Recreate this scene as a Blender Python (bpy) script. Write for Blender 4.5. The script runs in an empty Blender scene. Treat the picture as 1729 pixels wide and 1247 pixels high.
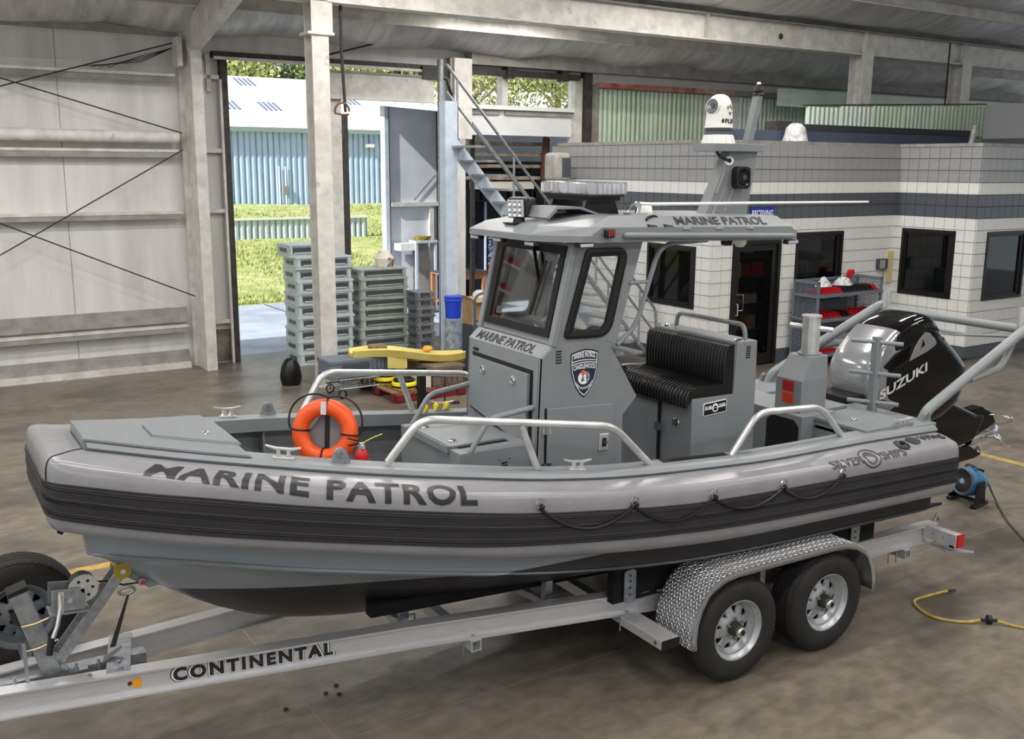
import bpy, bmesh, math, random
import numpy as np
from mathutils import Vector, Matrix
random.seed(7)
S = bpy.context.scene
COL = S.collection
R = math.radians

# ---------------------------------------------------------------- camera
F_PX, HOR, ROLL, YAW = 1698.06, 279.2, R(.382), R(58.442)
PITCH = math.atan((623.5-HOR)/F_PX)
def make_camera():
    h = Vector((math.cos(YAW), math.sin(YAW), 0)); r = Vector((math.sin(YAW), -math.cos(YAW), 0)); z = Vector((0, 0, 1))
    fw = h*math.cos(PITCH)-z*math.sin(PITCH); up = h*math.sin(PITCH)+z*math.cos(PITCH)
    c, s = math.cos(ROLL), math.sin(ROLL)
    rr = r*c+up*s; uu = -(r*s-up*c)
    cd = bpy.data.cameras.new('camera'); cd.sensor_width = 36; cd.lens = F_PX/1729*36; cd.clip_start = .05; cd.clip_end = 500
    co = bpy.data.objects.new('camera', cd); COL.objects.link(co)
    m = Matrix((rr, uu, -fw)).transposed().to_4x4(); m.translation = (0, 0, 3.5)
    co.matrix_world = m; S.camera = co
make_camera()

# ---------------------------------------------------------------- world, sun, exposure
vs = S.view_settings
vs.view_transform = 'Standard'; vs.look = 'None'; vs.gamma = 1; vs.use_curve_mapping = False; vs.exposure = .2
W = bpy.data.worlds.new('world'); S.world = W; W.use_nodes = True
nt = W.node_tree; nt.nodes.clear()
sky = nt.nodes.new('ShaderNodeTexSky'); sky.sky_type = 'HOSEK_WILKIE'; sky.turbidity = 3.5; sky.ground_albedo = .35
sky.sun_direction = Vector((-.75, -.24, .65)).normalized()
mx = nt.nodes.new('ShaderNodeMixRGB'); mx.inputs[0].default_value = .55; mx.inputs[2].default_value = (.86, .93, 1, 1)
bg = nt.nodes.new('ShaderNodeBackground'); bg.inputs[1].default_value = 1.3
wo = nt.nodes.new('ShaderNodeOutputWorld')
nt.links.new(sky.outputs[0], mx.inputs[1]); nt.links.new(mx.outputs[0], bg.inputs[0]); nt.links.new(bg.outputs[0], wo.inputs[0])
sl = bpy.data.lights.new('sun', 'SUN'); sl.energy = 5.0; sl.angle = R(1); sl.color = (1, .98, .95)
so = bpy.data.objects.new('sun', sl); COL.objects.link(so)
so.rotation_euler = Vector((.75, .24, -.65)).to_track_quat('-Z', 'Y').to_euler()
TUBE_W = 120.0      # power of one ceiling fixture

# ---------------------------------------------------------------- helpers
XB = Matrix.Identity(4)
XW = Matrix.Rotation(R(1.604), 4, 'Z')      # the building's axes against the boat's
XF = XB
def setf(m):
    global XF
    XF = m
def V(*a): return Vector(a)

class MB:
    def __init__(s): s.v = []; s.f = []; s.sm = []; s.mi = []; s.cur = 0
    def add(s, vs, fs, smooth=False):
        o = len(s.v); s.v += [tuple(p) for p in vs]
        for f in fs: s.f.append(tuple(i+o for i in f)); s.sm.append(smooth); s.mi.append(s.cur)
        return s
    def m(s, i): s.cur = i; return s
    def box(s, x0, x1, y0, y1, z0, z1):
        return s.add([(x0,y0,z0),(x1,y0,z0),(x1,y1,z0),(x0,y1,z0),(x0,y0,z1),(x1,y0,z1),(x1,y1,z1),(x0,y1,z1)],
            [(3,2,1,0),(4,5,6,7),(0,1,5,4),(1,2,6,5),(2,3,7,6),(3,0,4,7)])
    def cbox(s, c, d, M=None):
        x, y, z = [q/2 for q in d]
        p = [Vector(q) for q in ((-x,-y,-z),(x,-y,-z),(x,y,-z),(-x,y,-z),(-x,-y,z),(x,-y,z),(x,y,z),(-x,y,z))]
        if M is not None: p = [M @ q for q in p]
        c = Vector(c)
        return s.add([q+c for q in p], [(3,2,1,0),(4,5,6,7),(0,1,5,4),(1,2,6,5),(2,3,7,6),(3,0,4,7)])
    def bar(s, a, b, w, h, up=(0,0,1)):
        a, b = Vector(a), Vector(b); d = (b-a).normalized(); u = Vector(up)
        if abs(d.dot(u)) > .98: u = Vector((1,0,0))
        r = d.cross(u).normalized()*(w/2); u = r.cross(d).normalized()*(h/2)
        p = [a-r-u, a+r-u, a+r+u, a-r+u, b-r-u, b+r-u, b+r+u, b-r+u]
        return s.add(p, [(0,1,2,3),(7,6,5,4),(0,4,5,1),(1,5,6,2),(2,6,7,3),(3,7,4,0)])
    def prism(s, pts, ext, smooth=False):
        n = len(pts); pts = [Vector(p) for p in pts]; e = Vector(ext)
        fs = [tuple(range(n-1,-1,-1)), tuple(range(n,2*n))]+[(i,(i+1)%n,(i+1)%n+n,i+n) for i in range(n)]
        nrm = Vector((0,0,0))
        for i in range(n): nrm += pts[i].cross(pts[(i+1)%n])
        if nrm.dot(e) < 0: fs = [f[::-1] for f in fs]
        return s.add(pts+[p+e for p in pts], fs, smooth)
    def poly(s, pts): return s.add(pts, [tuple(range(len(pts)))])
    def ring(s, c, d, r, n, ref=None):
        d = Vector(d).normalized(); u = Vector(ref) if ref is not None else (Vector((0,0,1)) if abs(d.z) < .9 else Vector((1,0,0)))
        a = d.cross(u).normalized(); b = a.cross(d).normalized() ; c = Vector(c)
        return [c+a*(r*math.cos(2*math.pi*k/n))+b*(r*math.sin(2*math.pi*k/n)) for k in range(n)]
    def cyl(s, a, b, r0, r1=None, n=12, cap=True, smooth=True):
        r1 = r0 if r1 is None else r1
        a, b = Vector(a), Vector(b); d = b-a
        p = s.ring(a, d, r0, n)+s.ring(b, d, r1, n)
        s.add(p, [((i+1)%n, i, i+n, (i+1)%n+n) for i in range(n)], smooth)
        if cap:
            s.add(p[:n], [tuple(range(n))]); s.add(p[n:], [tuple(range(n-1,-1,-1))])
        return s
    def tube(s, pts, r, n=8, closed=False, cap=True):
        pts = [Vector(p) for p in pts]; m = len(pts); rows = []; prev = None
        for i in range(m):
            if closed: d = pts[(i+1)%m]-pts[i-1]
            else: d = pts[min(i+1,m-1)]-pts[max(i-1,0)]
            d.normalize()
            if prev is None: u = Vector((0,0,1)) if abs(d.z) < .9 else Vector((1,0,0))
            else: u = prev
            a = d.cross(u).normalized(); b = a.cross(d).normalized(); prev = b
            rr = r[i] if isinstance(r, (list, tuple)) else r
            rows.append([pts[i]+a*(rr*math.cos(2*math.pi*k/n))+b*(rr*math.sin(2*math.pi*k/n)) for k in range(n)])
        vs = [q for row in rows for q in row]; fs = []
        for i in range(m if closed else m-1):
            j = (i+1)%m
            fs += [(i*n+(k+1)%n, i*n+k, j*n+k, j*n+(k+1)%n) for k in range(n)]
        s.add(vs, fs, True)
        if cap and not closed:
            s.add(rows[0], [tuple(range(n))]); s.add(rows[-1], [tuple(range(n-1,-1,-1))])
        return s
    def lathe(s, prof, o, ax, n=24, smooth=True, ref=None, closed=False):
        ax = Vector(ax).normalized(); o = Vector(o); rows = [s.ring(o+ax*h, ax, max(r,1e-4), n, ref) for r, h in prof]
        vs = [q for row in rows for q in row]; fs = []; m = len(rows)
        for i in range(m if closed else m-1):
            j = (i+1)%m
            fs += [(i*n+(k+1)%n, i*n+k, j*n+k, j*n+(k+1)%n) for k in range(n)]
        return s.add(vs, fs, smooth)
    def grid(s, rows, smooth=True, flip=False, wrap=False):
        n = len(rows[0]); vs = [q for row in rows for q in row]; fs = []
        for i in range(len(rows)-1):
            for k in range(n if wrap else n-1):
                f = (i*n+k, i*n+(k+1)%n, (i+1)*n+(k+1)%n, (i+1)*n+k); fs.append(f[::-1] if flip else f)
        return s.add(vs, fs, smooth)
    def sphere(s, c, r, n=16, m=8, sc=(1,1,1)):
        rows = []
        for i in range(m+1):
            t = math.pi*i/m
            rows.append([(c[0]+sc[0]*r*math.sin(t)*math.cos(2*math.pi*k/n), c[1]+sc[1]*r*math.sin(t)*math.sin(2*math.pi*k/n), c[2]-sc[2]*r*math.cos(t)) for k in range(n)])
        return s.grid(rows, True, False, True)
    def build(s, name, mat, parent=None, bevel=0, seg=2, solid=0, subd=0, fix=False):
        me = bpy.data.meshes.new(name)
        vs = [XF @ Vector(p) for p in s.v]
        if parent is None:
            a = np.array([tuple(p) for p in vs]); o = Vector(((a[:,0].min()+a[:,0].max())/2, (a[:,1].min()+a[:,1].max())/2, a[:,2].min()))
        else: o = wloc(parent)
        me.from_pydata([tuple(p-o) for p in vs], [], s.f); me.update()
        me.polygons.foreach_set('use_smooth', s.sm)
        mats = mat if isinstance(mat, (list, tuple)) else [mat]
        for q in mats: me.materials.append(q)
        if len(mats) > 1: me.polygons.foreach_set('material_index', s.mi)
        if fix:
            bm = bmesh.new(); bm.from_mesh(me); bmesh.ops.remove_doubles(bm, verts=bm.verts, dist=1e-5); bmesh.ops.recalc_face_normals(bm, faces=bm.faces); bm.to_mesh(me); bm.free()
        ob = bpy.data.objects.new(name, me); COL.objects.link(ob)
        if parent is None: ob.location = o
        else: ob.parent = parent
        if bevel:
            b = ob.modifiers.new('bevel', 'BEVEL'); b.width = bevel; b.segments = seg; b.limit_method = 'ANGLE'; b.angle_limit = R(35)
        if solid:
            b = ob.modifiers.new('solid', 'SOLIDIFY'); b.thickness = solid; b.offset = -1
        if subd:
            b = ob.modifiers.new('sub', 'SUBSURF'); b.levels = subd; b.render_levels = subd
        if any(s.sm):
            try: me.set_sharp_from_angle(angle=R(42))
            except Exception: pass
        return ob
def wloc(o):
    p = Vector((0,0,0))
    while o is not None: p = p+o.location; o = o.parent
    return p
def tag(o, label, cat, group=None, kind=None):
    if label: o['label'] = label
    if cat: o['category'] = cat
    if group: o['group'] = group
    if kind: o['kind'] = kind
    return o
def thing(name, label, cat, loc, group=None):
    o = bpy.data.objects.new(name, None); COL.objects.link(o); o.location = XF @ Vector(loc); o.empty_display_size = .1
    return tag(o, label, cat, group)
def struct(o): o['kind'] = 'structure'; return o
def copy_tree(o, loc, rz=None, parent=None):
    c = o.copy(); COL.objects.link(c)
    if parent is None:
        c.location = loc
        if rz is not None: c.rotation_euler = (0,0,rz)
    else: c.parent = parent
    for ch in o.children: copy_tree(ch, None, None, c)
    return c
def fillet(pts, r, n=5):
    pts = [Vector(p) for p in pts]; out = [pts[0]]
    for i in range(1, len(pts)-1):
        a, b, c = pts[i-1], pts[i], pts[i+1]; d0 = a-b; d1 = c-b
        q = min(r, d0.length*.48, d1.length*.48); p0 = b+d0.normalized()*q; p1 = b+d1.normalized()*q
        for k in range(n+1):
            t = k/n; out.append(p0*(1-t)**2+b*2*t*(1-t)+p1*t*t)
    return out+[pts[-1]]
def itp(tab):
    xs = [t[0] for t in tab]; ys = [t[1] for t in tab]; n = len(xs)
    h = [xs[i+1]-xs[i] for i in range(n-1)]; d = [(ys[i+1]-ys[i])/h[i] for i in range(n-1)]
    m = [d[0]]+[(2*d[i-1]*d[i]/(d[i-1]+d[i]) if d[i-1]*d[i] > 0 else 0) for i in range(1, n-1)]+[d[-1]]
    def f(x):
        if x <= xs[0]: return ys[0]+m[0]*(x-xs[0])
        if x >= xs[-1]: return ys[-1]+m[-1]*(x-xs[-1])
        i = max(k for k in range(n-1) if xs[k] <= x); t = (x-xs[i])/h[i]
        return (2*t**3-3*t*t+1)*ys[i]+(t**3-2*t*t+t)*h[i]*m[i]+(-2*t**3+3*t*t)*ys[i+1]+(t**3-t*t)*h[i]*m[i+1]
    return f

# ---------------------------------------------------------------- lettering
def text_geo(txt, size=1., bold=0., res=3, gap=1.):
    cu = bpy.data.curves.new('t', 'FONT'); cu.body = txt; cu.size = size; cu.offset = bold; cu.resolution_u = res; cu.fill_mode = 'FRONT'; cu.space_character = gap
    ob = bpy.data.objects.new('t', cu); COL.objects.link(ob)
    bpy.context.view_layer.update()
    me = bpy.data.meshes.new_from_object(ob.evaluated_get(bpy.context.evaluated_depsgraph_get()))
    bpy.data.objects.remove(ob); bpy.data.curves.remove(cu)
    bm = bmesh.new(); bm.from_mesh(me); bpy.data.meshes.remove(me)
    bmesh.ops.remove_doubles(bm, verts=bm.verts, dist=1e-6)
    return bm
def text_on(name, txt, fn, mat, parent, w, h, bold=0., shear=0., cuts=(0, 0), gap=1.):
    """lettering of width w and height h laid on the surface fn(u, v)"""
    bm = text_geo(txt, 1., bold, 3, gap)
    xs = [v.co.x for v in bm.verts]; ys = [v.co.y for v in bm.verts]
    x0, x1, y0, y1 = min(xs), max(xs), min(ys), max(ys)
    for k in range(1, cuts[0]):
        bmesh.ops.bisect_plane(bm, geom=bm.verts[:]+bm.edges[:]+bm.faces[:], plane_co=(x0+(x1-x0)*k/cuts[0],0,0), plane_no=(1,0,0))
    for k in range(1, cuts[1]):
        bmesh.ops.bisect_plane(bm, geom=bm.verts[:]+bm.edges[:]+bm.faces[:], plane_co=(0,y0+(y1-y0)*k/cuts[1],0), plane_no=(0,1,0))
    bm.verts.ensure_lookup_table()
    mb = MB()
    idx = {v: i for i, v in enumerate(bm.verts)}
    P = []
    for v in bm.verts:
        u = (v.co.x-x0)/(x1-x0)*w; q = (v.co.y-y0)/(y1-y0)*h
        P.append(fn(u+shear*q, q))
    mb.add(P, [tuple(idx[v] for v in f.verts) for f in bm.faces]); bm.free()
    return mb.build(name, mat, parent)
def flat(o, U, Vv, off=0.0):
    o, U, Vv = Vector(o), Vector(U).normalized(), Vector(Vv).normalized(); n = U.cross(Vv)
    return lambda u, v: o+U*u+Vv*v+n*off

# ---------------------------------------------------------------- materials
def srgb(r, g, b):
    f = lambda c: c/12.92 if c <= .04045 else ((c+.055)/1.055)**2.4
    return (f(r/255), f(g/255), f(b/255), 1)
MATS = {}
def mat(name, c, rough=.5, metal=0., c2=None, scale=6., mixlo=.35, mixhi=.65, bump=0., bscale=60., stretch=None, spec=.5, coat=0., emit=0., trans=0., alpha=1., detail=5., c3=None, s3=.6, lo3=.45, hi3=.7, ior=1.45):
    if name in MATS: return MATS[name]
    m = bpy.data.materials.new(name); m.use_nodes = True; t = m.node_tree; b = t.nodes['Principled BSDF']
    b.inputs['Base Color'].default_value = c; b.inputs['Roughness'].default_value = rough; b.inputs['Metallic'].default_value = metal
    b.inputs['Specular IOR Level'].default_value = spec; b.inputs['Coat Weight'].default_value = coat; b.inputs['Coat Roughness'].default_value = .06
    b.inputs['Transmission Weight'].default_value = trans; b.inputs['Alpha'].default_value = alpha; b.inputs['IOR'].default_value = ior
    if emit: b.inputs['Emission Color'].default_value = c; b.inputs['Emission Strength'].default_value = emit
    tc = t.nodes.new('ShaderNodeTexCoord'); mp = t.nodes.new('ShaderNodeMapping'); t.links.new(tc.outputs['Object'], mp.inputs[0])
    if stretch: mp.inputs['Scale'].default_value = stretch
    def noise(sc, lo, hi, det=detail):
        n = t.nodes.new('ShaderNodeTexNoise'); n.inputs['Scale'].default_value = sc; n.inputs['Detail'].default_value = det; n.inputs['Roughness'].default_value = .6
        t.links.new(mp.outputs[0], n.inputs[0]); r = t.nodes.new('ShaderNodeMapRange'); r.inputs[1].default_value = lo; r.inputs[2].default_value = hi
        t.links.new(n.outputs[0], r.inputs[0]); return r.outputs[0], n.outputs[0]
    src = None
    if c2:
        fac, _ = noise(scale, mixlo, mixhi); x = t.nodes.new('ShaderNodeMixRGB'); x.inputs[1].default_value = c; x.inputs[2].default_value = c2
        t.links.new(fac, x.inputs[0]); src = x.outputs[0]
    if c3:
        fac, _ = noise(s3, lo3, hi3); x = t.nodes.new('ShaderNodeMixRGB'); x.inputs[2].default_value = c3
        if src: t.links.new(src, x.inputs[1])
        else: x.inputs[1].default_value = c
        t.links.new(fac, x.inputs[0]); src = x.outputs[0]
    if src: t.links.new(src, b.inputs['Base Color'])
    if bump:
        _, n = noise(bscale, 0, 1, 3); bp = t.nodes.new('ShaderNodeBump'); bp.inputs['Strength'].default_value = bump; bp.inputs['Distance'].default_value = .01
        t.links.new(n, bp.inputs['Height']); t.links.new(bp.outputs[0], b.inputs['Normal'])
    MATS[name] = m; return m
G = srgb
PAINT = mat('grey_boat_paint', G(132,137,140), .34, .0, G(125,130,133), 3, bump=.08, bscale=220, spec=.5)
NONSKID = mat('grey_nonskid_deck', G(142,147,151), .36, 0, G(126,131,135), 90, bump=.7, bscale=300)
COLLAR = mat('grey_collar_fabric', G(138,138,142), .26, 0, G(130,130,134), 4, bump=.22, bscale=9)
RUBBER = mat('black_rubber_band', G(42,41,44), .5, 0, G(34,33,36), 5, bump=.2, bscale=40)
BOTTOM = mat('black_bottom_paint', G(22,23,27), .35, 0, G(30,31,35), 4)
BLACK = mat('black_plastic', G(15,15,16), .4)
BLACKG = mat('black_gloss', G(6,6,7), .07, 0, spec=.4, coat=.25)
TYRE = mat('tyre_rubber', G(30,29,29), .75, 0, G(38,37,36), 9, bump=.2, bscale=80)
ALU = mat('brushed_aluminium', G(212,212,214), .36, .5, G(202,202,205), 5, stretch=(1,12,12), bump=.05)
ALUT = mat('bare_aluminium_tube', G(218,218,218), .3, .6, G(196,196,196), 8)
GALV = mat('galvanised_steel', G(168,172,176), .42, .75, G(140,144,149), 22)
STEEL = mat('polished_steel', G(225,225,225), .12, 1.)
SILVER = mat('silver_wheel_paint', G(186,189,192), .35, .6, G(168,171,174), 12)
DKSTEEL = mat('dark_greasy_steel', G(74,70,66), .5, .5, G(50,47,45), 20)
VINYL = mat('black_vinyl', G(13,13,14), .3, 0, bump=.15, bscale=90)
WHITE = mat('white_plastic', G(232,232,228), .35)
ORANGE = mat('orange_ring_vinyl', G(240,92,32), .36, 0, G(228,80,26), 6)
RED = mat('red_paint', G(190,28,34), .4)
NAVY = mat('navy_vinyl', G(30,40,60), .4)
DECAL = mat('black_decal', G(34,34,36), .4)
DECALW = mat('white_decal', G(238,240,242), .4)
DECALO = mat('orange_decal', G(232,96,48), .4)
GLASS = mat('clear_glass', (1,1,1,1), .02, 0, trans=1., ior=1.05)
TINT = mat('tinted_window_glass', (.92,.94,.94,1), .02, 0, trans=1., ior=1.45)
GREYDK = mat('dark_grey_plastic', G(70,73,78), .4)
COWLG = mat('silver_cowl_paint', G(150,152,156), .16, .35, coat=.8)
# ================================================================ the hall (building axes)
setf(XW)
CONC = mat('concrete_floor', G(128,119,106), .34, 0, G(100,93,83), 5.5, .34, .68, bump=.18, bscale=30, c3=G(80,75,68), s3=.9, lo3=.47, hi3=.66, spec=.5, detail=12, stretch=(1,1.5,1))
CONCJ = mat('concrete_joint', G(150,140,124), .7)
WALLW = mat('wall_insulation_white', G(216,215,213), .6, 0, G(204,203,201), 1.2, bump=.35, bscale=3, stretch=(3,1,.5), c3=G(188,186,183), s3=.5, lo3=.52, hi3=.75)
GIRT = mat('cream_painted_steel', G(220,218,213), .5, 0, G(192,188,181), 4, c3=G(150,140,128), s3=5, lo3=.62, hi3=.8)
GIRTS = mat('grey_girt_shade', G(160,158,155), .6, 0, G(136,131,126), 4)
ROD = mat('brace_cable', G(58,55,53), .5, .4)
DARKF = mat('dark_door_frame', G(44,42,41), .6, 0, G(70,64,60), 8)
CEIL = mat('ceiling_insulation', G(222,222,220), .38, .1, G(184,185,186), 2.2, bump=1.0, bscale=6, stretch=(2.6,.4,1), c3=G(146,148,151), s3=.5, lo3=.5, hi3=.8)
BLUEST = mat('pale_blue_steel', G(196,208,222), .45, 0, G(180,193,208), 6)
TILEW = mat('white_glazed_tile', G(226,226,224), .28, 0, G(214,214,212), 3)
TILEB = mat('slate_glazed_tile', G(86,90,98), .3, 0, G(78,82,90), 3)
TILEG = mat('grey_glazed_tile', G(156,157,159), .22, 0, G(140,141,143), 3)
GROUT = mat('dark_grout', G(92,90,90), .8)
BROWNFR = mat('black_window_frame', G(22,20,19), .4)
DKGLASS = mat('dark_office_glass', G(10,12,14), .04, 0, spec=.6)
NAVYP = mat('navy_painted_panel', G(72,80,98), .55, 0, G(64,72,90), 4)
GREENP = mat('pale_green_sheet', G(196,214,190), .5, 0, G(182,202,178), 2)
GREENW = mat('whitish_green_sheet', G(206,220,208), .5, 0, G(190,206,194), 2)
REDP = mat('weathered_red_beam', G(170,80,62), .6, 0, G(200,180,165), 3)
YW = 17.7
SLOPE = .25
def ceil_z(y): return 5.72+SLOPE*(18-max(y, 5.5)) - (SLOPE*(5.5-y) if y < 5.5 else 0)

# floor: slabs between saw-cut joints
base = MB().box(-14, 34, -12, 18.2, -.35, -.002).build('floor', CONCJ); struct(base)
xs = [-14, -8.4, -3.1, 2.2, 6.0, 9.7, 15.2, 21, 27, 34]; ys = [-12, -6.5, -.9, 5.31, 9.6, 13.9, 18.2]
for i in range(len(xs)-1):
    for j in range(len(ys)-1):
        MB().box(xs[i]+.004, xs[i+1]-.004, ys[j]+.004, ys[j+1]-.004, -.002, 0).build('slab', CONC, base)
# worn yellow floor line
YEL = mat('worn_yellow_line', G(196,160,70), .6, 0, G(140,124,92), 9)
MB().box(.6, 2.6, 8.94, 9.06, 0, .002).build('floor_line', YEL, base)
MB().box(11.5, 11.62, 5.2, 9, 0, .002).build('floor_line', YEL, base)

# back wall left of the doorway: lining, girts, base strips
wl = MB().box(-9, 5.62, YW, YW+.12, 0, 5.75).build('wall_back', WALLW); struct(wl)
for k, x in enumerate((-6.2, -3.2, -.4, 2.95)): MB().box(x, x+.012, YW-.004, YW, .1, 5.6).build('lining_seam', GIRTS, wl)
for z, h in ((4.90, .09), (3.68, .09), (2.66, .08), (.72, .08)):
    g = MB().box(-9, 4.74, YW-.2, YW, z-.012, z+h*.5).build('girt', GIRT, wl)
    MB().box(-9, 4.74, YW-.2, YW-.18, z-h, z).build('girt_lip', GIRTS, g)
    MB().box(5.08, 5.5, YW-.12, YW, z, z+.07).build('girt', GIRT, wl)
MB().cyl((-9, YW-.25, 3.92), (4.72, YW-.25, 3.92), .1, n=14).build('pipe', GIRT, wl)
for (z0, z1, y) in ((.80, .93, .10), (.93, 1.05, .05), (.10, .22, .10), (0, .10, .2), (.22, .30, .05)):
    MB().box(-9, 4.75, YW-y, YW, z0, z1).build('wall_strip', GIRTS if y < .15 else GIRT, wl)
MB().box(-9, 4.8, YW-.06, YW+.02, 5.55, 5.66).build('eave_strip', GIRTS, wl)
MB().box(5.1, 5.6, YW-.012, YW, .02, .6).build('dark_wall_patch', mat('dark_patch_grey', G(96,88,82), .8, 0, G(150,143,137), 3), wl)  # mottled dark grey-brown patch low on the wall beside the doorway
for a, b in (((.5,4.13),(4.7,5.42)), ((.5,5.20),(4.78,3.99)), ((4.78,3.72),(.5,1.30)), ((.5,3.22),(4.84,1.26))):
    MB().tube([(a[0],YW-.3,a[1]),(b[0],YW-.3,b[1])], .011, 5).build('brace_cable', ROD, wl)
for k in range(4): MB().tube([(3.3+.13*k,YW-.22,4.99),(4.2,YW-.22,5.1+.03*k),(4.72,YW-.22,5.35)], .006, 4).build('wire', ROD, wl)
# wall stub, door bracket
MB().box(5.2, 5.27, YW-.1, YW, 4.35, 5.2).build('door_bracket', GIRT, wl)
MB().box(5.28, 5.36, YW-.12, YW, 4.7, 5.3).build('door_bracket', GIRT, wl)
# above and right of the doorway
wt = MB().box(5.62, 9.98, YW, YW+.12, 5.30, 5.75).build('wall_lintel', WALLW); struct(wt)
MB().box(5.4, 9.98, YW-.16, YW, 5.26, 5.36).build('track_rail', DARKF, wt)
MB().box(5.4, 9.9, YW-.22, YW-.16, 5.22, 5.27).build('track_rail', GIRT, wt)
MB().tube([(7.1,YW-.4,5.32),(8.2,YW-.5,5.62)], .02, 6).build('conduit', ROD, wt)
MB().tube([(9.6,YW-.2,5.25),(9.85,YW-.3,5.1),(9.95,YW-.3,4.7)], .035, 7).build('black_hose', BLACK, wt)
MB().box(9.35, 9.9, YW-.25, YW-.05, 5.1, 5.33).build('track_bracket', DARKF, wt)
wr = MB().box(9.98, 10.42, YW, YW+.12, 0, 5.75).box(10.42, 13.02, YW, YW+.12, 4.1, 4.62).box(10.42, 13.02, YW, YW+.12, 5.27, 5.75).box(13.02, 31, YW, YW+.12, 0, 5.75).build('wall_rear', mat('white_wall_sheet', G(226,227,228), .55, 0, G(214,215,217), 1.5)); struct(wr)
MB().box(10.42, 13.02, YW-.12, YW+.1, 4.6, 4.68).build('window_ledge', WHITE, wr)
MB().box(10.42, 11.2, YW-.05, YW, 4.5, 4.58).build('window_ledge', GIRTS, wr)
MB().box(11.34, 13.02, YW-.05, YW, 4.5, 4.58).build('window_ledge', GIRTS, wr)
MB().box(11.22, 11.36, YW-.1, YW+.1, 4.62, 5.3).build('mullion', GIRT, wr)
MB().box(10.36, 13.1, YW-.2, YW-.05, 5.24, 5.36).build('track_rail', DARKF, wr)
for x in (11.25, 12.6): MB().box(x, x+.16, YW-.26, YW-.04, 5.2, 5.46).build('trolley', DARKF, wr)
MB().box(13.02, 13.22, YW-.12, YW, .0, 5.3).build('post', GIRT, wr)
MB().box(13.24, 13.42, YW-.2, YW, .0, 5.5).build('post', DARKF, wr)
MB().box(13.44, 13.66, YW-.1, YW, .0, 5.2).build('post', GIRTS, wr)
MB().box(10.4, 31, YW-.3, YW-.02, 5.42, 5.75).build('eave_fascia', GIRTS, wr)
# jamb posts of the doorway
jl = MB().box(5.52, 5.64, YW-.14, YW+.16, 0, 5.3).build('door_1', DARKF); struct(jl)
MB().box(5.49, 5.53, YW-.16, YW-.1, 0, 4.9).build('jamb_edge', GIRT, jl)
jm = MB().box(7.5, 7.74, YW-.08, YW+.05, 0, 5.1).build('mullion_post', GIRT, jl)
MB().box(7.74, 7.88, YW-.05, YW+.1, 0, 4.4).build('mullion_edge', DARKF, jl)
# upper door leaf and the slid-aside leaf
MB().box(7.35, 9.62, YW-.2, YW-.1, 4.66, 5.16).build('door_panel', GIRT, jl, .01)
MB().box(7.28, 7.34, YW-.24, YW-.1, 4.4, 5.2).build('door_panel_edge', GIRTS, jl)
MB().box(7.36, 9.7, YW-.22, YW-.2, 5.12, 5.16).build('door_panel_lip', GIRTS, jl)
setf(XW)
LINING = mat('bluish_door_lining', G(214,218,226), .55, 0, G(200,204,212), 1.5, bump=.3, bscale=4)
leaf = MB().box(11.0, 17.5, 22.4, 22.5, 0, 4.9).build('wall_lean_to', LINING); struct(leaf)
MB().box(10.9, 11.0, 22.3, 22.54, 0, 4.9).build('wall_edge', BLUEST, leaf)
MB().box(11.0, 11.05, 22.36, 22.4, 0, 4.9).build('wall_shadow_gap', DARKF, leaf)
MB().box(11.05, 12.35, 22.28, 22.4, 2.5, 2.6).build('girt', GIRT, leaf)
MB().box(12.1, 12.22, 22.3, 22.4, 0, 2.5).build('post', GIRT, leaf)
MB().tube([(11.7,22.36,2.65),(12.3,22.36,3.25)], .012, 5).build('cable', ROD, leaf)
MB().box(12.35, 12.55, 22.2, 22.4, 0, 4.9).build('post', DARKF, leaf)
lt = MB().prism([(10.6,17.85,4.5),(17.5,17.85,4.5),(17.5,22.55,4.9),(10.6,22.55,4.9)], (0,0,.05)).build('roof_lean_to', WHITE); struct(lt)
lb = thing('wall_shelf', 'pale steel shelf box with yellow cable on top beyond the doorway', 'shelf', (11.8, 22.1, 0))
MB().box(11.5, 12.1, 21.9, 22.3, 1.62, 1.68).build('shelf_board', BLUEST, lb, .005)
for x in (11.5, 12.03): MB().box(x, x+.06, 21.92, 21.98, 0, 1.62).build('leg', BLUEST, lb)
MB().box(11.58, 12.03, 22.25, 22.28, .1, 1.62).build('back_panel', GIRTS, lb)
MB().box(11.1, 11.5, 21.95, 22.3, 1.45, 1.62).build('side_tray', WHITE, lb)
cc = MB()
for k in range(3): cc.tube([(11.75+.2*math.cos(t)+.02*k, 22.1+.12*math.sin(t), 1.70+.03*k) for t in [q*math.pi/8 for q in range(16)]], .022, 6, closed=True)
tag(cc.build('cable_coil', mat('yellow_black_cable', G(178,150,40), .6, 0, G(40,38,34), 30)), 'coil of yellow and black cable on the shelf box', 'cable')

# unseen wall added behind the photographer to cut sky fill, with a wide doorway
wf = MB().box(-14, -3, -6.2, -6, 0, 6.2).box(7, 34, -6.2, -6, 0, 6.2).box(-3, 7, -6.2, -6, 4.4, 6.2).build('wall_unseen_front', WALLW); struct(wf)
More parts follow.
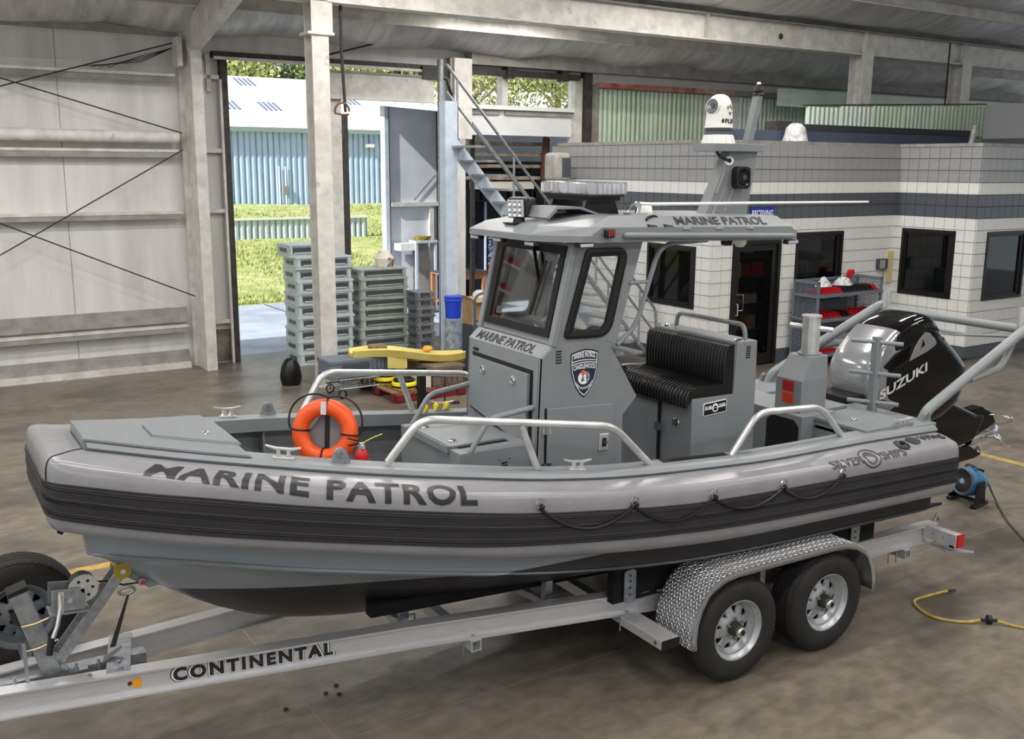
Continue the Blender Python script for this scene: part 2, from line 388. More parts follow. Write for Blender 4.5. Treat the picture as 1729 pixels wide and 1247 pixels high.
# columns
def icolumn(name, x0, x1, y0, y1, z1, label, m=GIRT):
    t = thing(name, label, 'column', ((x0+x1)/2, (y0+y1)/2, 0))
    MB().box(x0, x1, y0, y0+.03, 0, z1).build('front_flange', m, t)
    MB().box(x0, x1, y1-.03, y1, 0, z1).build('rear_flange', m, t)
    MB().box((x0+x1)/2-.012, (x0+x1)/2+.012, y0+.03, y1-.03, 0, z1).build('web', m, t)
    MB().box(x0-.04, x1+.04, y0-.04, y1+.04, 0, .02).build('base_plate', m, t)
    return t
c1 = thing('wall_column', 'cream tapered steel column against the left wall beside the doorway', 'column', (4.95, 17.45, 0))
MB().prism([(4.89,17.12,0),(5.07,17.12,0),(5.07,17.06,0),(4.89,17.06,0)], (0,0,5.35)).build('front_flange', GIRT, c1)
MB().prism([(4.89,17.12,0),(4.91,17.12,0),(4.91,17.66,0),(4.89,17.66,0)], (0,0,5.4)).build('web', GIRT, c1)
MB().box(4.83, 5.07, 17.62, 17.66, 0, 5.4).build('rear_flange', GIRT, c1)
MB().box(4.72, 4.8, 17.2, 17.5, 5.05, 5.5).build('clip_plate', GIRT, c1)
MB().prism([(4.88,17.66,5.4),(4.88,17.06,5.3),(4.88,12.0,ceil_z(12.0)-.75),(4.88,12.0,ceil_z(12.0)-.15),(4.88,17.66,5.62)], (.18,0,0)).build('rafter', GIRT, c1)
c2 = icolumn('hall_column', 6.05, 6.32, 14.78, 15.08, 6.28, 'tall cream steel column standing free in front of the doorway')
MB().box(5.98, 6.40, 14.74, 15.1, 5.40, 5.44).build('bracket_plate', GIRT, c2)
MB().box(6.32, 6.40, 14.8, 15.0, 5.44, 6.28).build('bracket_fin', GIRT, c2)
MB().tube([(6.62,15.0,7.0),(6.62,15.0,5.2),(6.66,15.0,4.3)], .025, 8).build('conduit', ROD, c2)
MB().tube([(6.54+.12*math.cos(t),14.85,4.3+.13*math.sin(t)) for t in [k*math.pi/9 for k in range(10)]]+[(6.42,14.85,4.27),(6.55,14.85,4.25),(6.66,14.88,4.26)], .018, 6).build('hose_loop', mat('rusty_iron', G(110,78,62), .7), c2)
c3 = icolumn('doorway_column', 9.92, 10.12, 17.4, 17.66, 5.5, 'cream steel column at the right of the doorway')
MB().box(9.95, 10.34, 17.3, 17.4, 4.0, 5.5).build('head_plate', GIRT, c3)
MB().box(9.95, 10.34, 17.4, 17.68, 5.0, 5.52).build('head_block', GIRTS, c3)
c4 = icolumn('roof_column', 18.6, 18.95, 14.75, 15.1, 6.0, 'steel column above the office under the long roof beam')
c5 = icolumn('end_column', 22.2, 22.55, 14.75, 15.1, 6.0, 'rightmost steel column under the long roof beam')
# ceiling blanket sagging between purlins
py = [17.95, 16.5, 14.92, 13.5, 12.0, 10.5, 9.0, 7.2, 5.5, 4, 2.5, 1, -.5, -2, -3.5, -5]
rows = []
for i in range(len(py)-1):
    for k in range(8):
        t = k/8; y = py[i]+(py[i+1]-py[i])*t; z = ceil_z(y)-(.24 if i == 0 else .13)*math.sin(math.pi*t)**.7 if t > 0 else ceil_z(y)
        rows.append([(x, y, z+((.035 if i else .07)*math.sin(x*2.1+i*2)+.02*math.sin(x*5.3+i))*math.sin(math.pi*t)) for x in np.arange(-12, 33, .45)])
ce = MB().grid(rows).build('ceiling', CEIL); struct(ce)
for i, y in enumerate(py[1:]):
    if i == 1: continue
    z = ceil_z(y)
    p = MB().box(-12, 33, y-.012, y+.012, z-.2, z).build('purlin', GIRT, ce)
    MB().box(-12, 33, y-.07, y, z-.21, z-.19).build('purlin_flange', GIRT, p)
gb = thing('roof_beam', 'long cream steel beam running under the ceiling above the office', 'beam', (12, 14.93, 5.88))
MB().box(-2, 30, 14.915, 14.945, 5.9, 6.36).build('web', GIRT, gb)
MB().box(-2, 30, 14.78, 15.08, 5.88, 5.905).build('bottom_flange', GIRT, gb)
MB().box(-2, 30, 14.78, 15.08, 6.35, 6.375).build('top_flange', GIRTS, gb)
for x in (14.1, 18.75, 22.3): MB().box(x, x+.02, 14.8, 14.91, 5.9, 6.35).build('stiffener', GIRT, gb)
MB().cyl((16.2,14.91,6.1),(16.2,14.9,6.1),.06,n=10).build('hole_plate', DARKF, gb)
# hanging rods at the right
MB().tube([(21.4,14.6,6.3),(21.4,14.6,4.6),(21.2,14.6,4.35)], .02, 6).build('conduit', ROD, gb)
# light fixtures: the out-of-view rows are added to light the hall
TUBE = mat('fluorescent_tube', (1,.97,.92,1), .4, emit=9.)
nfx = 0
def fixture(x, y, drop=.22, L=1.25, label=None, power=1.):
    global nfx
    z = ceil_z(y)-drop
    t = thing('ceiling_light', label or 'twin tube strip light added under the ceiling out of view to light the hall', 'light', (x, y, z), 'strip lights under the ceiling')
    MB().box(x-L, x+L, y-.09, y+.09, z, z+.05).build('housing', WHITE, t)
    for s in (-.05, .05): MB().cyl((x-L+.03,y+s,z-.025),(x+L-.03,y+s,z-.025),.02,n=8).build('tube', TUBE, t)
    MB().tube([(x-L*.6,y,z+.05),(x-L*.6,y,z+drop)], .006, 4).build('hanger', ROD, t)
    MB().tube([(x+L*.6,y,z+.05),(x+L*.6,y,z+drop)], .006, 4).build('hanger', ROD, t)
    l = bpy.data.lights.new('strip_lamp', 'AREA'); l.shape = 'RECTANGLE'; l.size = L*2; l.size_y = .2; l.energy = TUBE_W*power; l.color = (1,.965,.92)
    o = bpy.data.objects.new('strip_lamp', l); COL.objects.link(o); o.location = XF @ Vector((x,y,z-.06)); o.rotation_euler = (0,0,R(1.604))
    nfx += 1
fixture(10.3, 16.0, .12, 1.1, 'strip light nearest the doorway under the ceiling', .25)
fixture(10.6, 15.45, .12, 1.1, 'strip light beside the long roof beam near the doorway', .25)
for x in (-5, 1, 7, 13):
    for y in (12.7, 9.2, 5.2, 1.6, -2.2): fixture(x, y)
# ================================================================ outdoors
setf(XW)
LAWN = mat('lawn_grass', G(170,176,110), .9, 0, G(196,194,138), .8, c3=G(138,154,82), s3=2.5, lo3=.42, hi3=.66, bump=.8, bscale=14)
APRON = mat('outdoor_concrete', G(176,184,196), .7, 0, G(150,158,170), 1.2)
ap = MB().box(-20, 60, 18.2, 24.8, -.3, -.01).build('pavement', APRON); struct(ap)
for x in (5.2, 8.6, 12.0):
    MB().box(x, x+.03, 18.3, 24.7, -.01, 0).build('pavement_joint', DARKF, ap)
rows = []
for j in range(31):
    y = 24.8+j*1.5
    rows.append([(x, y, (min(y,46)-24.8)*.0835+.06*math.sin(x*.7+y*.5)) for x in np.arange(-30, 75, 3.)])
lw = MB().grid(rows).build('lawn', LAWN); struct(lw)
gm = MB(); rng = random.Random(3)
for k in range(14000):
    y = 24.9+rng.random()**1.4*19; x = 7+ (y-24.8)*.25 + rng.random()*(7+(y-24.8)*.2)
    if abs(y-35) < .2: continue
    z = (y-24.8)*.0835-.03
    a = rng.random()*6.3; w = .02+.02*rng.random(); h = .06+.09*rng.random()
    dx, dy = w*math.cos(a), w*math.sin(a)
    gm.add([(x-dx,y-dy,z),(x+dx,y+dy,z),(x+dy*2,y-dx*2,z+h)], [(0,1,2)])
tag(gm.build('grass_blades', LAWN), 'bright green grass blades on the sloping lawn outside', 'grass', kind='stuff')
# low retaining wall of ribbed sheet
SHEETL = mat('pale_ribbed_sheet', G(196,210,220), .6, 0, G(180,194,200), 2)
def corrug(name, x0, x1, y, z0, z1, pitch, dep, m, parent=None, axis='x'):
    n = int((x1-x0)/pitch*4); pts = []
    for i in range(n+1):
        x = x0+(x1-x0)*i/n; d = dep*(1 if i%4 in (1,2) else 0); pts.append((x, y-d))
    mb = MB(); mb.grid([[(x,yy,z0) for x,yy in pts],[(x,yy,z1) for x,yy in pts]], smooth=False)
    mb.box(x0, x1, y, y+.03, z0, z1)
    return mb.build(name, m, parent)
rw = thing('garden_wall', 'low pale ribbed retaining wall across the lawn', 'wall', (13.5,35,.86))
corrug('ribbed_sheet', 9.0, 16.3, 35, .75, 1.55, .22, .04, SHEETL, rw)
MB().box(9, 16.3, 34.9, 35.08, 1.55, 1.62).build('cap', WHITE, rw)
# blue shed
bb = thing('blue_building', 'long pale blue ribbed metal building with a white roof beyond the lawn', 'building', (24,45,1.6))
BLUEW = mat('pale_blue_ribbed_sheet', G(184,204,238), .5, 0, G(172,194,230), 1.5)
for i in range(9):
    corrug('wall_sheet', 4+i*5, 9+i*5-.02, 45, 1.4, 5.05, .27, .045, BLUEW, bb)
rf = MB().prism([(3.7,44.7,5.05),(3.7,52.6,7.9),(3.7,60.5,5.05),(3.7,60.5,4.95),(3.7,52.6,7.8),(3.7,44.7,4.95)], (46,0,0)).build('roof', mat('white_metal_roof', G(244,245,246), .5), bb)
MB().box(3.7, 49.7, 44.6, 44.75, 4.9, 5.1).build('gutter', mat('grey_green_gutter', G(140,156,158), .5), rf)
MB().box(4, 49, 45.05, 60, 1.2, 4.95).build('wall_core', GIRTS, bb)
SKYL = mat('blue_skylight_strip', G(104,116,140), .4)
for (x, y) in ((14.5,51), (17.0,51), (14.9,47.2), (16.9,47.2), (21.6,48.6)):
    for k in range(4):
        z = 5.05+(y-44.7)*.3608
        MB().prism([(x+k*.24,y,z+.012),(x+k*.24+.13,y,z+.012),(x+k*.24+.13-.7*0,y+1.2,z+.012+1.2*.3608),(x+k*.24,y+1.2,z+.012+1.2*.3608)], (0,0,.02)).build('skylight', SKYL, rf)
MB().box(20.9, 21.3, 44.7, 45, 4.3, 4.45).build('wall_lamp', WHITE, bb)
MB().tube([(16.6,44.9,1.6),(16.6,44.9,3.4)], .03, 6).build('conduit', WHITE, bb)
MB().tube([(16.9,44.9,1.6),(16.9,44.9,3.4)], .03, 6).build('conduit', WHITE, bb)
MB().box(16.75, 17.0, 44.8, 44.95, 2.2, 2.5).build('meter_box', GIRTS, bb)
# trees
LEAF = mat('tree_leaves', G(90,118,70), .8, 0, G(134,156,96), 3, c3=G(58,86,54), s3=1.2, lo3=.4, hi3=.65)
LEAFY = mat('yellow_green_leaves', G(178,182,110), .8, 0, G(206,204,150), 3, c3=G(130,144,74), s3=1.5, lo3=.4, hi3=.65)
BARK = mat('pale_bark', G(176,166,148), .8, 0, G(130,120,104), 6)
def tree(x, y, z0, zc, r, h, m, label, n=1500, seed=0, leaf=.3, group='trees beyond the hall'):
    rg = random.Random(seed)
    t = thing('tree', label, 'tree', (x,y,z0), group)
    tr = MB().tube([(x,y,z0),(x+.1,y,(z0+zc)/2),(x-.05,y,zc)], [.22,.16,.09], 7)
    for k in range(9):
        a = rg.random()*6.3; tr.tube([(x,y,zc-h*.5+k*h*.08),(x+r*.45*math.cos(a),y+r*.45*math.sin(a),zc-h*.2+k*h*.08),(x+r*.85*math.cos(a),y+r*.85*math.sin(a),zc+k*h*.09)], [.07,.045,.015], 5)
    tr.build('trunk', BARK, t)
    lf = MB()
    cl = [(x+r*.75*(rg.random()*2-1), y+r*.75*(rg.random()*2-1), zc+h*.8*(rg.random()*2-1)) for _ in range(26)]
    for k in range(n):
        c = cl[rg.randrange(26)]; g = [rg.gauss(0, r*.2) for _ in range(3)]
        p = Vector((c[0]+g[0], c[1]+g[1], c[2]+g[2])); a = Vector([rg.gauss(0,1) for _ in range(3)]).normalized()*leaf*(.6+rg.random()*.6); b = a.cross(Vector([rg.gauss(0,1) for _ in range(3)])).normalized()*leaf*.5
        lf.add([p-a, p+b, p+a, p-b], [(0,1,2,3)])
    lf.build('foliage', m, t)
for i, (x, yy) in enumerate(((18,66),(22,68),(26,65),(30,69),(34,66),(14,67),(38,68),(43,66))):
    tree(x+3, yy, 1.5, 8.9, 3.2, 2.8, LEAF if i%2 else LEAFY, '%s tree behind the white roof, %s from the left' % ('dark green leafy' if i%2 else 'yellow-green leafy', ('second','third','fourth','fifth','sixth','first','seventh','eighth')[i]), 5200, i, .2)
for i, (x, yy) in enumerate(((17.8,30),(20.3,32),(22.2,31),(24.8,33))):
    tree(x, yy, .6, 6.4, 2.2, 2.6, LEAFY, 'pale thin tree through the high window band, %s from the left' % ('first','second','third','last')[i], 3600, 40+i, .08, 'trees behind the window band')

# ================================================================ the tiled office
P = .2135
TM = {}
def tilemesh(w, h, m):
    k = (round(w,3), round(h,3), m.name)
    if k not in TM:
        me = bpy.data.meshes.new('tile'); b = MB().box(0, w, -.012, 0, 0, h)
        bv = .004
        b = MB(); b.add([(0,0,0),(w,0,0),(w,0,h),(0,0,h),(bv,-.012,bv),(w-bv,-.012,bv),(w-bv,-.012,h-bv),(bv,-.012,h-bv)], [(4,5,6,7),(0,1,5,4),(1,2,6,5),(2,3,7,6),(3,0,4,7)])
        me.from_pydata(b.v, [], b.f); me.update(); me.materials.append(m); TM[k] = me
    return TM[k]
def tile_wall(core, o, ang, width, z0, z1, holes, x0=0.):
    """tiles laid from point o along direction ang, facing right-hand side of it"""
    J = .0065; rot = ang+R(1.604); pl = wloc(core)
    nz0 = round((z0-2.607)/P); k = nz0
    while 2.607+k*P < z1-1e-4:
        a = 2.607+k*P; b = a+P; m = TILEG if k >= 3 else TILEB if (0 <= k < 2 or a < .06) else TILEW
        x = x0
        while x < width-.01:
            e = min(x+P, width); s = max(x, 0)
            segs = [(s, e, a, b)]
            for (h0, h1, g0, g1) in holes:
                ns = []
                for (p, q, c, d) in segs:
                    if q <= h0 or p >= h1 or d <= g0 or c >= g1: ns.append((p,q,c,d)); continue
                    if p < h0: ns.append((p,h0,c,d))
                    if q > h1: ns.append((h1,q,c,d))
                    if c < g0: ns.append((max(p,h0),min(q,h1),c,g0))
                    if d > g1: ns.append((max(p,h0),min(q,h1),g1,d))
                segs = ns
            for (p, q, c, d) in segs:
                if q-p < .02 or d-c < .02: continue
                ob = bpy.data.objects.new('tile', tilemesh(q-p-J, d-c-J, m)); COL.objects.link(ob); ob.parent = core
                w = XF @ Vector((o[0]+math.cos(ang)*(p+J/2), o[1]+math.sin(ang)*(p+J/2), c+J/2)); ob.location = w-pl; ob.rotation_euler = (0,0,rot)
            x += P
        k += 1
XA, YB, XC, YD = 12.19, 12.47, 17.03, 10.77
DOOR = (.47, 1.66); W2 = (2.05, 3.32)
def wall_core(name, a, b, z0, z1, holes, th=.12, m=GROUT):
    """a wall strip from a to b with rectangular holes, thickness to the left of its direction"""
    d = Vector((b[0]-a[0], b[1]-a[1], 0)); L = d.length; d.normalize(); n = Vector((-d.y, d.x, 0))
    xsn = sorted({0, L, *[h for q in holes for h in q[:2]]}); mb = MB()
    for i in range(len(xsn)-1):
        zz = [(z0, z1)]
        for h in holes:
            if h[0] <= xsn[i]+1e-4 and h[1] >= xsn[i+1]-1e-4:
                zz = [s for (p, q) in zz for s in ((p, max(p, min(q, h[2]))), (min(q, max(p, h[3])), q)) if s[1]-s[0] > .01]
        for (p, q) in zz:
            A = Vector((a[0],a[1],0))+d*xsn[i]; Bq = Vector((a[0],a[1],0))+d*xsn[i+1]
            mb.prism([(A.x,A.y,p),(Bq.x,Bq.y,p),(Bq.x+n.x*th,Bq.y+n.y*th,p),(A.x+n.x*th,A.y+n.y*th,p)], (0,0,q-p))
    o = mb.build(name, m); struct(o); return o
ZB, ZT = 2.607, 3.888
h1 = [(17.2-14.12, 17.2-12.86, 1.06, 2.14)]     # window 1, measured along A from its far end
hB = [(DOOR[0], DOOR[1], 0, 2.25), (W2[0], W2[1], 1.06, 2.345)]
hC = [(.19, 1.32, 1.115, 2.365)]
hD = [(.36, 1.64, 1.10, 2.36)]
A0 = (XA, 17.2)
for nm, a, b, ang, hs in (('office_side', A0, (XA,YB), -math.pi/2, h1), ('office_front', (XA,YB), (XC,YB), 0, hB), ('office_return', (XC,YB), (XC,YD), -math.pi/2, hC), ('office_wing', (XC,YD), (XC+5,YD), 0, hD)):
    L = math.hypot(b[0]-a[0], b[1]-a[1])
    w = wall_core('wall_'+nm, a, b, 0, ZB, hs); tile_wall(w, a, ang, L, .045, ZB, hs)
    f = wall_core('wall_fascia_'+nm, a, b, ZB, ZT, []); tile_wall(f, a, ang, L, ZB, ZT, [])
# windows and door
def window(n, a, ang, h, label=None, sash=True, glass=DKGLASS):
    d = Vector((math.cos(ang), math.sin(ang), 0)); nn = Vector((-d.y, d.x, 0)); A = Vector((a[0],a[1],0))
    x0, x1, z0, z1 = h
    def rect(p0, p1, q0, q1, y0, y1):
        P0 = A+d*p0; P1 = A+d*p1
        return [tuple(P0+nn*y0+V(0,0,q0)), tuple(P1+nn*y0+V(0,0,q0)), tuple(P1+nn*y1+V(0,0,q0)), tuple(P0+nn*y1+V(0,0,q0))], (0,0,q1-q0)
    mb = MB(); fw = .055
    for (p0,p1,q0,q1) in ((x0,x0+fw,z0,z1),(x1-fw,x1,z0,z1),(x0+fw,x1-fw,z0,z0+fw),(x0+fw,x1-fw,z1-fw,z1)): mb.prism(*rect(p0,p1,q0,q1,-.03,.1))
    o = mb.build('window_%d' % n, BROWNFR); struct(o)
    if sash:
        mb = MB(); s = .035
        for (p0,p1,q0,q1) in ((x0+fw,x0+fw+s,z0+fw,z1-fw),(x1-fw-s-.05,x1-fw,z0+fw,z1-fw),(x0+fw,x1-fw,z0+fw,z0+fw+s),(x0+fw,x1-fw,z1-fw-s,z1-fw)): mb.prism(*rect(p0,p1,q0,q1,.0,.06))
        mb.build('sash', BROWNFR, o)
    MB().prism(*rect(x0+fw,x1-fw,z0+fw,z1-fw,.03,.036)).build('pane', glass, o)
    return o
OGL = mat('office_window_glass', (.55,.56,.55,1), .03, 0, trans=1., ior=1.2)
window(1, A0, -math.pi/2, h1[0], glass=OGL); window(2, (XA,YB), 0, hB[1], glass=OGL); w3 = window(3, (XC,YB), -math.pi/2, hC[0]); window(4, (XC,YD), 0, hD[0])
dr = MB()
x0, x1 = XA+DOOR[0], XA+DOOR[1]
for q in ((x0,x0+.07,0,2.25),(x1-.07,x1,0,2.25),(x0+.07,x1-.07,2.18,2.25)): dr.box(q[0],q[1],YB-.03,YB+.1,q[2],q[3])
do = dr.build('door_3', BROWNFR); struct(do)
lf = MB()
for q in ((x0+.075,x0+.19,.02,2.17),(x1-.19,x1-.075,.02,2.17),(x0+.19,x1-.19,.02,.22),(x0+.19,x1-.19,2.06,2.17)): lf.box(q[0],q[1],YB,YB+.05,q[2],q[3])
lf.build('door_leaf', BROWNFR, do)
MB().box(x0+.19,x1-.19,YB+.02,YB+.026,.22,2.06).build('pane', OGL, do)
MB().tube(fillet([(x0+.15,YB,1.15),(x0+.15,YB-.05,1.15),(x0+.15,YB-.05,.95),(x0+.15,YB,.95)],.02), .01, 6).build('pull_handle', ALUT, do)
MB().tube(fillet([(x0+.12,YB-.02,1.32),(x0+.26,YB-.06,1.32),(x0+.26,YB-.06,1.04),(x0+.2,YB-.02,1.04)],.02), .008, 6).build('pull_handle', STEEL, do)
# office inside: floor, back wall, shelves with boxes
off = MB().box(XA+.13, 22, YB+3.4, YB+3.5, 0, 3.0).box(XA+.13, XC+5, YB+.13, YB+3.4, 2.6, 2.7).box(XC+2, XC+2.1, YD+.13, YB+3, 0, 3).build('wall_office_inner', mat('dim_office_wall', G(120,112,100), .8)); struct(off)
CARD = mat('cardboard', G(186,154,112), .8, 0, G(172,140,98), 5)
PAPER = mat('paper_white', G(220,216,206), .8)
def office_shelf(x, y, w, label, seed):
    t = thing('storage_shelf', label, 'shelf', (x, y, 0))
    for xx in (x-w/2, x+w/2): MB().box(xx-.02, xx+.02, y-.2, y+.2, 0, 2.2).build('upright', BLACK, t)
    for z in (.45, .95, 1.45, 1.9): MB().box(x-w/2, x+w/2, y-.2, y+.2, z-.02, z).build('shelf_board', BLACK, t)
    rg = random.Random(seed); n = 0
    for z in (.45, .95, 1.45, 1.9):
        xx = x-w/2+.04
        while xx < x+w/2-.3:
            bw = .14+.2*rg.random(); bh = .1+.2*rg.random()
            b = MB().box(xx, xx+bw, y-.15, y+.1, z, z+bh).build('carton', (CARD, PAPER, CARD, RED)[rg.randrange(4)], None, .004)
            n += 1
            k_ = 1 if xx < x-w/2+.05 else k_+1
            tag(b, 'box %s from left, %s shelf board, behind the %s' % (('first','second','third','fourth','fifth','sixth','seventh')[k_-1], {.45:'lowest',.95:'second',1.45:'third',1.9:'top'}[z], 'glass office door' if seed == 1 else 'office window by the trolley'), 'box', 'boxes inside the office')
            xx += bw+.03
office_shelf(XA+1.75, YB+1.2, 1.3, 'black shelf of boxes behind the glass office door', 1)
office_shelf(XA+3.6, YB+1.2, 1.5, 'black shelf of boxes behind the office window next to the trolley', 2)
MB2 = MB().box(XA+.5, XA+.55, 13.0, 13.42, 1.0, 2.3).build('blind_panel', mat('tan_paper', G(186,172,150), .8)); tag(MB2, 'tan paper panel standing behind the side window of the office', 'panel')
# office roof and what stands on it
rfo = MB().box(XA-.02, XC+5.2, YB+.02, 17.0, ZT, ZT+.06).box(XC-.02, XC+5.2, YD, YB+.02, ZT, ZT+.06).build('roof_office', GIRTS); struct(rfo)
MB().box(XA+.9, XC+3.4, 13.2, 13.3, ZT+.05, 4.16).build('roof_parapet', NAVYP, rfo)
sl_ = thing('roof_duct', 'long dark trough lying on the office roof behind the parapet', 'duct', (15.5,14,ZT+.06))
MB().box(14.6, XC+3.6, 13.32, 13.6, ZT+.06, 4.30).build('trough', mat('dark_duct', G(52,54,58), .6), sl_)
MB().box(14.5, 14.9, 13.31, 13.62, ZT+.06, 4.34).build('end_cap', DARKF, sl_)
bag = MB(); rg = random.Random(5)
bag.lathe([(.02,.34),(.1,.33),(.17,.26),(.2,.14),(.24,.02),(.22,0)], (14.6,12.95,ZT+.06), (0,0,1), 14)
tag(bag.build('plastic_bag', mat('clear_plastic_film', G(214,216,216), .25, 0, G(150,152,152), 9)), 'crumpled clear plastic bag on the office roof edge', 'bag')
tag(MB().cyl((19.6,12.7,ZT+.06),(19.72,12.7,4.36),.05,.06,10).build('plastic_tube', mat('clear_plastic_film', G(214,216,216), .25)), 'small clear plastic tube leaning on the office roof', 'tube')
tag(MB().prism([(12.6,13.0,ZT+.06),(13.2,13.0,ZT+.06),(13.1,13.0,ZT+.2),(12.9,13.0,ZT+.22),(12.7,13.0,ZT+.13)], (0,.3,0)).build('sandbag', DARKF), 'small dark bag lying on the office roof behind the camera mast', 'bag')
ub = thing('roof_unit', 'grey flat-sided box unit on the office roof at the far right', 'unit', (XC+4.2,11.5,ZT+.06))
MB().box(XC+2.35, XC+5.2, 11.0, 12.3, ZT+.06, 4.75).build('casing', mat('flat_grey_unit', G(132,134,137), .6), ub, .01)
MB().box(XC+2.3, XC+5.2, 10.95, 12.3, ZT+.06, ZT+.2).build('skirt', GREYDK, ub)
# ribbed green sheets of the far wall
xg = 13.72; i = 0
while xg < 29:
    w = 1.05; m = GREENP if i < 3 else GREENW if i < 6 else GREENP
    if i != 3: corrug('ribbed_sheet', xg, xg+w-.01, YW-.05, 3.7, 5.12, .13, .025, m, wr)
    xg += w; i += 1
MB().box(13.66, 17.6, YW-.2, YW-.02, 5.13, 5.24).build('red_beam', REDP, wr)
MB().box(17.6, 20.2, YW-.2, YW-.02, 5.13, 5.24).build('beam', GIRTS, wr)
gp = thing('sheet_parapet', 'low row of ribbed pale green sheets on the office roof', 'parapet', (19,13.7,ZT+.06))
for k in range(6): corrug('ribbed_sheet', 15.75+k*.98, 15.75+(k+1)*.98-.01, 13.72, 4.2, 4.66+.04*k, .13, .03, GREENW if k < 2 else GREENP, gp)
MB().box(15.6, 21.7, 13.76, 13.8, ZT+.06, 4.3).build('parapet_backing', GIRTS, gp)
MB().prism([(15.7,13.70,4.66),(21.64,13.70,4.90),(21.64,13.70,4.93),(15.7,13.70,4.69)], (0,.08,0)).build('parapet_cap', DARKF, gp)
MB().box(18.4, 30, 16.9, 16.94, 4.9, 5.3).build('partition_sheet', GREENW, wr)
# sign, time clock, notice on the office wall
sg = thing('receiving_sign', 'blue RECEIVING sign over the office door', 'sign', (13.3, YB-.03, 2.6))
MB().box(13.02, 13.6, YB-.04, YB-.015, 2.62, 2.82).build('sign_board', mat('royal_blue_sign', G(28,52,150), .4), sg)
text_on('lettering', 'RECEIVING', flat((13.05,YB-.042,2.66),(1,0,0),(0,0,1)), DECALW, sg, .52, .11, .02)
tc_ = thing('time_clock', 'small silver and dark time clock on the white tiles', 'clock', (16.65,YB-.05,1.55))
MB().box(16.52, 16.78, YB-.1, YB-.014, 1.58, 1.78).build('case', GREYDK, tc_, .01)
MB().box(16.54, 16.68, YB-.115, YB-.1, 1.6, 1.76).build('face_plate', ALU, tc_)
MB().tube([(16.75,YB-.03,1.58),(16.75,YB-.03,1.36)], .006, 5).build('cord', ROD, tc_)
yn = thing('card_rack', 'tall cream time card rack beside the time clock', 'rack', (16.92,YB-.03,1.3))
CREAM = mat('cream_card', G(212,202,156), .7)
MB().box(16.82, 17.0, YB-.05, YB-.014, 1.3, 1.92).build('rack_board', CREAM, yn)
for k in range(18):
    for s in (0, .08): MB().box(16.835+s, 16.905+s, YB-.056, YB-.05, 1.315+k*.033, 1.318+k*.033).build('slot', mat('slot_shadow', G(150,140,100), .8), yn)
# ================================================================ things standing in the hall (building axes)
setf(XW)
# ---- steel stair
st = thing('steel_stair', 'steel open-tread stair rising left behind the boat cabin', 'stairs', (11.5,14.05,0))
x0s, z0s, x1s, z1s = 12.03, 0., 8.2, 4.15
dz = lambda x: z0s+(x-x0s)*(z1s-z0s)/(x1s-x0s)
MB().prism([(x0s,13.62,z0s),(x0s-.08,13.62,z0s),(x1s-.05,13.62,z1s-.07),(x1s-.05,13.62,z1s+.0)], (0,.03,0)).build('stringer', GALV, st)
for y in (14.5,):
    MB().prism([(x0s,y,z0s),(x0s-.32,y,z0s),(x1s-.05,y,z1s-.30),(x1s-.05,y,z1s+.02)], (0,.05,0)).build('stringer', BLUEST, st)
for k in range(18):
    t = (k+.7)/18.5; x = x0s+(x1s-x0s)*t; z = z0s+(z1s-z0s)*t
    MB().box(x-.13, x+.13, 13.66, 14.5, z-.20, z-.165).build('tread', mat('serrated_tread_steel', G(170,172,174), .5, .4, G(140,142,144), 40, bump=.5, bscale=60), st)
for h, r in ((.50,.022),(.92,.026)):
    MB().tube([(x1s,14.52,z1s+h),(x0s-.15,14.52,h+.16)], r, 8).build('handrail', GALV, st)
    MB().tube(fillet([(10.2,13.62,dz(10.2)+h),(x0s-.05,13.62,h+.05),(x0s+.02,13.62,0) if h > .6 else (x0s-.0,13.62,h)],.08), r, 8).build('handrail', GALV, st)
for x in (8.4, 9.5, 10.6, 11.6): MB().tube([(x,14.52,dz(x)-.1),(x,14.52,dz(x)+.95)], .02, 8).build('rail_post', GALV, st)
for x in (10.6, 11.6): MB().tube([(x,13.62,dz(x)-.1),(x,13.62,dz(x)+.95)], .02, 8).build('rail_post', GALV, st)
MB().box(8.12, 8.34, 14.42, 14.62, 0, 4.5).build('stair_post', BLUEST, st)
pp = thing('pipe_post', 'slim grey steel pipe post left of the stair post', 'post', (9.42,16.9,0))
MB().cyl((9.42,16.9,0),(9.42,16.9,5.4),.06,n=12).build('pipe', GALV, pp); MB().box(9.32,9.52,16.8,17.0,0,.02).build('foot_plate', GALV, pp)
# ---- lean-to contents
nv = thing('navy_partition', 'navy painted partition boards behind the wooden bench', 'partition', (13.6,22.0,0))
MB().box(12.6, 13.5, 22.0, 22.05, 0, 2.62).build('board', NAVYP, nv); MB().box(13.55, 14.6, 22.02, 22.07, 0, 2.58).build('board', NAVYP, nv)
MB().tube([(13.52,21.97,0),(13.52,21.97,2.7)], .035, 8).build('post', BLUEST, nv)
MB().box(12.9, 13.02, 21.985, 22.0, 1.75, 2.15).build('notice', CREAM, nv)
MB().box(13.62, 13.85, 21.99, 22.02, 1.65, 2.1).build('notice', PAPER, nv)
fg = thing('flag_strip', 'narrow hanging flag with blue canton and red stripes on the navy partition', 'flag', (13.72,21.98,.3))
MB().box(13.6, 13.82, 21.95, 21.97, 1.0, 1.62).build('canton', mat('flag_blue', G(40,52,110), .7, 0, G(190,195,215), 16, .5, .6), fg)
for k in range(5): MB().box(13.6+k*.044, 13.6+k*.044+.044, 21.95, 21.97, .28, 1.0).build('stripe', RED if k%2 == 0 else PAPER, fg)
rk = thing('bin_rack', 'black storage rack of small bins under the stair', 'rack', (14.3,21.6,0))
for x in (12.7, 14.6, 16.4): MB().box(x, x+.06, 21.5, 21.56, 0, 3.5).build('upright', BLACK, rk)
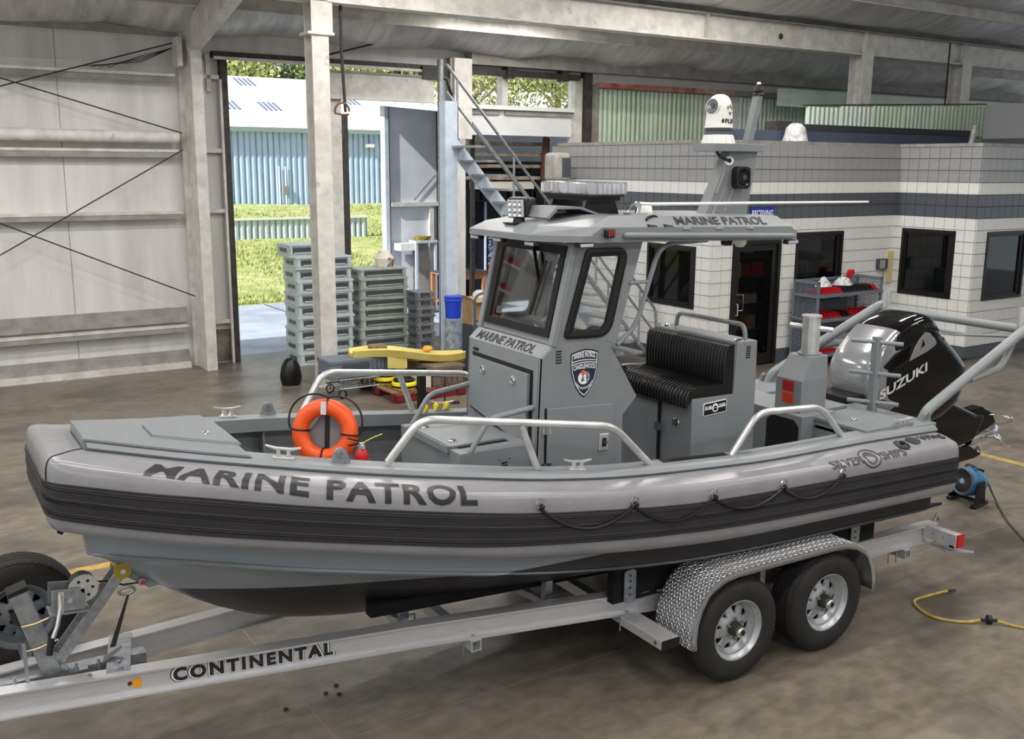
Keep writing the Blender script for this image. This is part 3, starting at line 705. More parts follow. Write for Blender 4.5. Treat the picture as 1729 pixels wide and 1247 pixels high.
for z in (2.62, 2.95, 3.3, 3.55): MB().box(12.6, 16.5, 21.5, 22.0, z, z+.04).build('rack_shelf', BLACK, rk)
MB().box(12.6, 16.5, 22.0, 22.05, 0, 3.6).build('rack_back', BLACK, rk)
i = 0
for z in (2.66, 2.99):
    for k in range(9):
        b = MB().box(12.78+k*.4, 13.1+k*.4, 21.55, 21.9, z, z+.2).box(12.85+k*.4, 12.95+k*.4, 21.54, 21.55, z+.04, z+.1).build('parts_bin', mat('black_bin', G(26,27,30), .4, 0, G(60,66,74), 20, .6, .7))
        tag(b, 'dark parts bin, %s from left on the %s shelf of the black rack' % (('first','second','third','fourth','fifth','sixth','seventh','eighth','ninth')[k], 'upper' if z > 2.8 else 'lower'), 'bin', 'parts bins on the black rack')
clut = thing('lumber_rack', 'rack of weathered boards high up behind the stair', 'rack', (12.2,18.6,3.2))
WOODD = mat('weathered_board', G(132,108,90), .8, 0, G(180,170,160), 4)
for z in (3.2, 3.45, 3.7, 3.92): MB().box(10.9, 12.9, 18.4, 18.9, z, z+.07).build('board', WOODD, clut)
for x in (10.95, 12.85): MB().box(x, x+.08, 18.35, 18.42, 0, 4.1).build('upright', DARKF, clut)
MB().prism([(12.7,18.3,3.2),(12.9,18.3,3.2),(12.86,18.3,4.0),(12.8,18.3,4.35),(12.74,18.3,4.0)], (0,.06,0)).build('leaning_board', mat('rust_board', G(110,74,58), .8), clut)
MB().box(11.2,12.6,18.45,18.85,3.0,3.16).build('crate', PAPER, clut)
wh = thing('water_heater', 'cream rounded electrical cabinet beside the tiled office corner', 'cabinet', (12.05,16.6,0))
MB().box(11.75, 12.15, 16.3, 16.7, 0, 3.2).build('stand', GREYDK, wh)
MB().box(11.55, 11.95, 16.2, 16.6, 3.2, 3.75).build('cabinet_body', mat('cream_enamel', G(172,168,160), .4, 0, G(150,146,140), 5), wh, .08, 4)
MB().box(11.72, 11.92, 16.19, 16.2, 3.28, 3.65).build('cabinet_panel', GREYDK, wh)
MB().box(11.7, 11.95, 16.2, 16.5, 2.75, 3.05).build('yellow_tag_box', mat('yellow_tag', G(200,176,80), .6, 0, G(90,80,60), 14), wh)
# wooden bench table
WOOD = mat('pine_wood', G(176,128,92), .6, 0, G(150,104,72), 6, stretch=(1,1,8))
tb = thing('work_table', 'wooden work table with papers beyond the doorway', 'table', (12.6,21.2,0))
MB().box(11.65, 12.85, 20.8, 21.5, .93, .98).build('table_top', WOOD, tb)
MB().box(11.63, 12.87, 20.78, 21.52, .98, .995).build('table_sheet', GREYDK, tb)
for x in (11.66, 12.75):
    for y in (20.82, 21.4): MB().box(x, x+.09, y, y+.09, 0, .93).build('leg', WOOD, tb)
MB().box(11.75, 12.75, 20.84, 20.9, .8, .93).build('apron_rail', WOOD, tb); MB().box(11.75, 12.8, 20.85, 21.45, .25, .3).build('lower_shelf', WOOD, tb)
p = thing('poster_card', 'white card with red print standing on the work table', 'card', (12.3,21.1,1.0))
MB().prism([(12.18,21.1,1.0),(12.42,21.12,1.0),(12.42,21.2,1.34),(12.2,21.18,1.36)], (0,.01,0)).build('card', PAPER, p); MB().prism([(12.22,21.13,1.2),(12.38,21.14,1.2),(12.38,21.17,1.32),(12.23,21.16,1.33)], (0,.001,0)).build('card_print', mat('pink_print', G(214,80,110), .6), p)
for k, (x, y, h, m, lab) in enumerate(((12.6,21.1,.2,BLACK,'black jar on the work table'),(11.8,21.0,.14,BLACK,'row of small dark tools on the work table'),(12.05,21.0,.1,STEEL,'bright metal fitting on the work table'))):
    tag(MB().lathe([(.001,0),(.08,0),(.09,h*.3),(.07,h*.8),(.04,h),(.001,h)], (x,y,.995), (0,0,1), 10).build(('jar','tool_tray','metal_fitting')[k], m), lab, ('jar','tray','fitting')[k])
def carton(name, x0, x1, y0, y1, z0, z1, m, label, cat='box', flaps=False):
    t = thing(name, label, cat, ((x0+x1)/2,(y0+y1)/2,z0))
    MB().box(x0,x1,y0,y1,z0,z1).build('carton_body', m, t, .006)
    if flaps:
        MB().prism([(x0,y0,z1),(x1,y0,z1),(x1,y0-.14,z1-.05),(x0,y0-.14,z1-.05)], (0,0,.008)).build('flap', m, t)
        MB().prism([(x0,y0,z1),(x0,y1,z1),(x0-.12,y1,z1+.05),(x0-.12,y0,z1+.05)], (0,0,.008)).build('flap', m, t)
    return t
carton('small_carton', 11.2, 11.5, 21.2, 21.5, 0, .42, CARD, 'small cardboard box beside the work table leg')
tag(MB().box(8.37,8.85,14.02,14.38,.0,.92).build('plastic_tote', GREYDK, None, .03), 'dark tote under the open cardboard box', 'tote')
carton('moving_carton', 8.38, 8.84, 14.04, 14.36, .92, 1.36, CARD, 'open cardboard box right of the blue pail', 'box', True)
br_ = thing('blue_barrel', 'blue lidded pail on a frosted drum beside the stair post', 'pail', (7.95,13.9,0))
MB().lathe([(.001,0),(.135,0),(.145,.04),(.145,1.06),(.135,1.1),(.001,1.1)], (7.95,13.9,0), (0,0,1), 20).build('drum', mat('frosted_drum', G(150,160,172), .3, 0, G(96,104,116), 9), br_)
MB().lathe([(.001,1.1),(.125,1.1),(.14,1.42),(.148,1.42),(.148,1.45),(.001,1.46)], (7.95,13.9,0), (0,0,1), 20).build('pail', mat('blue_pail', G(30,60,190), .35), br_)
MB().lathe([(.14,1.37),(.15,1.38),(.15,1.40),(.14,1.41)], (7.95,13.9,0), (0,0,1), 20).build('pail_rim', mat('blue_pail2', G(40,74,205), .35), br_)
b2 = thing('hand_trolley', 'slate blue hand trolley frame behind the cabin', 'trolley', (8.45,13.35,0))
TRB = mat('slate_blue_tube', G(64,82,106), .45)
MB().tube(fillet([(8.05,13.4,.1),(8.05,13.4,1.5),(8.5,13.5,1.58),(8.6,13.5,1.56),(8.6,13.5,.1)],.12), .02, 8).build('trolley_frame', TRB, b2)
MB().tube([(8.06,13.4,1.1),(8.6,13.5,1.1)], .018, 8).build('trolley_rung', TRB, b2); MB().box(8.05,8.6,13.2,13.45,.08,.12).build('trolley_plate', TRB, b2)
for x in (8.08, 8.58): MB().cyl((x-.03,13.5,.12),(x+.03,13.5,.12),.12,n=14).build('trolley_wheel', TYRE, b2)
tub = thing('blue_tub', 'blue plastic tub standing on the hand trolley plate', 'tub', (8.32,13.25,.12))
MB().lathe([(.001,.0),(.12,0),(.15,1.05),(.165,1.05),(.165,1.09),(.145,1.09),(.11,.03),(.001,.03)], (8.33,13.22,.12), (0,0,1), 18).build('tub_body', mat('blue_pail', G(30,60,190), .35), tub)
tag(MB().lathe([(.001,.12),(.06,.11),(.11,.06),(.12,0)], (8.62,14.2,1.36), (0,0,1), 12).build('plastic_sheet', mat('clear_plastic_film', G(214,216,216), .25)), 'scrunched plastic on top of the open cardboard box', 'wrap')
# ---- stacks of moulded cases by the doorway
CASE = mat('pale_moulded_case', G(196,206,208), .42, 0, G(176,186,188), 7)
CASEG = mat('grey_green_case', G(176,184,176), .45, 0, G(150,158,150), 7)
def make_case(name, L, D, H, m):
    t = thing(name, None, None, (0,0,0)); setf(XB)
    t.location = (0,0,0)
    n = MB(); n.box(-L/2, L/2, -D/2+.02, D/2, .012, H-.012); n.build('case_body', m, t, .012)
    MB().box(-L/2-.012, L/2+.012, -D/2-.005, D/2+.01, H-.03, H).build('case_rim', m, t, .006)
    MB().box(-L/2-.012, L/2+.012, -D/2-.005, D/2+.01, 0, .02).build('case_foot', m, t, .004)
    MB().box(-L/2+.10, L/2-.10, -D/2+.005, -D/2+.02, H*.35, H*.75).build('case_recess', GREYDK, t)
    MB().box(-L/2+.13, L/2-.13, -D/2-.006, -D/2+.01, H*.30, H*.40).build('case_label', m, t)
    for sx in (-1, 1): MB().box(sx*(L/2-.05)-.03, sx*(L/2-.05)+.03, -D/2-.004, -D/2+.02, .02, H-.03).build('case_corner', m, t, .006)
    MB().box(-L/2-.014, -L/2+.005, -D*.25, D*.25, H*.4, H*.7).build('case_handle', GREYDK, t)
    setf(XW); return t
cA = make_case('storage_case', 1.05, .62, .212, CASE); cB = make_case('storage_case', .95, .6, .182, CASEG); cC = make_case('wire_basket', .36, .4, .15, GALV)
ordn = ['bottom','second','third','fourth','fifth','sixth','seventh','eighth','ninth','tenth']
def stack(proto, x, y, n, h, what, where):
    for k in range(n):
        o = proto if k == 0 else copy_tree(proto, (0,0,0))
        o.location = XW @ Vector((x+random.uniform(-.02,.02), y+random.uniform(-.02,.02), k*h+.0)); o.rotation_euler = (0,0,R(1.6+random.uniform(-1.2,1.2)))
        nm = 'topmost' if k == n-1 else ordn[k]+' from the floor'
        tag(o, '%s, %s of the %s' % (what, nm if k else 'lowest', where), 'case', 'cases stacked by the doorway')
stack(cA, 6.93, 16.95, 9, .212, 'pale moulded case', 'tall stack behind the free column')
top2 = copy_tree(cA, (0,0,0)); top2.location = XW @ Vector((6.62, 16.98, 9*.212)); top2.rotation_euler = (0,0,R(2)); top2.scale = (.62,1,1.05)
tag(top2, 'short pale case lying on the tall stack left of the free column', 'case', 'cases stacked by the doorway')
stack(cB, 8.1, 17.0, 9, .182, 'grey-green moulded case', 'middle stack by the doorway')
stack(cC, 8.74, 16.5, 8, .152, 'small wire basket', 'narrow stack right of the cases')
tag(MB().lathe([(.001,0),(.16,0),(.19,.16),(.14,.22),(.1,.3),(.05,.26),(.001,.25)], (8.25,17.0,1.64), (0,0,1), 9).build('canvas_sack', mat('cream_brown_sack', G(226,220,206), .8, 0, G(120,96,76), 5, .5, .6)), 'cream and brown sack on top of the middle case stack', 'sack')
# ---- black bag, toolbox on wire cart, pallet with gear
tag(MB().lathe([(.001,0),(.15,0),(.18,.12),(.15,.3),(.1,.40),(.05,.44),(.001,.44)], (5.72,15.3,0), (0,0,1), 12).build('black_bag', VINYL), 'slumped black bag on the floor left of the grey toolbox', 'bag')
wc = thing('wire_cart', 'low wire basket cart on castors under the grey toolbox', 'cart', (6.35,14.1,0))
for z in (.16, .30):
    MB().tube([(5.95,13.85,z),(6.6,13.85,z),(6.6,14.4,z),(5.95,14.4,z)], .008, 5, closed=True).build('basket_hoop', GALV, wc)
for k in range(9):
    x = 5.95+k*.081; MB().tube([(x,13.85,.30),(x,13.85,.16),(x,14.4,.16),(x,14.4,.30)], .004, 4).build('basket_wire', GALV, wc)
for k in range(6): MB().tube([(5.95,13.85+k*.11,.17),(6.6,13.85+k*.11,.17)], .004, 4).build('basket_wire', GALV, wc)
for x, y in ((6.0,13.88),(6.55,13.88),(6.0,14.36),(6.55,14.36)):
    w = MB().lathe([(.055,-.012),(.07,-.012),(.074,0),(.07,.012),(.055,.012)], (x,y,.074), (0,1,0), 18, closed=True).build('castor', TYRE, wc)
    MB().cyl((x,y-.01,.074),(x,y+.01,.074),.02,n=8).bar((x,y,.074),(x,y,.16),.02,.02,(1,0,0)).build('castor_fork', GALV, wc)
tbx = thing('grey_toolbox', 'long grey plastic toolbox lying across the wire cart', 'toolbox', (6.35,14.1,.30))
TBG = mat('slate_grey_plastic', G(112,120,132), .45, 0, G(100,108,120), 6)
MB().box(5.8, 6.9, 13.9, 14.35, .30, .56).build('toolbox_body', TBG, tbx, .02)
MB().box(5.79, 6.91, 13.89, 14.36, .53, .60).build('toolbox_lid', TBG, tbx, .015)
MB().box(6.02, 6.45, 13.875, 13.9, .44, .52).build('toolbox_plate', GREYDK, tbx)
for k in range(5): MB().box(6.52+k*.07, 6.56+k*.07, 13.88, 13.9, .42, .56).build('toolbox_rib', TBG, tbx)
pa = thing('red_pallet', 'red wooden pallet on the floor beyond the bow', 'pallet', (7.15,13.8,0))
REDW = mat('red_pallet_wood', G(128,32,34), .7, 0, G(96,28,28), 8); BRW = mat('brown_deck_board', G(146,112,84), .8, 0, G(112,84,62), 6)
for y in (13.2, 13.78, 14.34): MB().box(6.55, 7.75, y, y+.08, .02, .12).build('bearer', REDW, pa)
for y in (13.2, 13.78, 14.34): MB().box(6.55, 7.75, y, y+.09, 0, .02).build('bottom_board', REDW, pa)
for k in range(8): MB().box(6.55+k*.157, 6.55+k*.157+.12, 13.18, 14.44, .12, .142).build('deck_board', BRW, pa)
for y in (13.19, 14.35): MB().box(6.54,7.76,y,y+.09,.1,.143).build('edge_board', REDW, pa)
for x in (6.56, 7.1, 7.62): MB().box(x, x+.13, 13.17, 13.3, .02, .12).build('block', REDW, pa)
for y in (13.2, 13.75, 14.3): MB().box(6.535, 6.56, y, y+.13, .02, .12).build('block', REDW, pa)
YELB = mat('yellow_bag_fabric', G(232,214,30), .6); 
def gearbag(x, y, label):
    t = thing('gear_bag', label, 'bag', (x,y,.143), 'yellow and black gear bags on the pallet')
    MB().lathe([(.001,0),(.17,0),(.195,.04),(.19,.10),(.17,.12)], (x,y,.143), (0,0,1), 16).build('bag_body', YELB, t)
    MB().lathe([(.17,.12),(.165,.15),(.12,.17),(.001,.175)], (x,y,.143), (0,0,1), 16).build('bag_top', BLACK, t)
    MB().lathe([(.197,.035),(.2,.05),(.197,.065)], (x,y,.143), (0,0,1), 16).build('bag_band', BLACK, t)
gearbag(6.78, 14.0, 'yellow and black gear bag at the back of the red pallet'); gearbag(6.85, 13.5, 'yellow and black gear bag at the front corner of the red pallet')
carton('white_jug_box', 7.02, 7.24, 13.35, 13.6, .143, .34, PAPER, 'white carton on the red pallet between bag and brown crate')
cr = thing('brown_crate', 'large brown slatted crate on the red pallet', 'crate', (7.5,13.8,.143))
BRC = mat('brown_crate_plastic', G(124,110,92), .6, 0, G(104,92,76), 6)
MB().box(7.27, 7.78, 13.3, 14.3, .143, .45).build('crate_body', BRC, cr, .01)
for k in range(5): MB().box(7.30+k*.095, 7.36+k*.095, 13.285, 13.3, .18, .36).build('crate_rib', BRC, cr)
MB().box(7.25, 7.80, 13.28, 14.32, .42, .46).build('crate_rim', BRC, cr)
yk = thing('yellow_kayak', 'yellow plastic kayak hull resting across the crate and toolbox', 'kayak', (7.1,14.0,.5))
q = MB(); rows = []
for k in range(15):
    t = k/14; x = 6.25+t*1.75; w = .26*math.sin(math.pi*min(1,max(0,.08+t*.9)))**.6+.01; yk_c = 14.1-t*.45; zt = .70-.10*t+.04*math.sin(t*6)
    rows.append([(x, yk_c-w, zt), (x, yk_c-w*.8, zt-.11), (x, yk_c, zt-.17), (x, yk_c+w*.8, zt-.11), (x, yk_c+w, zt), (x, yk_c+w*.72, zt+.015), (x, yk_c+w*.3, zt-.05), (x, yk_c-w*.3, zt-.05), (x, yk_c-w*.72, zt+.015)])
q.grid(rows, wrap=True).poly(rows[0]).poly(rows[-1][::-1]); YK = mat('sun_faded_yellow', G(222,206,122), .5, 0, G(210,190,100), 4); q.build('kayak_hull', YK, yk, fix=True)
MB().prism([(6.72,13.78,.42),(7.02,13.72,.40),(7.02,13.72,.66),(6.72,13.78,.68)], (0,.02,0)).build('kayak_flap', YK, yk)
MB().box(6.55,6.8,13.95,14.15,.66,.76).build('kayak_seat', mat('brown_seat', G(150,130,104), .8, 0, G(110,96,78), 9), yk, .02)
tag(MB().lathe([(.001,0),(.07,0),(.085,.03),(.06,.07),(.001,.08)], (7.45,13.85,.62), (0,0,1), 10).build('orange_bag', mat('orange_yellow_cloth', G(226,164,66), .7)), 'small orange bundle lying in the yellow kayak', 'bundle')
jk = thing('trailer_jack', 'black jack stand with crank beside the red pallet', 'jack', (6.72,12.7,0))
MB().box(6.68,6.78,12.66,12.76,0,.62).build('jack_tube', BLACK, jk); MB().tube(fillet([(6.85,12.6,.5),(7.0,12.5,.5),(7.0,12.5,.1),(7.12,12.45,.1)],.03),.014,6).build('jack_crank', DKSTEEL, jk); MB().cyl((7.1,12.46,.1),(7.2,12.42,.1),.025,n=8).build('crank_grip', BLACK, jk)
tag(MB().prism([(5.55,12.7,0),(6.15,12.55,0),(6.3,12.9,0),(5.75,13.0,0)], (0,0,.012)).build('foil_tray', STEEL), 'flat shiny metal sheet on the floor near the pallet', 'sheet')

# ---- parts trolley by the office
SLATE = mat('slate_blue_steel', G(104,112,124), .45)
tr = thing('parts_trolley', 'slate grey three-shelf mesh trolley in front of the office window', 'trolley', (15.0,12.05,0))
X0, X1, Y0, Y1 = 14.12, 15.88, 11.78, 12.36
for x in (X0, X1-.04):
    for y in (Y0, Y1-.04): MB().box(x, x+.04, y, y+.04, .17, 1.52).build('corner_post', SLATE, tr)
for z in (.17, .80, 1.24): 
    MB().box(X0, X1, Y0, Y1, z, z+.02).build('shelf_deck', SLATE, tr)
    MB().box(X0, X1, Y0-.01, Y0+.01, z, z+.06).build('shelf_lip', SLATE, tr); MB().box(X0-.01, X0+.01, Y0, Y1, z, z+.05).build('shelf_lip', SLATE, tr)
for x in (X0, X1-.04): MB().box(x, x+.04, Y0, Y1, 1.48, 1.53).build('top_rail', SLATE, tr)
MB().box(X0, X1, Y1-.03, Y1, 1.48, 1.52).build('top_rail', SLATE, tr)
def mesh_panel(p, U, Vv, w, h, parent, nx=None):
    q = MB(); p, U, Vv = Vector(p), Vector(U), Vector(Vv); s = .045; r = .0045
    n = int((w+h)/s)
    for k in range(1, n):
        d = k*s
        for sg in (0, 1):
            a = (max(0, d-h*.55), min(d, h*.55)) ; 
            pts = []
            u0, v0 = (d, 0); 
            # strands at slope 1.8
            t0 = max(0, d-w) ; t1 = min(d, h/1.8)
            if t1 <= t0: continue
            A = (d-t0, t0*1.8); Bq = (d-t1, t1*1.8)
            if sg: A = (w-A[0], A[1]); Bq = (w-Bq[0], Bq[1])
            q.bar(p+U*A[0]+Vv*A[1], p+U*Bq[0]+Vv*Bq[1], r*2, r*2, tuple(U.cross(Vv)))
    return q.build('mesh_panel', SLATE, parent)
mesh_panel((X0+.02,Y0+.04,.2),(0,1,0),(0,0,1),Y1-Y0-.08,1.28,tr); mesh_panel((X1-.02,Y0+.04,.2),(0,1,0),(0,0,1),Y1-Y0-.08,1.28,tr); mesh_panel((X0+.04,Y1-.02,.2),(1,0,0),(0,0,1),X1-X0-.08,1.28,tr)
MB().tube([(X0-.06,Y0-.02,.83),(X0-.06,Y1+.02,.86)], .014, 8).build('push_handle', SLATE, tr); MB().tube([(X0-.06,Y0,.83),(X0,Y0,.83)], .012, 6).tube([(X0-.06,Y1,.86),(X0,Y1,.86)], .012, 6).build('handle_bracket', SLATE, tr)
MB().box(X1,X1+.16,Y0+.1,Y0+.3,.78,.92).build('side_tray', GALV, tr)
for x in (X0+.1, X1-.1):
    for y in (Y0+.06, Y1-.06):
        MB().cyl((x,y-.018,.062),(x,y+.018,.062),.062,n=16).build('castor', TYRE, tr); MB().box(x-.03,x+.03,y-.025,y+.025,.1,.17).build('castor_fork', GALV, tr)
REDB = mat('red_bin_plastic', G(176,26,36), .38); BLKB = mat('black_bin_plastic', G(28,29,31), .42)
def make_bin(m):
    setf(XB); t = thing('parts_bin', None, None, (0,0,0)); w, d, h = .105, .30, .13
    q = MB(); q.prism([(-w/2,-d/2,0),(w/2,-d/2,0),(w/2,d/2,0),(-w/2,d/2,0)], (0,0,.008))
    for s in (-1, 1): q.prism([(s*(w/2-.004),-d/2,.008),(s*(w/2-.004),d/2,.008),(s*(w/2-.004),d/2,h),(s*(w/2-.004),-d/2+.09,h),(s*(w/2-.004),-d/2+.03,h*.55),(s*(w/2-.004),-d/2,h*.55)], (-s*.005,0,0))
    q.box(-w/2,w/2,d/2-.006,d/2,.008,h); q.box(-w/2,w/2,-d/2,-d/2+.006,.008,h*.5); q.build('bin_body', m, t)
    MB().box(-w/2-.002,w/2+.002,-d/2-.006,-d/2,h*.36,h*.5).build('bin_lip', m, t); MB().box(-.03,.03,-d/2-.008,-d/2-.006,.012,.03).build('bin_label', PAPER, t)
    setf(XW); return t
pr = {'red': make_bin(REDB), 'black': make_bin(BLKB)}; used = {'red': 0, 'black': 0}
def place_bin(c, x, y, z, label):
    o = pr[c] if not used[c] else copy_tree(pr[c], (0,0,0)); used[c] = 1
    o.location = XW @ Vector((x,y,z)); o.rotation_euler = (0,0,R(1.6)); tag(o, label, 'bin', 'parts bins on the mesh trolley')
orw = ['first','second','third','fourth','fifth','sixth','seventh','eighth','ninth','tenth','eleventh','twelfth','thirteenth']
lay_ = {'top': (1.262, 'r'*5+'b'*7+'r'), 'middle': (.822, 'rrrrr'+'bb'+'rrrrrr'), 'bottom': (.192, 'rrrr')}
for sh_n, (z, seq) in lay_.items():
    for k, ch in enumerate(seq):
        place_bin('red' if ch == 'r' else 'black', X0+.14+k*.122+(.0 if sh_n != 'bottom' else .1), Y0+.17, z, '%s parts bin, %s from the left on the %s shelf of the mesh trolley' % ('red' if ch == 'r' else 'black', orw[k], sh_n))
def tote(x, label):
    t = thing('clear_tote', label, 'tote', (x,12.0,.192)); CL = mat('milky_clear_plastic', G(206,210,214), .3, 0, alpha=.8)
    q = MB(); A = [(x-.17,11.82,.195),(x+.17,11.82,.195),(x+.17,12.24,.195),(x-.17,12.24,.195)]; Bq = [(x-.2,11.79,.44),(x+.2,11.79,.44),(x+.2,12.28,.44),(x-.2,12.28,.44)]
    q.add(A+Bq, [(3,2,1,0),(0,1,5,4),(1,2,6,5),(2,3,7,6),(3,0,4,7)]); q.build('tote_body', CL, t, solid=.006)
    MB().tube([(p[0],p[1],p[2]) for p in Bq], .012, 6, closed=True).build('tote_rim', CL, t)
tote(14.95, 'milky clear tote on the bottom shelf of the mesh trolley, left one'); tote(15.42, 'milky clear tote on the bottom shelf of the mesh trolley, right one')
def film(name, x, y, z, r, h, m, label, seed):
    rg = random.Random(seed); q = MB(); rows = []
    for i in range(6):
        t = i/5; rows.append([(x+r*(1-t*.75)*(1+.35*rg.random())*math.cos(a), y+r*.7*(1-t*.75)*(1+.35*rg.random())*math.sin(a), z+h*t*(.75+.5*rg.random())) for a in [2*math.pi*k/11 for k in range(11)]])
    q.grid(rows, smooth=False, wrap=True).poly(rows[-1]); tag(q.build(name, m), label, 'wrap')
FILM = mat('clear_plastic_film', G(214,216,216), .25)
film('plastic_wrap', 14.62, 12.1, 1.40, .17, .14, FILM, 'crumpled clear wrap on the red bins of the trolley top', 1); film('plastic_wrap', 15.15, 12.1, 1.40, .2, .15, FILM, 'larger clear plastic bag on the black bins of the trolley top', 2)
tag(MB().prism([(15.36,12.15,1.52),(15.42,12.15,1.46),(15.47,12.15,1.55),(15.53,12.15,1.56),(15.52,12.15,1.64),(15.46,12.15,1.66),(15.44,12.15,1.62),(15.39,12.15,1.66),(15.34,12.15,1.6)], (0,.04,0)).build('red_clamp', RED), 'red star-shaped clamp standing on the trolley top', 'clamp')
ye = MB()
for k in range(5): ye.tube([(15.0+.02*k+(.26+.03*k)*math.cos(t), 11.7+(.12+.02*k)*math.sin(t), .014+.016*(k%3)) for t in [j*math.pi/10 for j in range(20)]], .011, 5, closed=True)
tag(ye.build('extension_cord', mat('yellow_cord', G(196,176,40), .6, 0, G(60,56,40), 40, .5, .56)), 'coiled yellow and black extension cord on the floor under the trolley', 'cord')
# ---- blue fan by the stern, its cord, yellow hose
fn = thing('floor_fan', 'blue drum fan on a black stand on the floor behind the boat stern', 'fan', (9.75,5.95,0))
FB = mat('blue_fan_plastic', G(60,118,160), .4); FG = mat('slate_fan_ring', G(82,98,122), .4)
fc = Vector((9.72,5.95,.225)); fa = Vector((-.97,.21,.16)).normalized(); FS = .80
MB().lathe([(r*FS,h*FS) for r,h in ((.165,.10),(.185,.08),(.19,.0),(.185,-.10),(.15,-.19),(.09,-.23),(.001,-.235))], fc, fa, 28).build('fan_drum', FB, fn)
MB().lathe([(r*FS,h*FS) for r,h in ((.152,.105),(.17,.125),(.187,.11),(.187,.09))], fc, fa, 28).build('fan_ring', FG, fn)
MB().lathe([(.001,.085*FS),(.16*FS,.085*FS)], fc, fa, 24).build('fan_cavity', BLACK, fn)
fu = fa.cross(Vector((0,0,1))).normalized(); fv = fu.cross(fa).normalized()
for k in range(30):
    a0 = 2*math.pi*k/30; MB().tube([fc+fa*.108*FS+(fu*math.cos(a0+.5*t)+fv*math.sin(a0+.5*t))*(.04+.115*t)*FS for t in (0,.33,.66,1)], .0028, 4).build('grille_spoke', GREYDK, fn)
MB().lathe([(.001,.122*FS),(.034*FS,.12*FS),(.04*FS,.108*FS)], fc, fa, 16).build('fan_badge', mat('fan_badge_grey', G(150,168,184), .3), fn)
for s in (-1, 1):
    h = fc+fu*s*.165
    MB().prism([(h.x-.05,h.y,h.z+.05),(h.x+.05,h.y,h.z+.05),(h.x+.08,h.y,.03),(h.x-.10,h.y,.03)], tuple(fu*s*.03)).build('stand_leg', BLACK, fn, .006)
    MB().bar((h.x-.14,h.y-.02,.02),(h.x+.16,h.y+.02,.02),.06,.035).build('stand_foot', BLACK, fn, .008)
MB().bar(fc+fu*-.16-Vector((.0,.0,.18)), fc+fu*.16-Vector((.0,.0,.18)), .04,.03).build('stand_bar', BLACK, fn)
MB().bar(fc-fa*.05+fv*.14, fc-fa*.14+fv*.125, .10, .05, tuple(fv)).build('fan_switch_box', BLACK, fn, .01)
MB().tube(fillet([fc+fv*.15+fu*.08, fc+fv*.18+fu*.05, fc+fv*.18-fu*.05, fc+fv*.15-fu*.08],.03), .014, 6).build('fan_handle', GREYDK, fn)
tag(MB().tube(fillet([(9.88,5.88,.3),(9.95,5.82,.12),(9.95,5.75,.012),(9.72,5.55,.012),(9.52,5.38,.012),(9.35,5.2,.012),(9.14,4.967,.012),(8.6,4.4,.012)],.2), .011, 6).build('power_cord', GREYDK), 'grey power cord running from the blue fan across the floor', 'cord')
hs = thing('air_hose', 'yellow air hose with black coupling curling on the floor at right', 'hose', (7.1,4.3,0))
HY = mat('dirty_yellow_hose', G(190,160,70), .55, 0, G(150,128,66), 14)
import itertools
def cr_spline(p, n=8):
    out = []; p = [Vector(q) for q in p]; p = [p[0]]+p+[p[-1]]
    for i in range(1, len(p)-2):
        a, b, c, d = p[i-1], p[i], p[i+1], p[i+2]
        for k in range(n):
            t = k/n; out.append(.5*((2*b)+(c-a)*t+(2*a-5*b+4*c-d)*t*t+(3*b-a-3*c+d)*t**3))
    return out+[p[-2]]
MB().tube(cr_spline([(7.39,4.61,.03),(7.2,4.66,.012),(7.02,4.66,.012),(6.92,4.55,.012),(6.88,4.4,.012),(6.93,4.28,.012),(7.03,4.19,.012),(7.12,4.13,.03)]), .012, 7).build('hose_run', HY, hs)
MB().tube(cr_spline([(7.2,4.07,.03),(7.28,3.94,.012),(7.4,3.75,.012),(7.8,3.4,.012)]), .010, 7).build('hose_run', HY, hs)
MB().cyl((7.39,4.61,.03),(7.46,4.585,.03),.014,.012,8).build('hose_end', DKSTEEL, hs)
MB().cyl((7.11,4.135,.032),(7.21,4.06,.032),.016,n=8).cyl((7.15,4.105,.036),(7.175,4.087,.036),.036,n=12).build('coupling', BLACK, hs)

# ---- shelving along the back wall left of the picture, mirrored in the boat's windscreen
for xr, nm in ((-4.6,'left'), (-2.0,'right')):
    t = thing('bin_shelving', 'white shelving with red bins by the back wall, %s unit' % nm, 'shelving', (xr,17.0,0))
    for x in (xr-.4, xr+.4): MB().box(x-.03, x+.03, 16.8, 17.2, 0, 5.0).build('upright', GIRT, t)
    for k in range(9): MB().box(xr-.4, xr+.4, 16.8, 17.2, .4+k*.52, .44+k*.52).build('shelf_board', WHITE, t)
    for k in range(9):
        for j in range(3):
            b = MB().box(xr-.33+j*.25, xr-.17+j*.25, 16.85, 17.1, .44+k*.52, .58+k*.52).build('stock_bin', REDB, None, .01)
            tag(b, 'red bin %s along shelf %s of the %s wall shelving' % (('first','second','last')[j], ('one','two','three','four','five','six','seven','eight','nine')[k], nm), 'bin', 'red bins on the wall shelving')

for k, (x, y) in enumerate(((2.46,5.94),(2.36,5.88),(2.43,5.82),(2.06,5.83))):
    tag(MB().lathe([(.008,0),(.016,0),(.017,.012),(.008,.012)], (x,y,0), (0,0,1), 6, closed=True, smooth=False).build('hex_nut', DKSTEEL), '%s dark nut lying on the floor in front of the trailer beam' % ('far','left','near','lone')[k], 'nut', 'loose nuts on the floor')
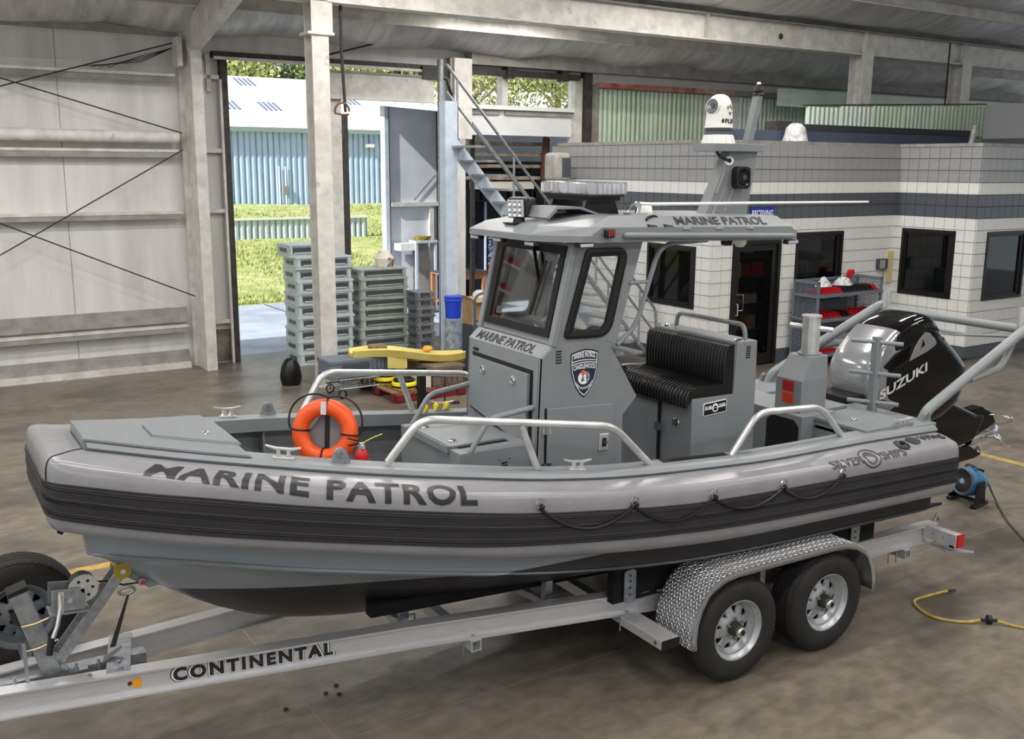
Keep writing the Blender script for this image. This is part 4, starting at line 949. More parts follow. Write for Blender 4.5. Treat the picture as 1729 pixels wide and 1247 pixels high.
# ================================================================ the patrol boat (its own axes)
setf(XB)
YC = 5.9
g_ = itp([(.77,.22),(1.219,.393),(1.42,.471),(1.697,.575),(1.98,.673),(2.36,.775),(2.815,.87),(3.26,.94),(3.88,.99),(4.45,1.01),(5.12,1.02),(6.1,1.01),(7.1,1.0)])
o_ = itp([(.6,.47),(1,.64),(1.5,.80),(2,.94),(2.5,1.06),(3,1.15),(3.5,1.2),(4,1.235),(5,1.25),(7,1.25)])
c_ = itp([(.8,.06),(1.2,.3),(2,.65),(3,.9),(4,1.0),(7,1.02)])
zG = itp([(.5,2.03),(.77,1.987),(1.22,1.907),(1.7,1.834),(2.36,1.735),(2.815,1.672),(3.26,1.61),(3.88,1.545),(4.45,1.51),(5.12,1.478),(6.13,1.462),(7.1,1.43)])
zS = itp([(.5,2.01),(.75,1.951),(1.16,1.878),(1.63,1.805),(2.0,1.745),(2.5,1.675),(3.15,1.596),(3.75,1.525),(4.5,1.465),(5.5,1.424),(6.3,1.4),(7.0,1.388)])
zBT = itp([(.5,1.905),(.74,1.863),(1.01,1.815),(1.23,1.78),(1.75,1.688),(2.33,1.6),(2.7,1.545),(3.13,1.487),(3.72,1.425),(4.27,1.375),(4.92,1.345),(5.88,1.315),(6.95,1.283)])
zBB = itp([(.5,1.71),(.73,1.656),(1,1.604),(1.22,1.563),(1.6,1.5),(2.33,1.388),(2.7,1.33),(3.36,1.255),(4,1.193),(4.55,1.148),(5.5,1.103),(6.3,1.08),(6.95,1.07)])
zCB = itp([(.5,1.61),(.73,1.56),(1,1.511),(1.23,1.471),(1.63,1.41),(2.36,1.29),(2.74,1.227),(3.18,1.166),(3.93,1.085),(4.63,1.026),(5.3,1.0),(6.4,.969),(7,.955)])
zCH = itp([(.8,1.319),(1.18,1.289),(1.6,1.235),(2.2,1.157),(2.7,1.087),(3.27,1.002),(3.9,.93),(4.53,.868),(5.3,.833),(6.4,.812),(7,.8)])
zK = itp([(.8,1.30),(.92,1.22),(1.03,1.12),(1.23,.985),(1.435,.85),(1.72,.71),(2.07,.608),(2.49,.543),(3,.51),(4,.485),(5.5,.47),(7,.46)])
STERN = 6.98
# plan stations: outer point, inner (gunwale) point
bow_o = [(.545,0),(.545,.13),(.543,.25),(.543,.355),(.552,.415),(.575,.452)]
bow_i = [(.765,0),(.765,.06),(.765,.12),(.766,.17),(.767,.205),(.775,.235)]
ST = list(zip(bow_o, bow_i))
sh = itp([(.6,.18),(1,.16),(1.5,.11),(2.5,.05),(3.5,.02),(4.5,0),(7,0)])
xsd = list(np.arange(.6, 2.0, .07))+list(np.arange(2.0, STERN+.001, .1245))
xsd[-1] = STERN
for x in xsd:
    xi = x+sh(x); ST.append(((x, o_(x)), (xi, g_(xi)+.02)))
def prof(st):
    """cross-section of the collar at a station, outside from the gunwale round to the hull"""
    (ox, oh), (ix, ih) = st; L = math.hypot(ox-ix, oh-ih)
    def at(d, z): t = d/L; return (ox+(ix-ox)*t, oh+(ih-oh)*t, z)
    x = ox
    zs, zg = zS(x), zG(ix)
    return [at(L, zg-.006), at(L*.75, zg*.72+zs*.28+.004), at(L*.5, zg*.45+zs*.55+.006), at(.06, zs+.009), at(.036, zs+.003), at(.018, zs-.013), at(.008, zs-.036), at(.003, zs*.4+zBT(x)*.6), at(0, zBT(x)),
            at(0, zBB(x)), at(.006, zBB(x)*.6+zCB(x)*.4), at(.025, zBB(x)*.25+zCB(x)*.75), at(.06, zCB(x)+.008), at(.11, zCB(x)-.004), at(min(.22, L*.8), zCB(x)-.008)]
PR = [prof(s) for s in ST]
def mirror(rows):
    """near side rows then far side rows, bow to stern each"""
    near = [[(p[0], YC-p[1], p[2]) for p in r] for r in rows]; far = [[(p[0], YC+p[1], p[2]) for p in r] for r in rows]
    return near, far
boat = thing('patrol_boat', 'grey rigid-hulled MARINE PATROL boat with cabin resting on the trailer', 'boat', (3.7, YC, .46))
near, far = mirror(PR)
mb = MB(); mb.grid(near[::-1]); mb.grid(far)
for rows in (near, far): mb.poly(rows[-1])
collar = mb.build('collar', COLLAR, boat, fix=True)
# rubbing band: six flat ribs per side with grooves between
def colsurf(st, d, z):
    (ox, oh), (ix, ih) = st; L = math.hypot(ox-ix, oh-ih); t = d/L
    return (ox+(ix-ox)*t, oh+(ih-oh)*t, z)
def band_rows(t0, t1, off):
    out = []
    for st in ST:
        x = st[0][0]; a, b = zBT(x), zBB(x); z0, z1 = a+(b-a)*t0, a+(b-a)*t1; e = .004
        out.append([colsurf(st, .01, z0), colsurf(st, -off, z0-e), colsurf(st, -off, z1+e), colsurf(st, .01, z1)])
    return out
bands = ((0,.10,.008),(.105,.17,.012),(.175,.42,.008),(.425,.47,.013),(.475,.52,.013),(.525,.78,.008),(.785,.85,.013),(.855,1.0,.008))
bp = None
for k, (a, b, off) in enumerate(bands):
    n_, f_ = mirror(band_rows(a, b, off)); m = MB().grid(n_[::-1]).grid(f_)
    for q in (n_, f_): m.poly(q[-1])
    m.build('rubbing_strip', RUBBER, collar, fix=True)
# seam of the bow cover
sm_ = [(.76+(.575-.76)*0, 0)]
MB().tube([(p[0]-.001, YC-p[1]-.001, p[2]+.001) for p in prof(((.553,.42),(.768,.21)))[:9]], .0035, 5).build('cover_seam', BLACK, collar)
MB().tube([(.60,YC-.30,1.60),(.605,YC-.30,1.565),(.625,YC-.30,1.555)], .008, 5).build('drain_stub', BLACK, collar)
# ---- lettering on the collar
def collar_fn(x0, zup, sgn=-1):
    pass
# arc-length table from gunwale outward for a given x
def cs_point(x, s):
    st = ((x, o_(x)), (x+sh(x), g_(x+sh(x))+.02)); p = prof(st); q = [Vector(v) for v in p]
    d = [0]
    for i in range(len(q)-1): d.append(d[-1]+(q[i+1]-q[i]).length)
    for i in range(len(q)-1):
        if s <= d[i+1] or i == len(q)-2:
            t = (s-d[i])/(d[i+1]-d[i]); P = q[i].lerp(q[i+1], t); T = (q[i+1]-q[i]).normalized(); break
    return P, T
def on_collar(x, s, off=.003):
    P, T = cs_point(x, s); n = Vector((-.2 if x < 2 else 0, -T.z, T.y))
    n = Vector((0, abs(T.z)*1.0, abs(T.y))).normalized()
    P = P+n*off
    return Vector((P.x, YC-P.y, P.z))
text_on('lettering', 'MARINE PATROL', lambda u, v: on_collar(.98+u, .275-v), DECAL, boat, 1.74, .155, .035, shear=.06, cuts=(34, 8), gap=1.12)
LOGOG = mat('dark_grey_decal', G(62,62,66), .45)
text_on('lettering', 'SILVER', lambda u, v: on_collar(5.55+u, .225-v, .005), LOGOG, boat, .34, .075, .012, cuts=(6,3))
text_on('lettering', 'SHIPS', lambda u, v: on_collar(6.10+u, .225-v, .005), LOGOG, boat, .27, .075, .012, cuts=(6,3))
def disc_on(name, fn, cx, cs, rx, rs, m, parent, n=20):
    pts = [fn(cx+rx*math.cos(2*math.pi*k/n), cs-rs*math.sin(2*math.pi*k/n)) for k in range(n)]
    return MB().poly(pts).build(name, m, parent)
disc_on('emblem', lambda x, q: on_collar(x, q, .005), 5.985, .18, .06, .06, LOGOG, boat)
MB().tube([on_collar(5.985+.1*math.cos(t), .18-.085*math.sin(t), .002) for t in [k*math.pi/10 for k in range(20)]], .005, 4, closed=True).build('emblem_ring', DECAL, boat)
text_on('lettering', 'Wing', lambda u, v: on_collar(6.68+u, .135-v, .005), DECAL, boat, .27, .10, .035, cuts=(6,3))
disc_on('emblem', lambda x, q: on_collar(x, q, .005), 6.59, .085, .07, .055, DECAL, boat)
vb = on_collar(6.42, .115)
MB().lathe([(.001,.012),(.035,.012),(.06,.006),(.065,0)], vb, (0,-.2,1), 20).build('air_valve', BLACK, collar)
MB().lathe([(.001,.03),(.018,.03),(.022,.01)], vb, (0,-.2,1), 10).build('air_valve_cap', BLACK, collar)
# grab line looping along the collar
ringp = [on_collar(x, .262, .012) for x in (3.10, 3.76, 4.40, 5.03, 5.62)]
ln = []
for i in range(4):
    a, b = ringp[i], ringp[i+1]
    for k in range(13):
        t = k/12; xx = a.x+(b.x-a.x)*t; sag = (.13,.125,.105,.11)[i]*4*t*(1-t)
        ln.append(on_collar(xx, .262+.02+sag, .013))
MB().tube(ln, .0115, 6).build('grab_line', BLACK, boat)
for p in ringp:
    MB().tube([p+Vector((.028*math.cos(t), -.012, .012+.028*math.sin(t))) for t in [k*math.pi/6 for k in range(12)]], .0045, 5, closed=True).build('d_ring', STEEL, boat)
    MB().sphere((p.x+.012, p.y-.012, p.z-.012), .018, 8, 5).build('rope_knot', BLACK, boat)

# ---- hull under the collar
HULL = bpy.data.materials.new('two_tone_hull_paint'); HULL.use_nodes = True
t_ = HULL.node_tree; b_ = t_.nodes['Principled BSDF']; b_.inputs['Roughness'].default_value = .3
ge = t_.nodes.new('ShaderNodeNewGeometry'); sx = t_.nodes.new('ShaderNodeSeparateXYZ'); t_.links.new(ge.outputs['Position'], sx.inputs[0])
ma = t_.nodes.new('ShaderNodeMath'); ma.operation = 'MULTIPLY_ADD'; ma.inputs[1].default_value = .021; ma.inputs[2].default_value = .985
t_.links.new(sx.outputs[0], ma.inputs[0]); gt = t_.nodes.new('ShaderNodeMath'); gt.operation = 'GREATER_THAN'; t_.links.new(sx.outputs[2], gt.inputs[0]); t_.links.new(ma.outputs[0], gt.inputs[1])
mm = t_.nodes.new('ShaderNodeMixRGB'); mm.inputs[1].default_value = G(24,26,32); mm.inputs[2].default_value = G(134,141,147); t_.links.new(gt.outputs[0], mm.inputs[0]); t_.links.new(mm.outputs[0], b_.inputs['Base Color'])
rows = []
hx = [.775,.79,.81,.85,.92,1.0,1.1,1.2,1.35]+list(np.arange(1.5, STERN, .2))+[STERN-.02]
for x in hx:
    c = max(c_(x), .05); ch = zCH(max(x,.8)); k = min(zK(max(x,.8)), ch-.01); zt = zCB(x)+.01; L = .5
    top = max(c+.035, min(o_(x)-.2, c+.06))
    if x < .8: k = ch-.02; 
    xt = x-(.035 if x < .82 else 0)
    rows.append([(xt, top*.5, zt), (xt, top, zt), (x, c+.035*(.3 if x < .85 else 1), ch+.012), (x, c+.04*(.3 if x < .85 else 1), ch), (x, c, ch-.006), (x, c*.75, ch+(k-ch)*.30), (x, c*.45, ch+(k-ch)*.60), (x, c*.18, ch+(k-ch)*.88), (x, 0, k)])
n_, f_ = mirror(rows)
mb = MB(); mb.grid(n_[::-1]); mb.grid(f_)
for q in (n_, f_): mb.poly(q[-1]+[(q[-1][0][0], YC, q[-1][0][2])]); mb.poly(q[0]+[(q[0][0][0], YC, q[0][0][2])])
hull = mb.build('hull', HULL, boat, fix=True)
MB().tube([(x, YC-max(c_(x),.05)-.045*(.4 if x < .85 else 1), zCH(x)+.006) for x in [.8]+list(np.arange(.9, STERN, .2))], .012, 5).build('spray_rail', HULL, hull)
MB().prism([(6.9,YC-1.05,.80),(7.12,YC-1.05,.80),(7.12,YC-.45,.62),(6.9,YC-.45,.62)], (0,0,.02)).build('trim_tab', BOTTOM, hull)
MB().prism([(.96,YC-.012,1.2),(1.10,YC-.012,1.13),(1.16,YC-.012,1.04),(1.1,YC-.012,1.03),(.97,YC-.012,1.13)], (0,.024,0)).build('bow_eye_plate', PAINT, hull)

# ---- gunwale, foredeck, cockpit
def grail(f, xs): return [[(p[0], YC+s*p[1], p[2]) for p in f(x)] for s in (-1,1) for x in xs]
gx = [.785]+list(np.arange(.9, 7.0, .15))+[7.0]
mb = MB()
for s in (-1, 1):
    rws = []
    for x in gx:
        h, z = g_(x)+.02, zG(x); wi = min(.17, h*.5)
        rws.append([(x, YC+s*(h), z-.004), (x, YC+s*(h+.012), z+.012), (x, YC+s*(h-.006), z+.034), (x, YC+s*(h-.035), z+.042), (x, YC+s*(h-wi), z+.042), (x, YC+s*(h-wi), z-.045), (x, YC+s*(h-wi+.012), z-.045), (x, YC+s*(h-wi+.012), z+.028), (x, YC+s*h, z-.004)])
    mb.grid(rws, smooth=False, flip=(s > 0)); mb.poly(rws[-1]); mb.poly(rws[0])
gun = mb.build('gunwale', PAINT, boat, fix=True)
# inner side plating and cockpit sole
mb = MB()
for s in (-1, 1):
    mb.grid([[(x, YC+s*(g_(x)-.03), zG(x)+.02), (x, YC+s*(g_(x)-.03), max(zG(x)-.28, 1.16)), (x, YC+s*(g_(x)-.10), max(zG(x)-.32, 1.14)), (x, YC+s*(g_(x)-.10), max(1.10, zCH(x)+.04))] for x in np.arange(1.5, 7.0, .15)], smooth=False, flip=(s > 0))
mb.build('cockpit_side', PAINT, boat)
for s in (-1, 1):
    for x in (2.0, 2.75, 3.4): MB().box(x, x+.012, min(YC+s*(g_(x)-.12), YC+s*(g_(x)-.02)), max(YC+s*(g_(x)-.12), YC+s*(g_(x)-.02)), max(1.12,zCH(x)+.06), zG(x)).build('side_frame', PAINT, boat)
MB().prism([(x,YC-g_(x)+.08,1.10) for x in (2.62,3.3,4.2,5.5,6.3)]+[(x,YC+g_(x)-.08,1.10) for x in (6.3,5.5,4.2,3.3,2.62)], (0,0,.02)).build('cockpit_sole', NONSKID, boat)
MB().prism([(x,YC-g_(x)+.09,1.36) for x in (1.5,1.9,2.62)]+[(x,YC+g_(x)-.09,1.36) for x in (2.62,1.9,1.5)], (0,0,.02)).build('bow_sole', NONSKID, boat)
# foredeck plate following the sheer
fx = [.772,.9,1.05,1.2,1.35,1.5,1.585]
mb = MB()
mb.grid([[(x, YC-(g_(x)+.005), zG(x)+.043), (x, YC-(g_(x)+.005)*.4, zG(x)+.046), (x, YC+(g_(x)+.005)*.4, zG(x)+.046), (x, YC+(g_(x)+.005), zG(x)+.043)] for x in fx], smooth=False)
x = fx[-1]; mb.poly([(x, YC-g_(x), zG(x)+.043), (x, YC+g_(x), zG(x)+.043), (x, YC+g_(x), zG(x)-.05), (x, YC-g_(x), zG(x)-.05)])
fd = mb.build('foredeck', NONSKID, boat, solid=.012)
MB().prism([(.77,YC-.225,1.96),(.77,YC+.225,1.96),(.77,YC+.215,2.035),(.77,YC-.215,2.035)], (.035,0,0)).build('foredeck_lip', PAINT, fd, .006)
hz = lambda x: zG(x)+.047
MB().grid([[(x, YC-h, hz(x)+.003), (x, YC+h*1.05, hz(x)+.003)] for x, h in ((1.12,.15),(1.2,.17),(1.4,.245),(1.585,.31))], smooth=False).build('hatch_gap', BLACK, fd)
MB().grid([[(x, YC-h, hz(x)+.014), (x, YC+h*1.05, hz(x)+.014)] for x, h in ((1.15,.13),(1.25,.165),(1.4,.22),(1.6,.29))], smooth=False).build('deck_hatch', NONSKID, fd, solid=.01)
MB().tube([(1.15,YC-.13,hz(1.15)+.012),(1.6,YC-.29,hz(1.6)+.012),(1.6,YC+.30,hz(1.6)+.012)], .009, 6).build('hatch_rim', PAINT, fd)
def latch(c, parent, nrm=(0,0,1), r=.028):
    c = Vector(c); nrm = Vector(nrm).normalized()
    MB().lathe([(.001,.008),(r*.45,.008),(r*.5,.004),(r*.8,.009),(r,.004),(r,-.004)], c, nrm, 16).build('latch', STEEL, parent)
latch((1.47, YC-.05, hz(1.47)+.018), fd)
# stern deck with hatches and splash well
zd = 1.49
MB().box(6.26, 7.05, YC-.98, YC+.98, 1.42, zd).build('stern_deck', PAINT, boat, .006)
for y0, y1 in ((YC-.99, YC-.37), (YC-.33, YC+.33), (YC+.37, YC+.95)):
    hh = MB().box(6.24, 6.80, y0+.04, y1, zd, zd+.03).build('stern_hatch', NONSKID, boat, .005)
    latch((6.42, (y0+y1)/2, zd+.033), hh)
MB().box(6.26, 6.30, YC-.95, YC+.95, 1.1, 1.45).build('stern_bulkhead', PAINT, boat)
MB().box(6.10, 6.50, YC-.43, YC+.5, 1.1, 1.535).build('machinery_box', PAINT, boat, .008)
MB().prism([(6.096,YC-.40+u,1.13+v) for u, v in ((.05,0),(.30,0),(.35,.05),(.35,.31),(.30,.36),(.05,.36),(0,.31),(0,.05))], (.008,0,0)).build('black_access_hatch', BLACK, boat, .003)
MB().box(6.25, 6.55, YC-.96, YC-.86, zd+.0, zd+.012).build('step_plate', PAINT, boat)
# ---- fittings: cleats, lifting eyes
def cleat(x, s, L=.2, half=None):
    h = (half if half else g_(x)-.05); y = YC+s*h; z = zG(x)+.042
    slope = (zG(x+.1)-zG(x-.1))/.2; dy = s*(g_(x+.1)-g_(x-.1))/.2 if half is None else 0
    d = Vector((1, dy, slope)).normalized()
    c = Vector((x,y,z)); b = MB()
    pf = [(-.05,0),(.05,0),(.045,.012),(.028,.025),(.024,.045),(.03,.052),(-.03,.052),(-.024,.045),(-.028,.025),(-.045,.012)]
    n = Vector((-d.y, d.x, 0)).normalized()
    for q in (-.028, .028):
        b.prism([c+d*(q+u*.42)+Vector((0,0,v))-n*.011 for u, v in pf], n*.022)
    b.prism([c+d*u+Vector((0,0,v))-n*.02 for u, v in ((-.06,0),(.06,0),(.06,.01),(-.06,.01))], n*.04)
    top = [(-L/2,.066),(-L/2,.074),(-.04,.064),(.04,.064),(L/2,.074),(L/2,.066),(.05,.05),(-.05,.05)]
    b.prism([c+d*u+Vector((0,0,v))-n*.012 for u, v in top], n*.024)
    return b.build('cleat', ALUT, boat, .003)
for s in (-1, 1):
    cleat(1.77, s); cleat(3.55, s); cleat(6.68, s, .24, .93)
def lift_eye(x, s, half):
    z = zG(x)+.042; y = YC+s*half; b = MB()
    a = [(math.cos(t)*.04, .055+math.sin(t)*.035) for t in [k*math.pi/8 for k in range(9)]]
    b.prism([(x+u, y-.01, z+v) for u, v in [(-.06,0),(.06,0)]+a], (0,.02,0))
    e = b.build('lifting_eye', PAINT, boat)
    for q in (-1, 1):
        MB().lathe([(.012,.004),(.024,.004),(.027,0),(.027,-.01)], (x, y+q*.011, z+.055), (0,q,0), 16).build('eye_bush', GALV, e)
for s in (-1, 1): lift_eye(2.07, s, .655); lift_eye(7.02, s, .90)
# ---- grab rails
def rail(s):
    y = lambda h: YC+s*h
    b = MB().tube(fillet([(2.34,y(.715),1.80),(2.52,y(.78),2.05),(3.80,y(.95),1.88),(4.13,y(.925),1.57)], .10, 6), .024, 10).build('grab_rail', ALUT, boat)
    MB().tube([(3.16,y(.865),1.95),(3.27,y(.885),1.66)], .022, 10).build('rail_leg', ALUT, b)
    MB().tube(fillet([(4.86,y(.925),1.52),(5.10,y(.925),1.80),(5.74,y(.925),1.765),(6.01,y(.925),1.49)], .10, 6), .024, 10).build('grab_rail', ALUT, boat)
rail(-1); rail(1)
MB().prism([(4.25,YC-.93,zG(4.25)+.046),(4.82,YC-.935,zG(4.82)+.046),(4.82,YC-.885,zG(4.82)+.046),(4.25,YC-.88,zG(4.25)+.046)], (0,0,.004)).build('step_pad', BLACK, boat)

# ================================================================ console and cabin
CH = .48
def sidepoly(pts, y, m, name, parent, th=.012, s=-1, bevel=0.003):
    return MB().prism([(x, y, z) for x, z in pts], (0, -s*th, 0)).build(name, m, parent, bevel)
fr = MB()
fr.prism([(3.50,YC-CH,1.12),(3.545,YC-CH,2.265),(3.565,YC-CH,2.265),(3.52,YC-CH,1.12)], (0,2*CH,0))
console = fr.build('console', PAINT, boat, .004)
# console side plate outlines (x, z) — lower body
low = [(3.50,1.12),(3.545,2.265),(3.63,2.337),(4.09,2.335),(4.165,2.222),(4.36,1.918),(4.24,1.795),(4.24,1.12)]
for s in (-1, 1): sidepoly(low, YC+s*CH, PAINT, 'side_plate', console, .02, s)
brow = MB().prism([(3.545,YC-CH-.005,2.262),(3.63,YC-CH-.005,2.337),(3.65,YC-CH-.005,2.32),(3.565,YC-CH-.005,2.25)], (0,2*CH+.01,0)).build('brow_plate', mat('bright_grey_paint', G(150,154,157), .25), console, .003)
nb = Vector((-.075,0,.085)).normalized()
text_on('lettering', 'MARINE PATROL', flat(V(3.556,YC+.40,2.2715)+nb*.003,(0,-1,0),(.085,0,.075)), DECAL, console, .76, .075, .02)
# dash behind the brow
MB().prism([(3.64,YC-CH+.02,2.30),(4.20,YC-CH+.02,2.12),(4.20,YC-CH+.02,2.08),(3.64,YC-CH+.02,2.26)], (0,2*CH-.04,0)).build('dash', GREYDK, console)
# electronics locker lid, slightly lifted, with gap and latches
def fz(z): return 3.50+(z-1.12)*.0393
fp = lambda y, z, off=0.: (fz(z)-off, y, z)
lid = [(YC+.405,2.165),(YC-.405,2.165),(YC-.405,1.76),(YC-.03,1.62),(YC+.405,1.76)]
lid = [(YC+.41,2.172),(YC-.405,2.168),(YC-.42,1.60),(YC-.05,1.665),(YC+.42,1.755)]
MB().prism([fp(y,z,.004) for y, z in lid], (.004,0,0)).build('lid_gap', BLACK, console)
lid2 = [(YC+.40,2.145),(YC-.375,2.14),(YC-.385,1.64),(YC-.06,1.70),(YC+.405,1.78)]
lo = MB().prism([fp(y,z,.03) for y, z in lid2], (.027,0,0)).build('locker_lid', PAINT, console, .004)
for y in (YC+.205, YC-.205): latch((fz(2.07)-.034, y, 2.07), lo, (-1,0,.04), .03)
MB().box(fz(2.19)-.006, fz(2.19), YC+.33, YC+.40, 2.185, 2.205).build('vent_slot', BLACK, console)
# side door of the console with hinges and flush latch
dpl = MB().prism([(3.60,YC-CH-.02,1.14),(3.60,YC-CH-.02,1.918),(4.15,YC-CH-.02,1.893),(4.15,YC-CH-.02,1.14)], (0,.018,0)).build('console_door', PAINT, console, .004)
MB().box(3.585, 3.60, YC-CH-.004, YC-CH, 1.13, 1.92).build('door_gap', BLACK, console)
for z in (1.775, 1.515):
    MB().box(3.562, 3.588, YC-CH-.012, YC-CH, z-.03, z+.03).box(3.60, 3.626, YC-CH-.028, YC-CH-.02, z-.03, z+.03).cyl((3.594,YC-CH-.016,z-.032),(3.594,YC-CH-.016,z+.032),.008,n=8).build('hinge', STEEL, console)
fl = MB().prism([(4.02,YC-CH-.032,1.57),(4.10,YC-CH-.032,1.57),(4.105,YC-CH-.032,1.69),(4.025,YC-CH-.032,1.695)], (0,.014,0)).build('flush_latch', ALUT, console, .008)
MB().prism([(4.043,YC-CH-.034,1.600),(4.078,YC-CH-.034,1.600),(4.080,YC-CH-.034,1.658),(4.045,YC-CH-.034,1.662)], (0,.006,0)).build('latch_cup', BLACK, fl)
MB().box(4.05,4.085,YC-CH-.042,YC-CH-.034,1.625,1.64).build('latch_lever', STEEL, fl)
def louvre(x, z, parent, w=.045, n=5, y=YC-CH, dz=.019):
    for k in range(n): MB().box(x-w/2, x+w/2, y-.004, y, z+k*dz, z+k*dz+.008).build('louvre_slot', BLACK, parent)
    for q in ((-w*.9,-.02),(w*.9,-.02),(-w*.9,n*dz+.01),(w*.9,n*dz+.01)): MB().cyl((x+q[0],y-.004,z+q[1]),(x+q[0],y,z+q[1]),.005,n=6).build('screw', STEEL, parent)
louvre(3.69, 2.215, console)
# ---- shield emblem
def shield():
    cx, y = 3.90, YC-CH-.003
    # outline u in -.5...5, v 0 top ... -1 bottom
    def outline(sc):
        top = [(-.5,-.06),(-.44,-.045),(-.25,-.015),(0,.015),(.25,-.005),(.44,-.045),(.5,-.06)]
        side = [(.505,-.25),(.49,-.42),(.42,-.60),(.30,-.78),(.15,-.92),(0,-1.0)]
        pts = top+side+[(-u,v) for u, v in side[-2::-1]]
        c = -.44
        return [(u*sc, c+(v-c)*sc) for u, v in pts]
    Wd, Hd = .225, .33
    def pt(u, v, off): return (cx+u*Wd, y-off, 2.29+v*Hd+u*.0)
    sh_ = MB().poly([pt(u,v,.0) for u, v in outline(1)]).build('shield_emblem', NAVY, console)
    def ringp(name, sc0, sc1, off, m):
        a = outline(sc0); b = outline(sc1); n = len(a); q = MB()
        q.add([pt(u,v,off) for u,v in a]+[pt(u,v,off) for u,v in b], [(i,(i+1)%n,(i+1)%n+n,i+n) for i in range(n)]); q.build(name, m, sh_)
    ringp('shield_border', .93, .89, .0015, DECALW)
    bow = lambda u: .035*(1-(u/.45)**2)
    for v0 in (-.235, -.285):
        q = MB(); n = 14
        q.grid([[pt(-.45+.9*k/n, v0+bow(-.45+.9*k/n), .0016) for k in range(n+1)], [pt(-.45+.9*k/n, v0-.018+bow(-.45+.9*k/n), .0016) for k in range(n+1)]], smooth=False, flip=True); q.build('shield_rule', DECALW, sh_)
    text_on('lettering', 'MARINE PATROL', lambda u, v: V(*pt(-.40+u, -.195+v+bow(-.40+u), .002)), DECALW, sh_, .80, .11, .022, cuts=(10,1))
    text_on('lettering', 'CANDLEWOOD', lambda u, v: V(*pt(-.41+u, -.425+v+bow(-.41+u), .002)), DECALW, sh_, .82, .105, .022, cuts=(10,1))
    def arc(u, v):
        a = R(-152)+u*R(124)/1.0; r = .43-v
        return V(*pt(.0+r*math.cos(a)*.92, -.545+r*math.sin(a)*.66, .002))
    text_on('lettering', 'LAKE AUTHORITY', arc, DECALW, sh_, 1.0, .085, .018, cuts=(18,1))
    def disc(name, cu, cv, ru, rv, off, m, a0=0, a1=360):
        n = 22; MB().poly([pt(cu+ru*math.cos(R(a0+(a1-a0)*k/n)), cv+rv*math.sin(R(a0+(a1-a0)*k/n)), off) for k in range(n if a1-a0 >= 360 else n+1)]).build(name, m, sh_)
    disc('lake_disc', -.02, -.585, .21, .135, .0018, DECALW)
    disc('lake_half', .02, -.575, .19, .125, .0022, mat('grey_decal', G(150,158,168), .4), -62, 85)
    disc('orange_sun', -.045, -.475, .085, .058, .0026, DECALO)
    MB().poly([pt(-.12,-.66,.003), pt(-.055,-.655,.003), pt(-.045,-.50,.003)]).build('sail', NAVY, sh_)
    MB().poly([pt(-.04,-.655,.003), pt(.0,-.65,.003), pt(-.04,-.52,.003)]).build('sail', NAVY, sh_)
    MB().poly([pt(.08,-.68,.003), pt(.10,-.68,.003), pt(.10,-.46,.003), pt(.08,-.46,.003)]).build('bridge_post', NAVY, sh_)
    MB().poly([pt(.05,-.59,.003), pt(.21,-.59,.003), pt(.21,-.575,.003), pt(.05,-.575,.003)]).build('bridge_deck', NAVY, sh_)
shield()
# ---- cabin upper: front windscreen frame, side plates with windows, rear posts
# side plate with the window cut out
def rounded(pts, r, n=5):
    P = [Vector((p[0],0,p[1])) for p in pts]; out = []; m = len(P)
    for i in range(m):
        a, b, c = P[i-1], P[i], P[(i+1)%m]; rr = r[i] if isinstance(r, (list,tuple)) else r
        d0 = (a-b).normalized()*rr; d1 = (c-b).normalized()*rr
        for k in range(n+1):
            t = k/n; q = (b+d0)*(1-t)**2+b*2*t*(1-t)+(b+d1)*t*t; out.append((q.x,q.z))
    return out
outer = [(3.63,2.335),(3.795,3.0),(4.37,2.998),(4.16,2.295),(4.09,2.335)]
win = [(3.735,2.385),(3.905,2.955),(4.235,2.955),(4.095,2.375)]
wr_ = rounded(win, [.03,.03,.09,.10])
def plate_with_hole(y, th, outer, hole, m, name, parent, s):
    bm = bmesh.new(); loops = []
    for pts in (outer, hole):
        vs_ = [bm.verts.new((x, y, z)) for x, z in pts]; es = [bm.edges.new((vs_[i], vs_[(i+1)%len(vs_)])) for i in range(len(vs_))]; loops += es
    bmesh.ops.triangle_fill(bm, use_beauty=True, use_dissolve=False, edges=loops, normal=(0,-1,0))
    ex = bmesh.ops.extrude_face_region(bm, geom=bm.faces[:]); vv = [q for q in ex['geom'] if isinstance(q, bmesh.types.BMVert)]
    bmesh.ops.translate(bm, verts=vv, vec=(0,-s*th,0)); bmesh.ops.recalc_face_normals(bm, faces=bm.faces)
    bm.verts.ensure_lookup_table(); idx = {v: i for i, v in enumerate(bm.verts)}
    q = MB().add([tuple(v.co) for v in bm.verts], [tuple(idx[v] for v in f.verts) for f in bm.faces]); bm.free()
    return q.build(name, m, parent)
def off_poly(pts, d):
    n = len(pts); out = []
    c = (sum(p[0] for p in pts)/n, sum(p[1] for p in pts)/n)
    for i in range(n):
        a, b, e = Vector(pts[i-1]), Vector(pts[i]), Vector(pts[(i+1)%n]); t = (e-a).normalized(); nr = Vector((t.y,-t.x))
        if nr.dot(b-Vector(c)) < 0: nr = -nr
        out.append((b.x+nr.x*d, b.y+nr.y*d))
    return out
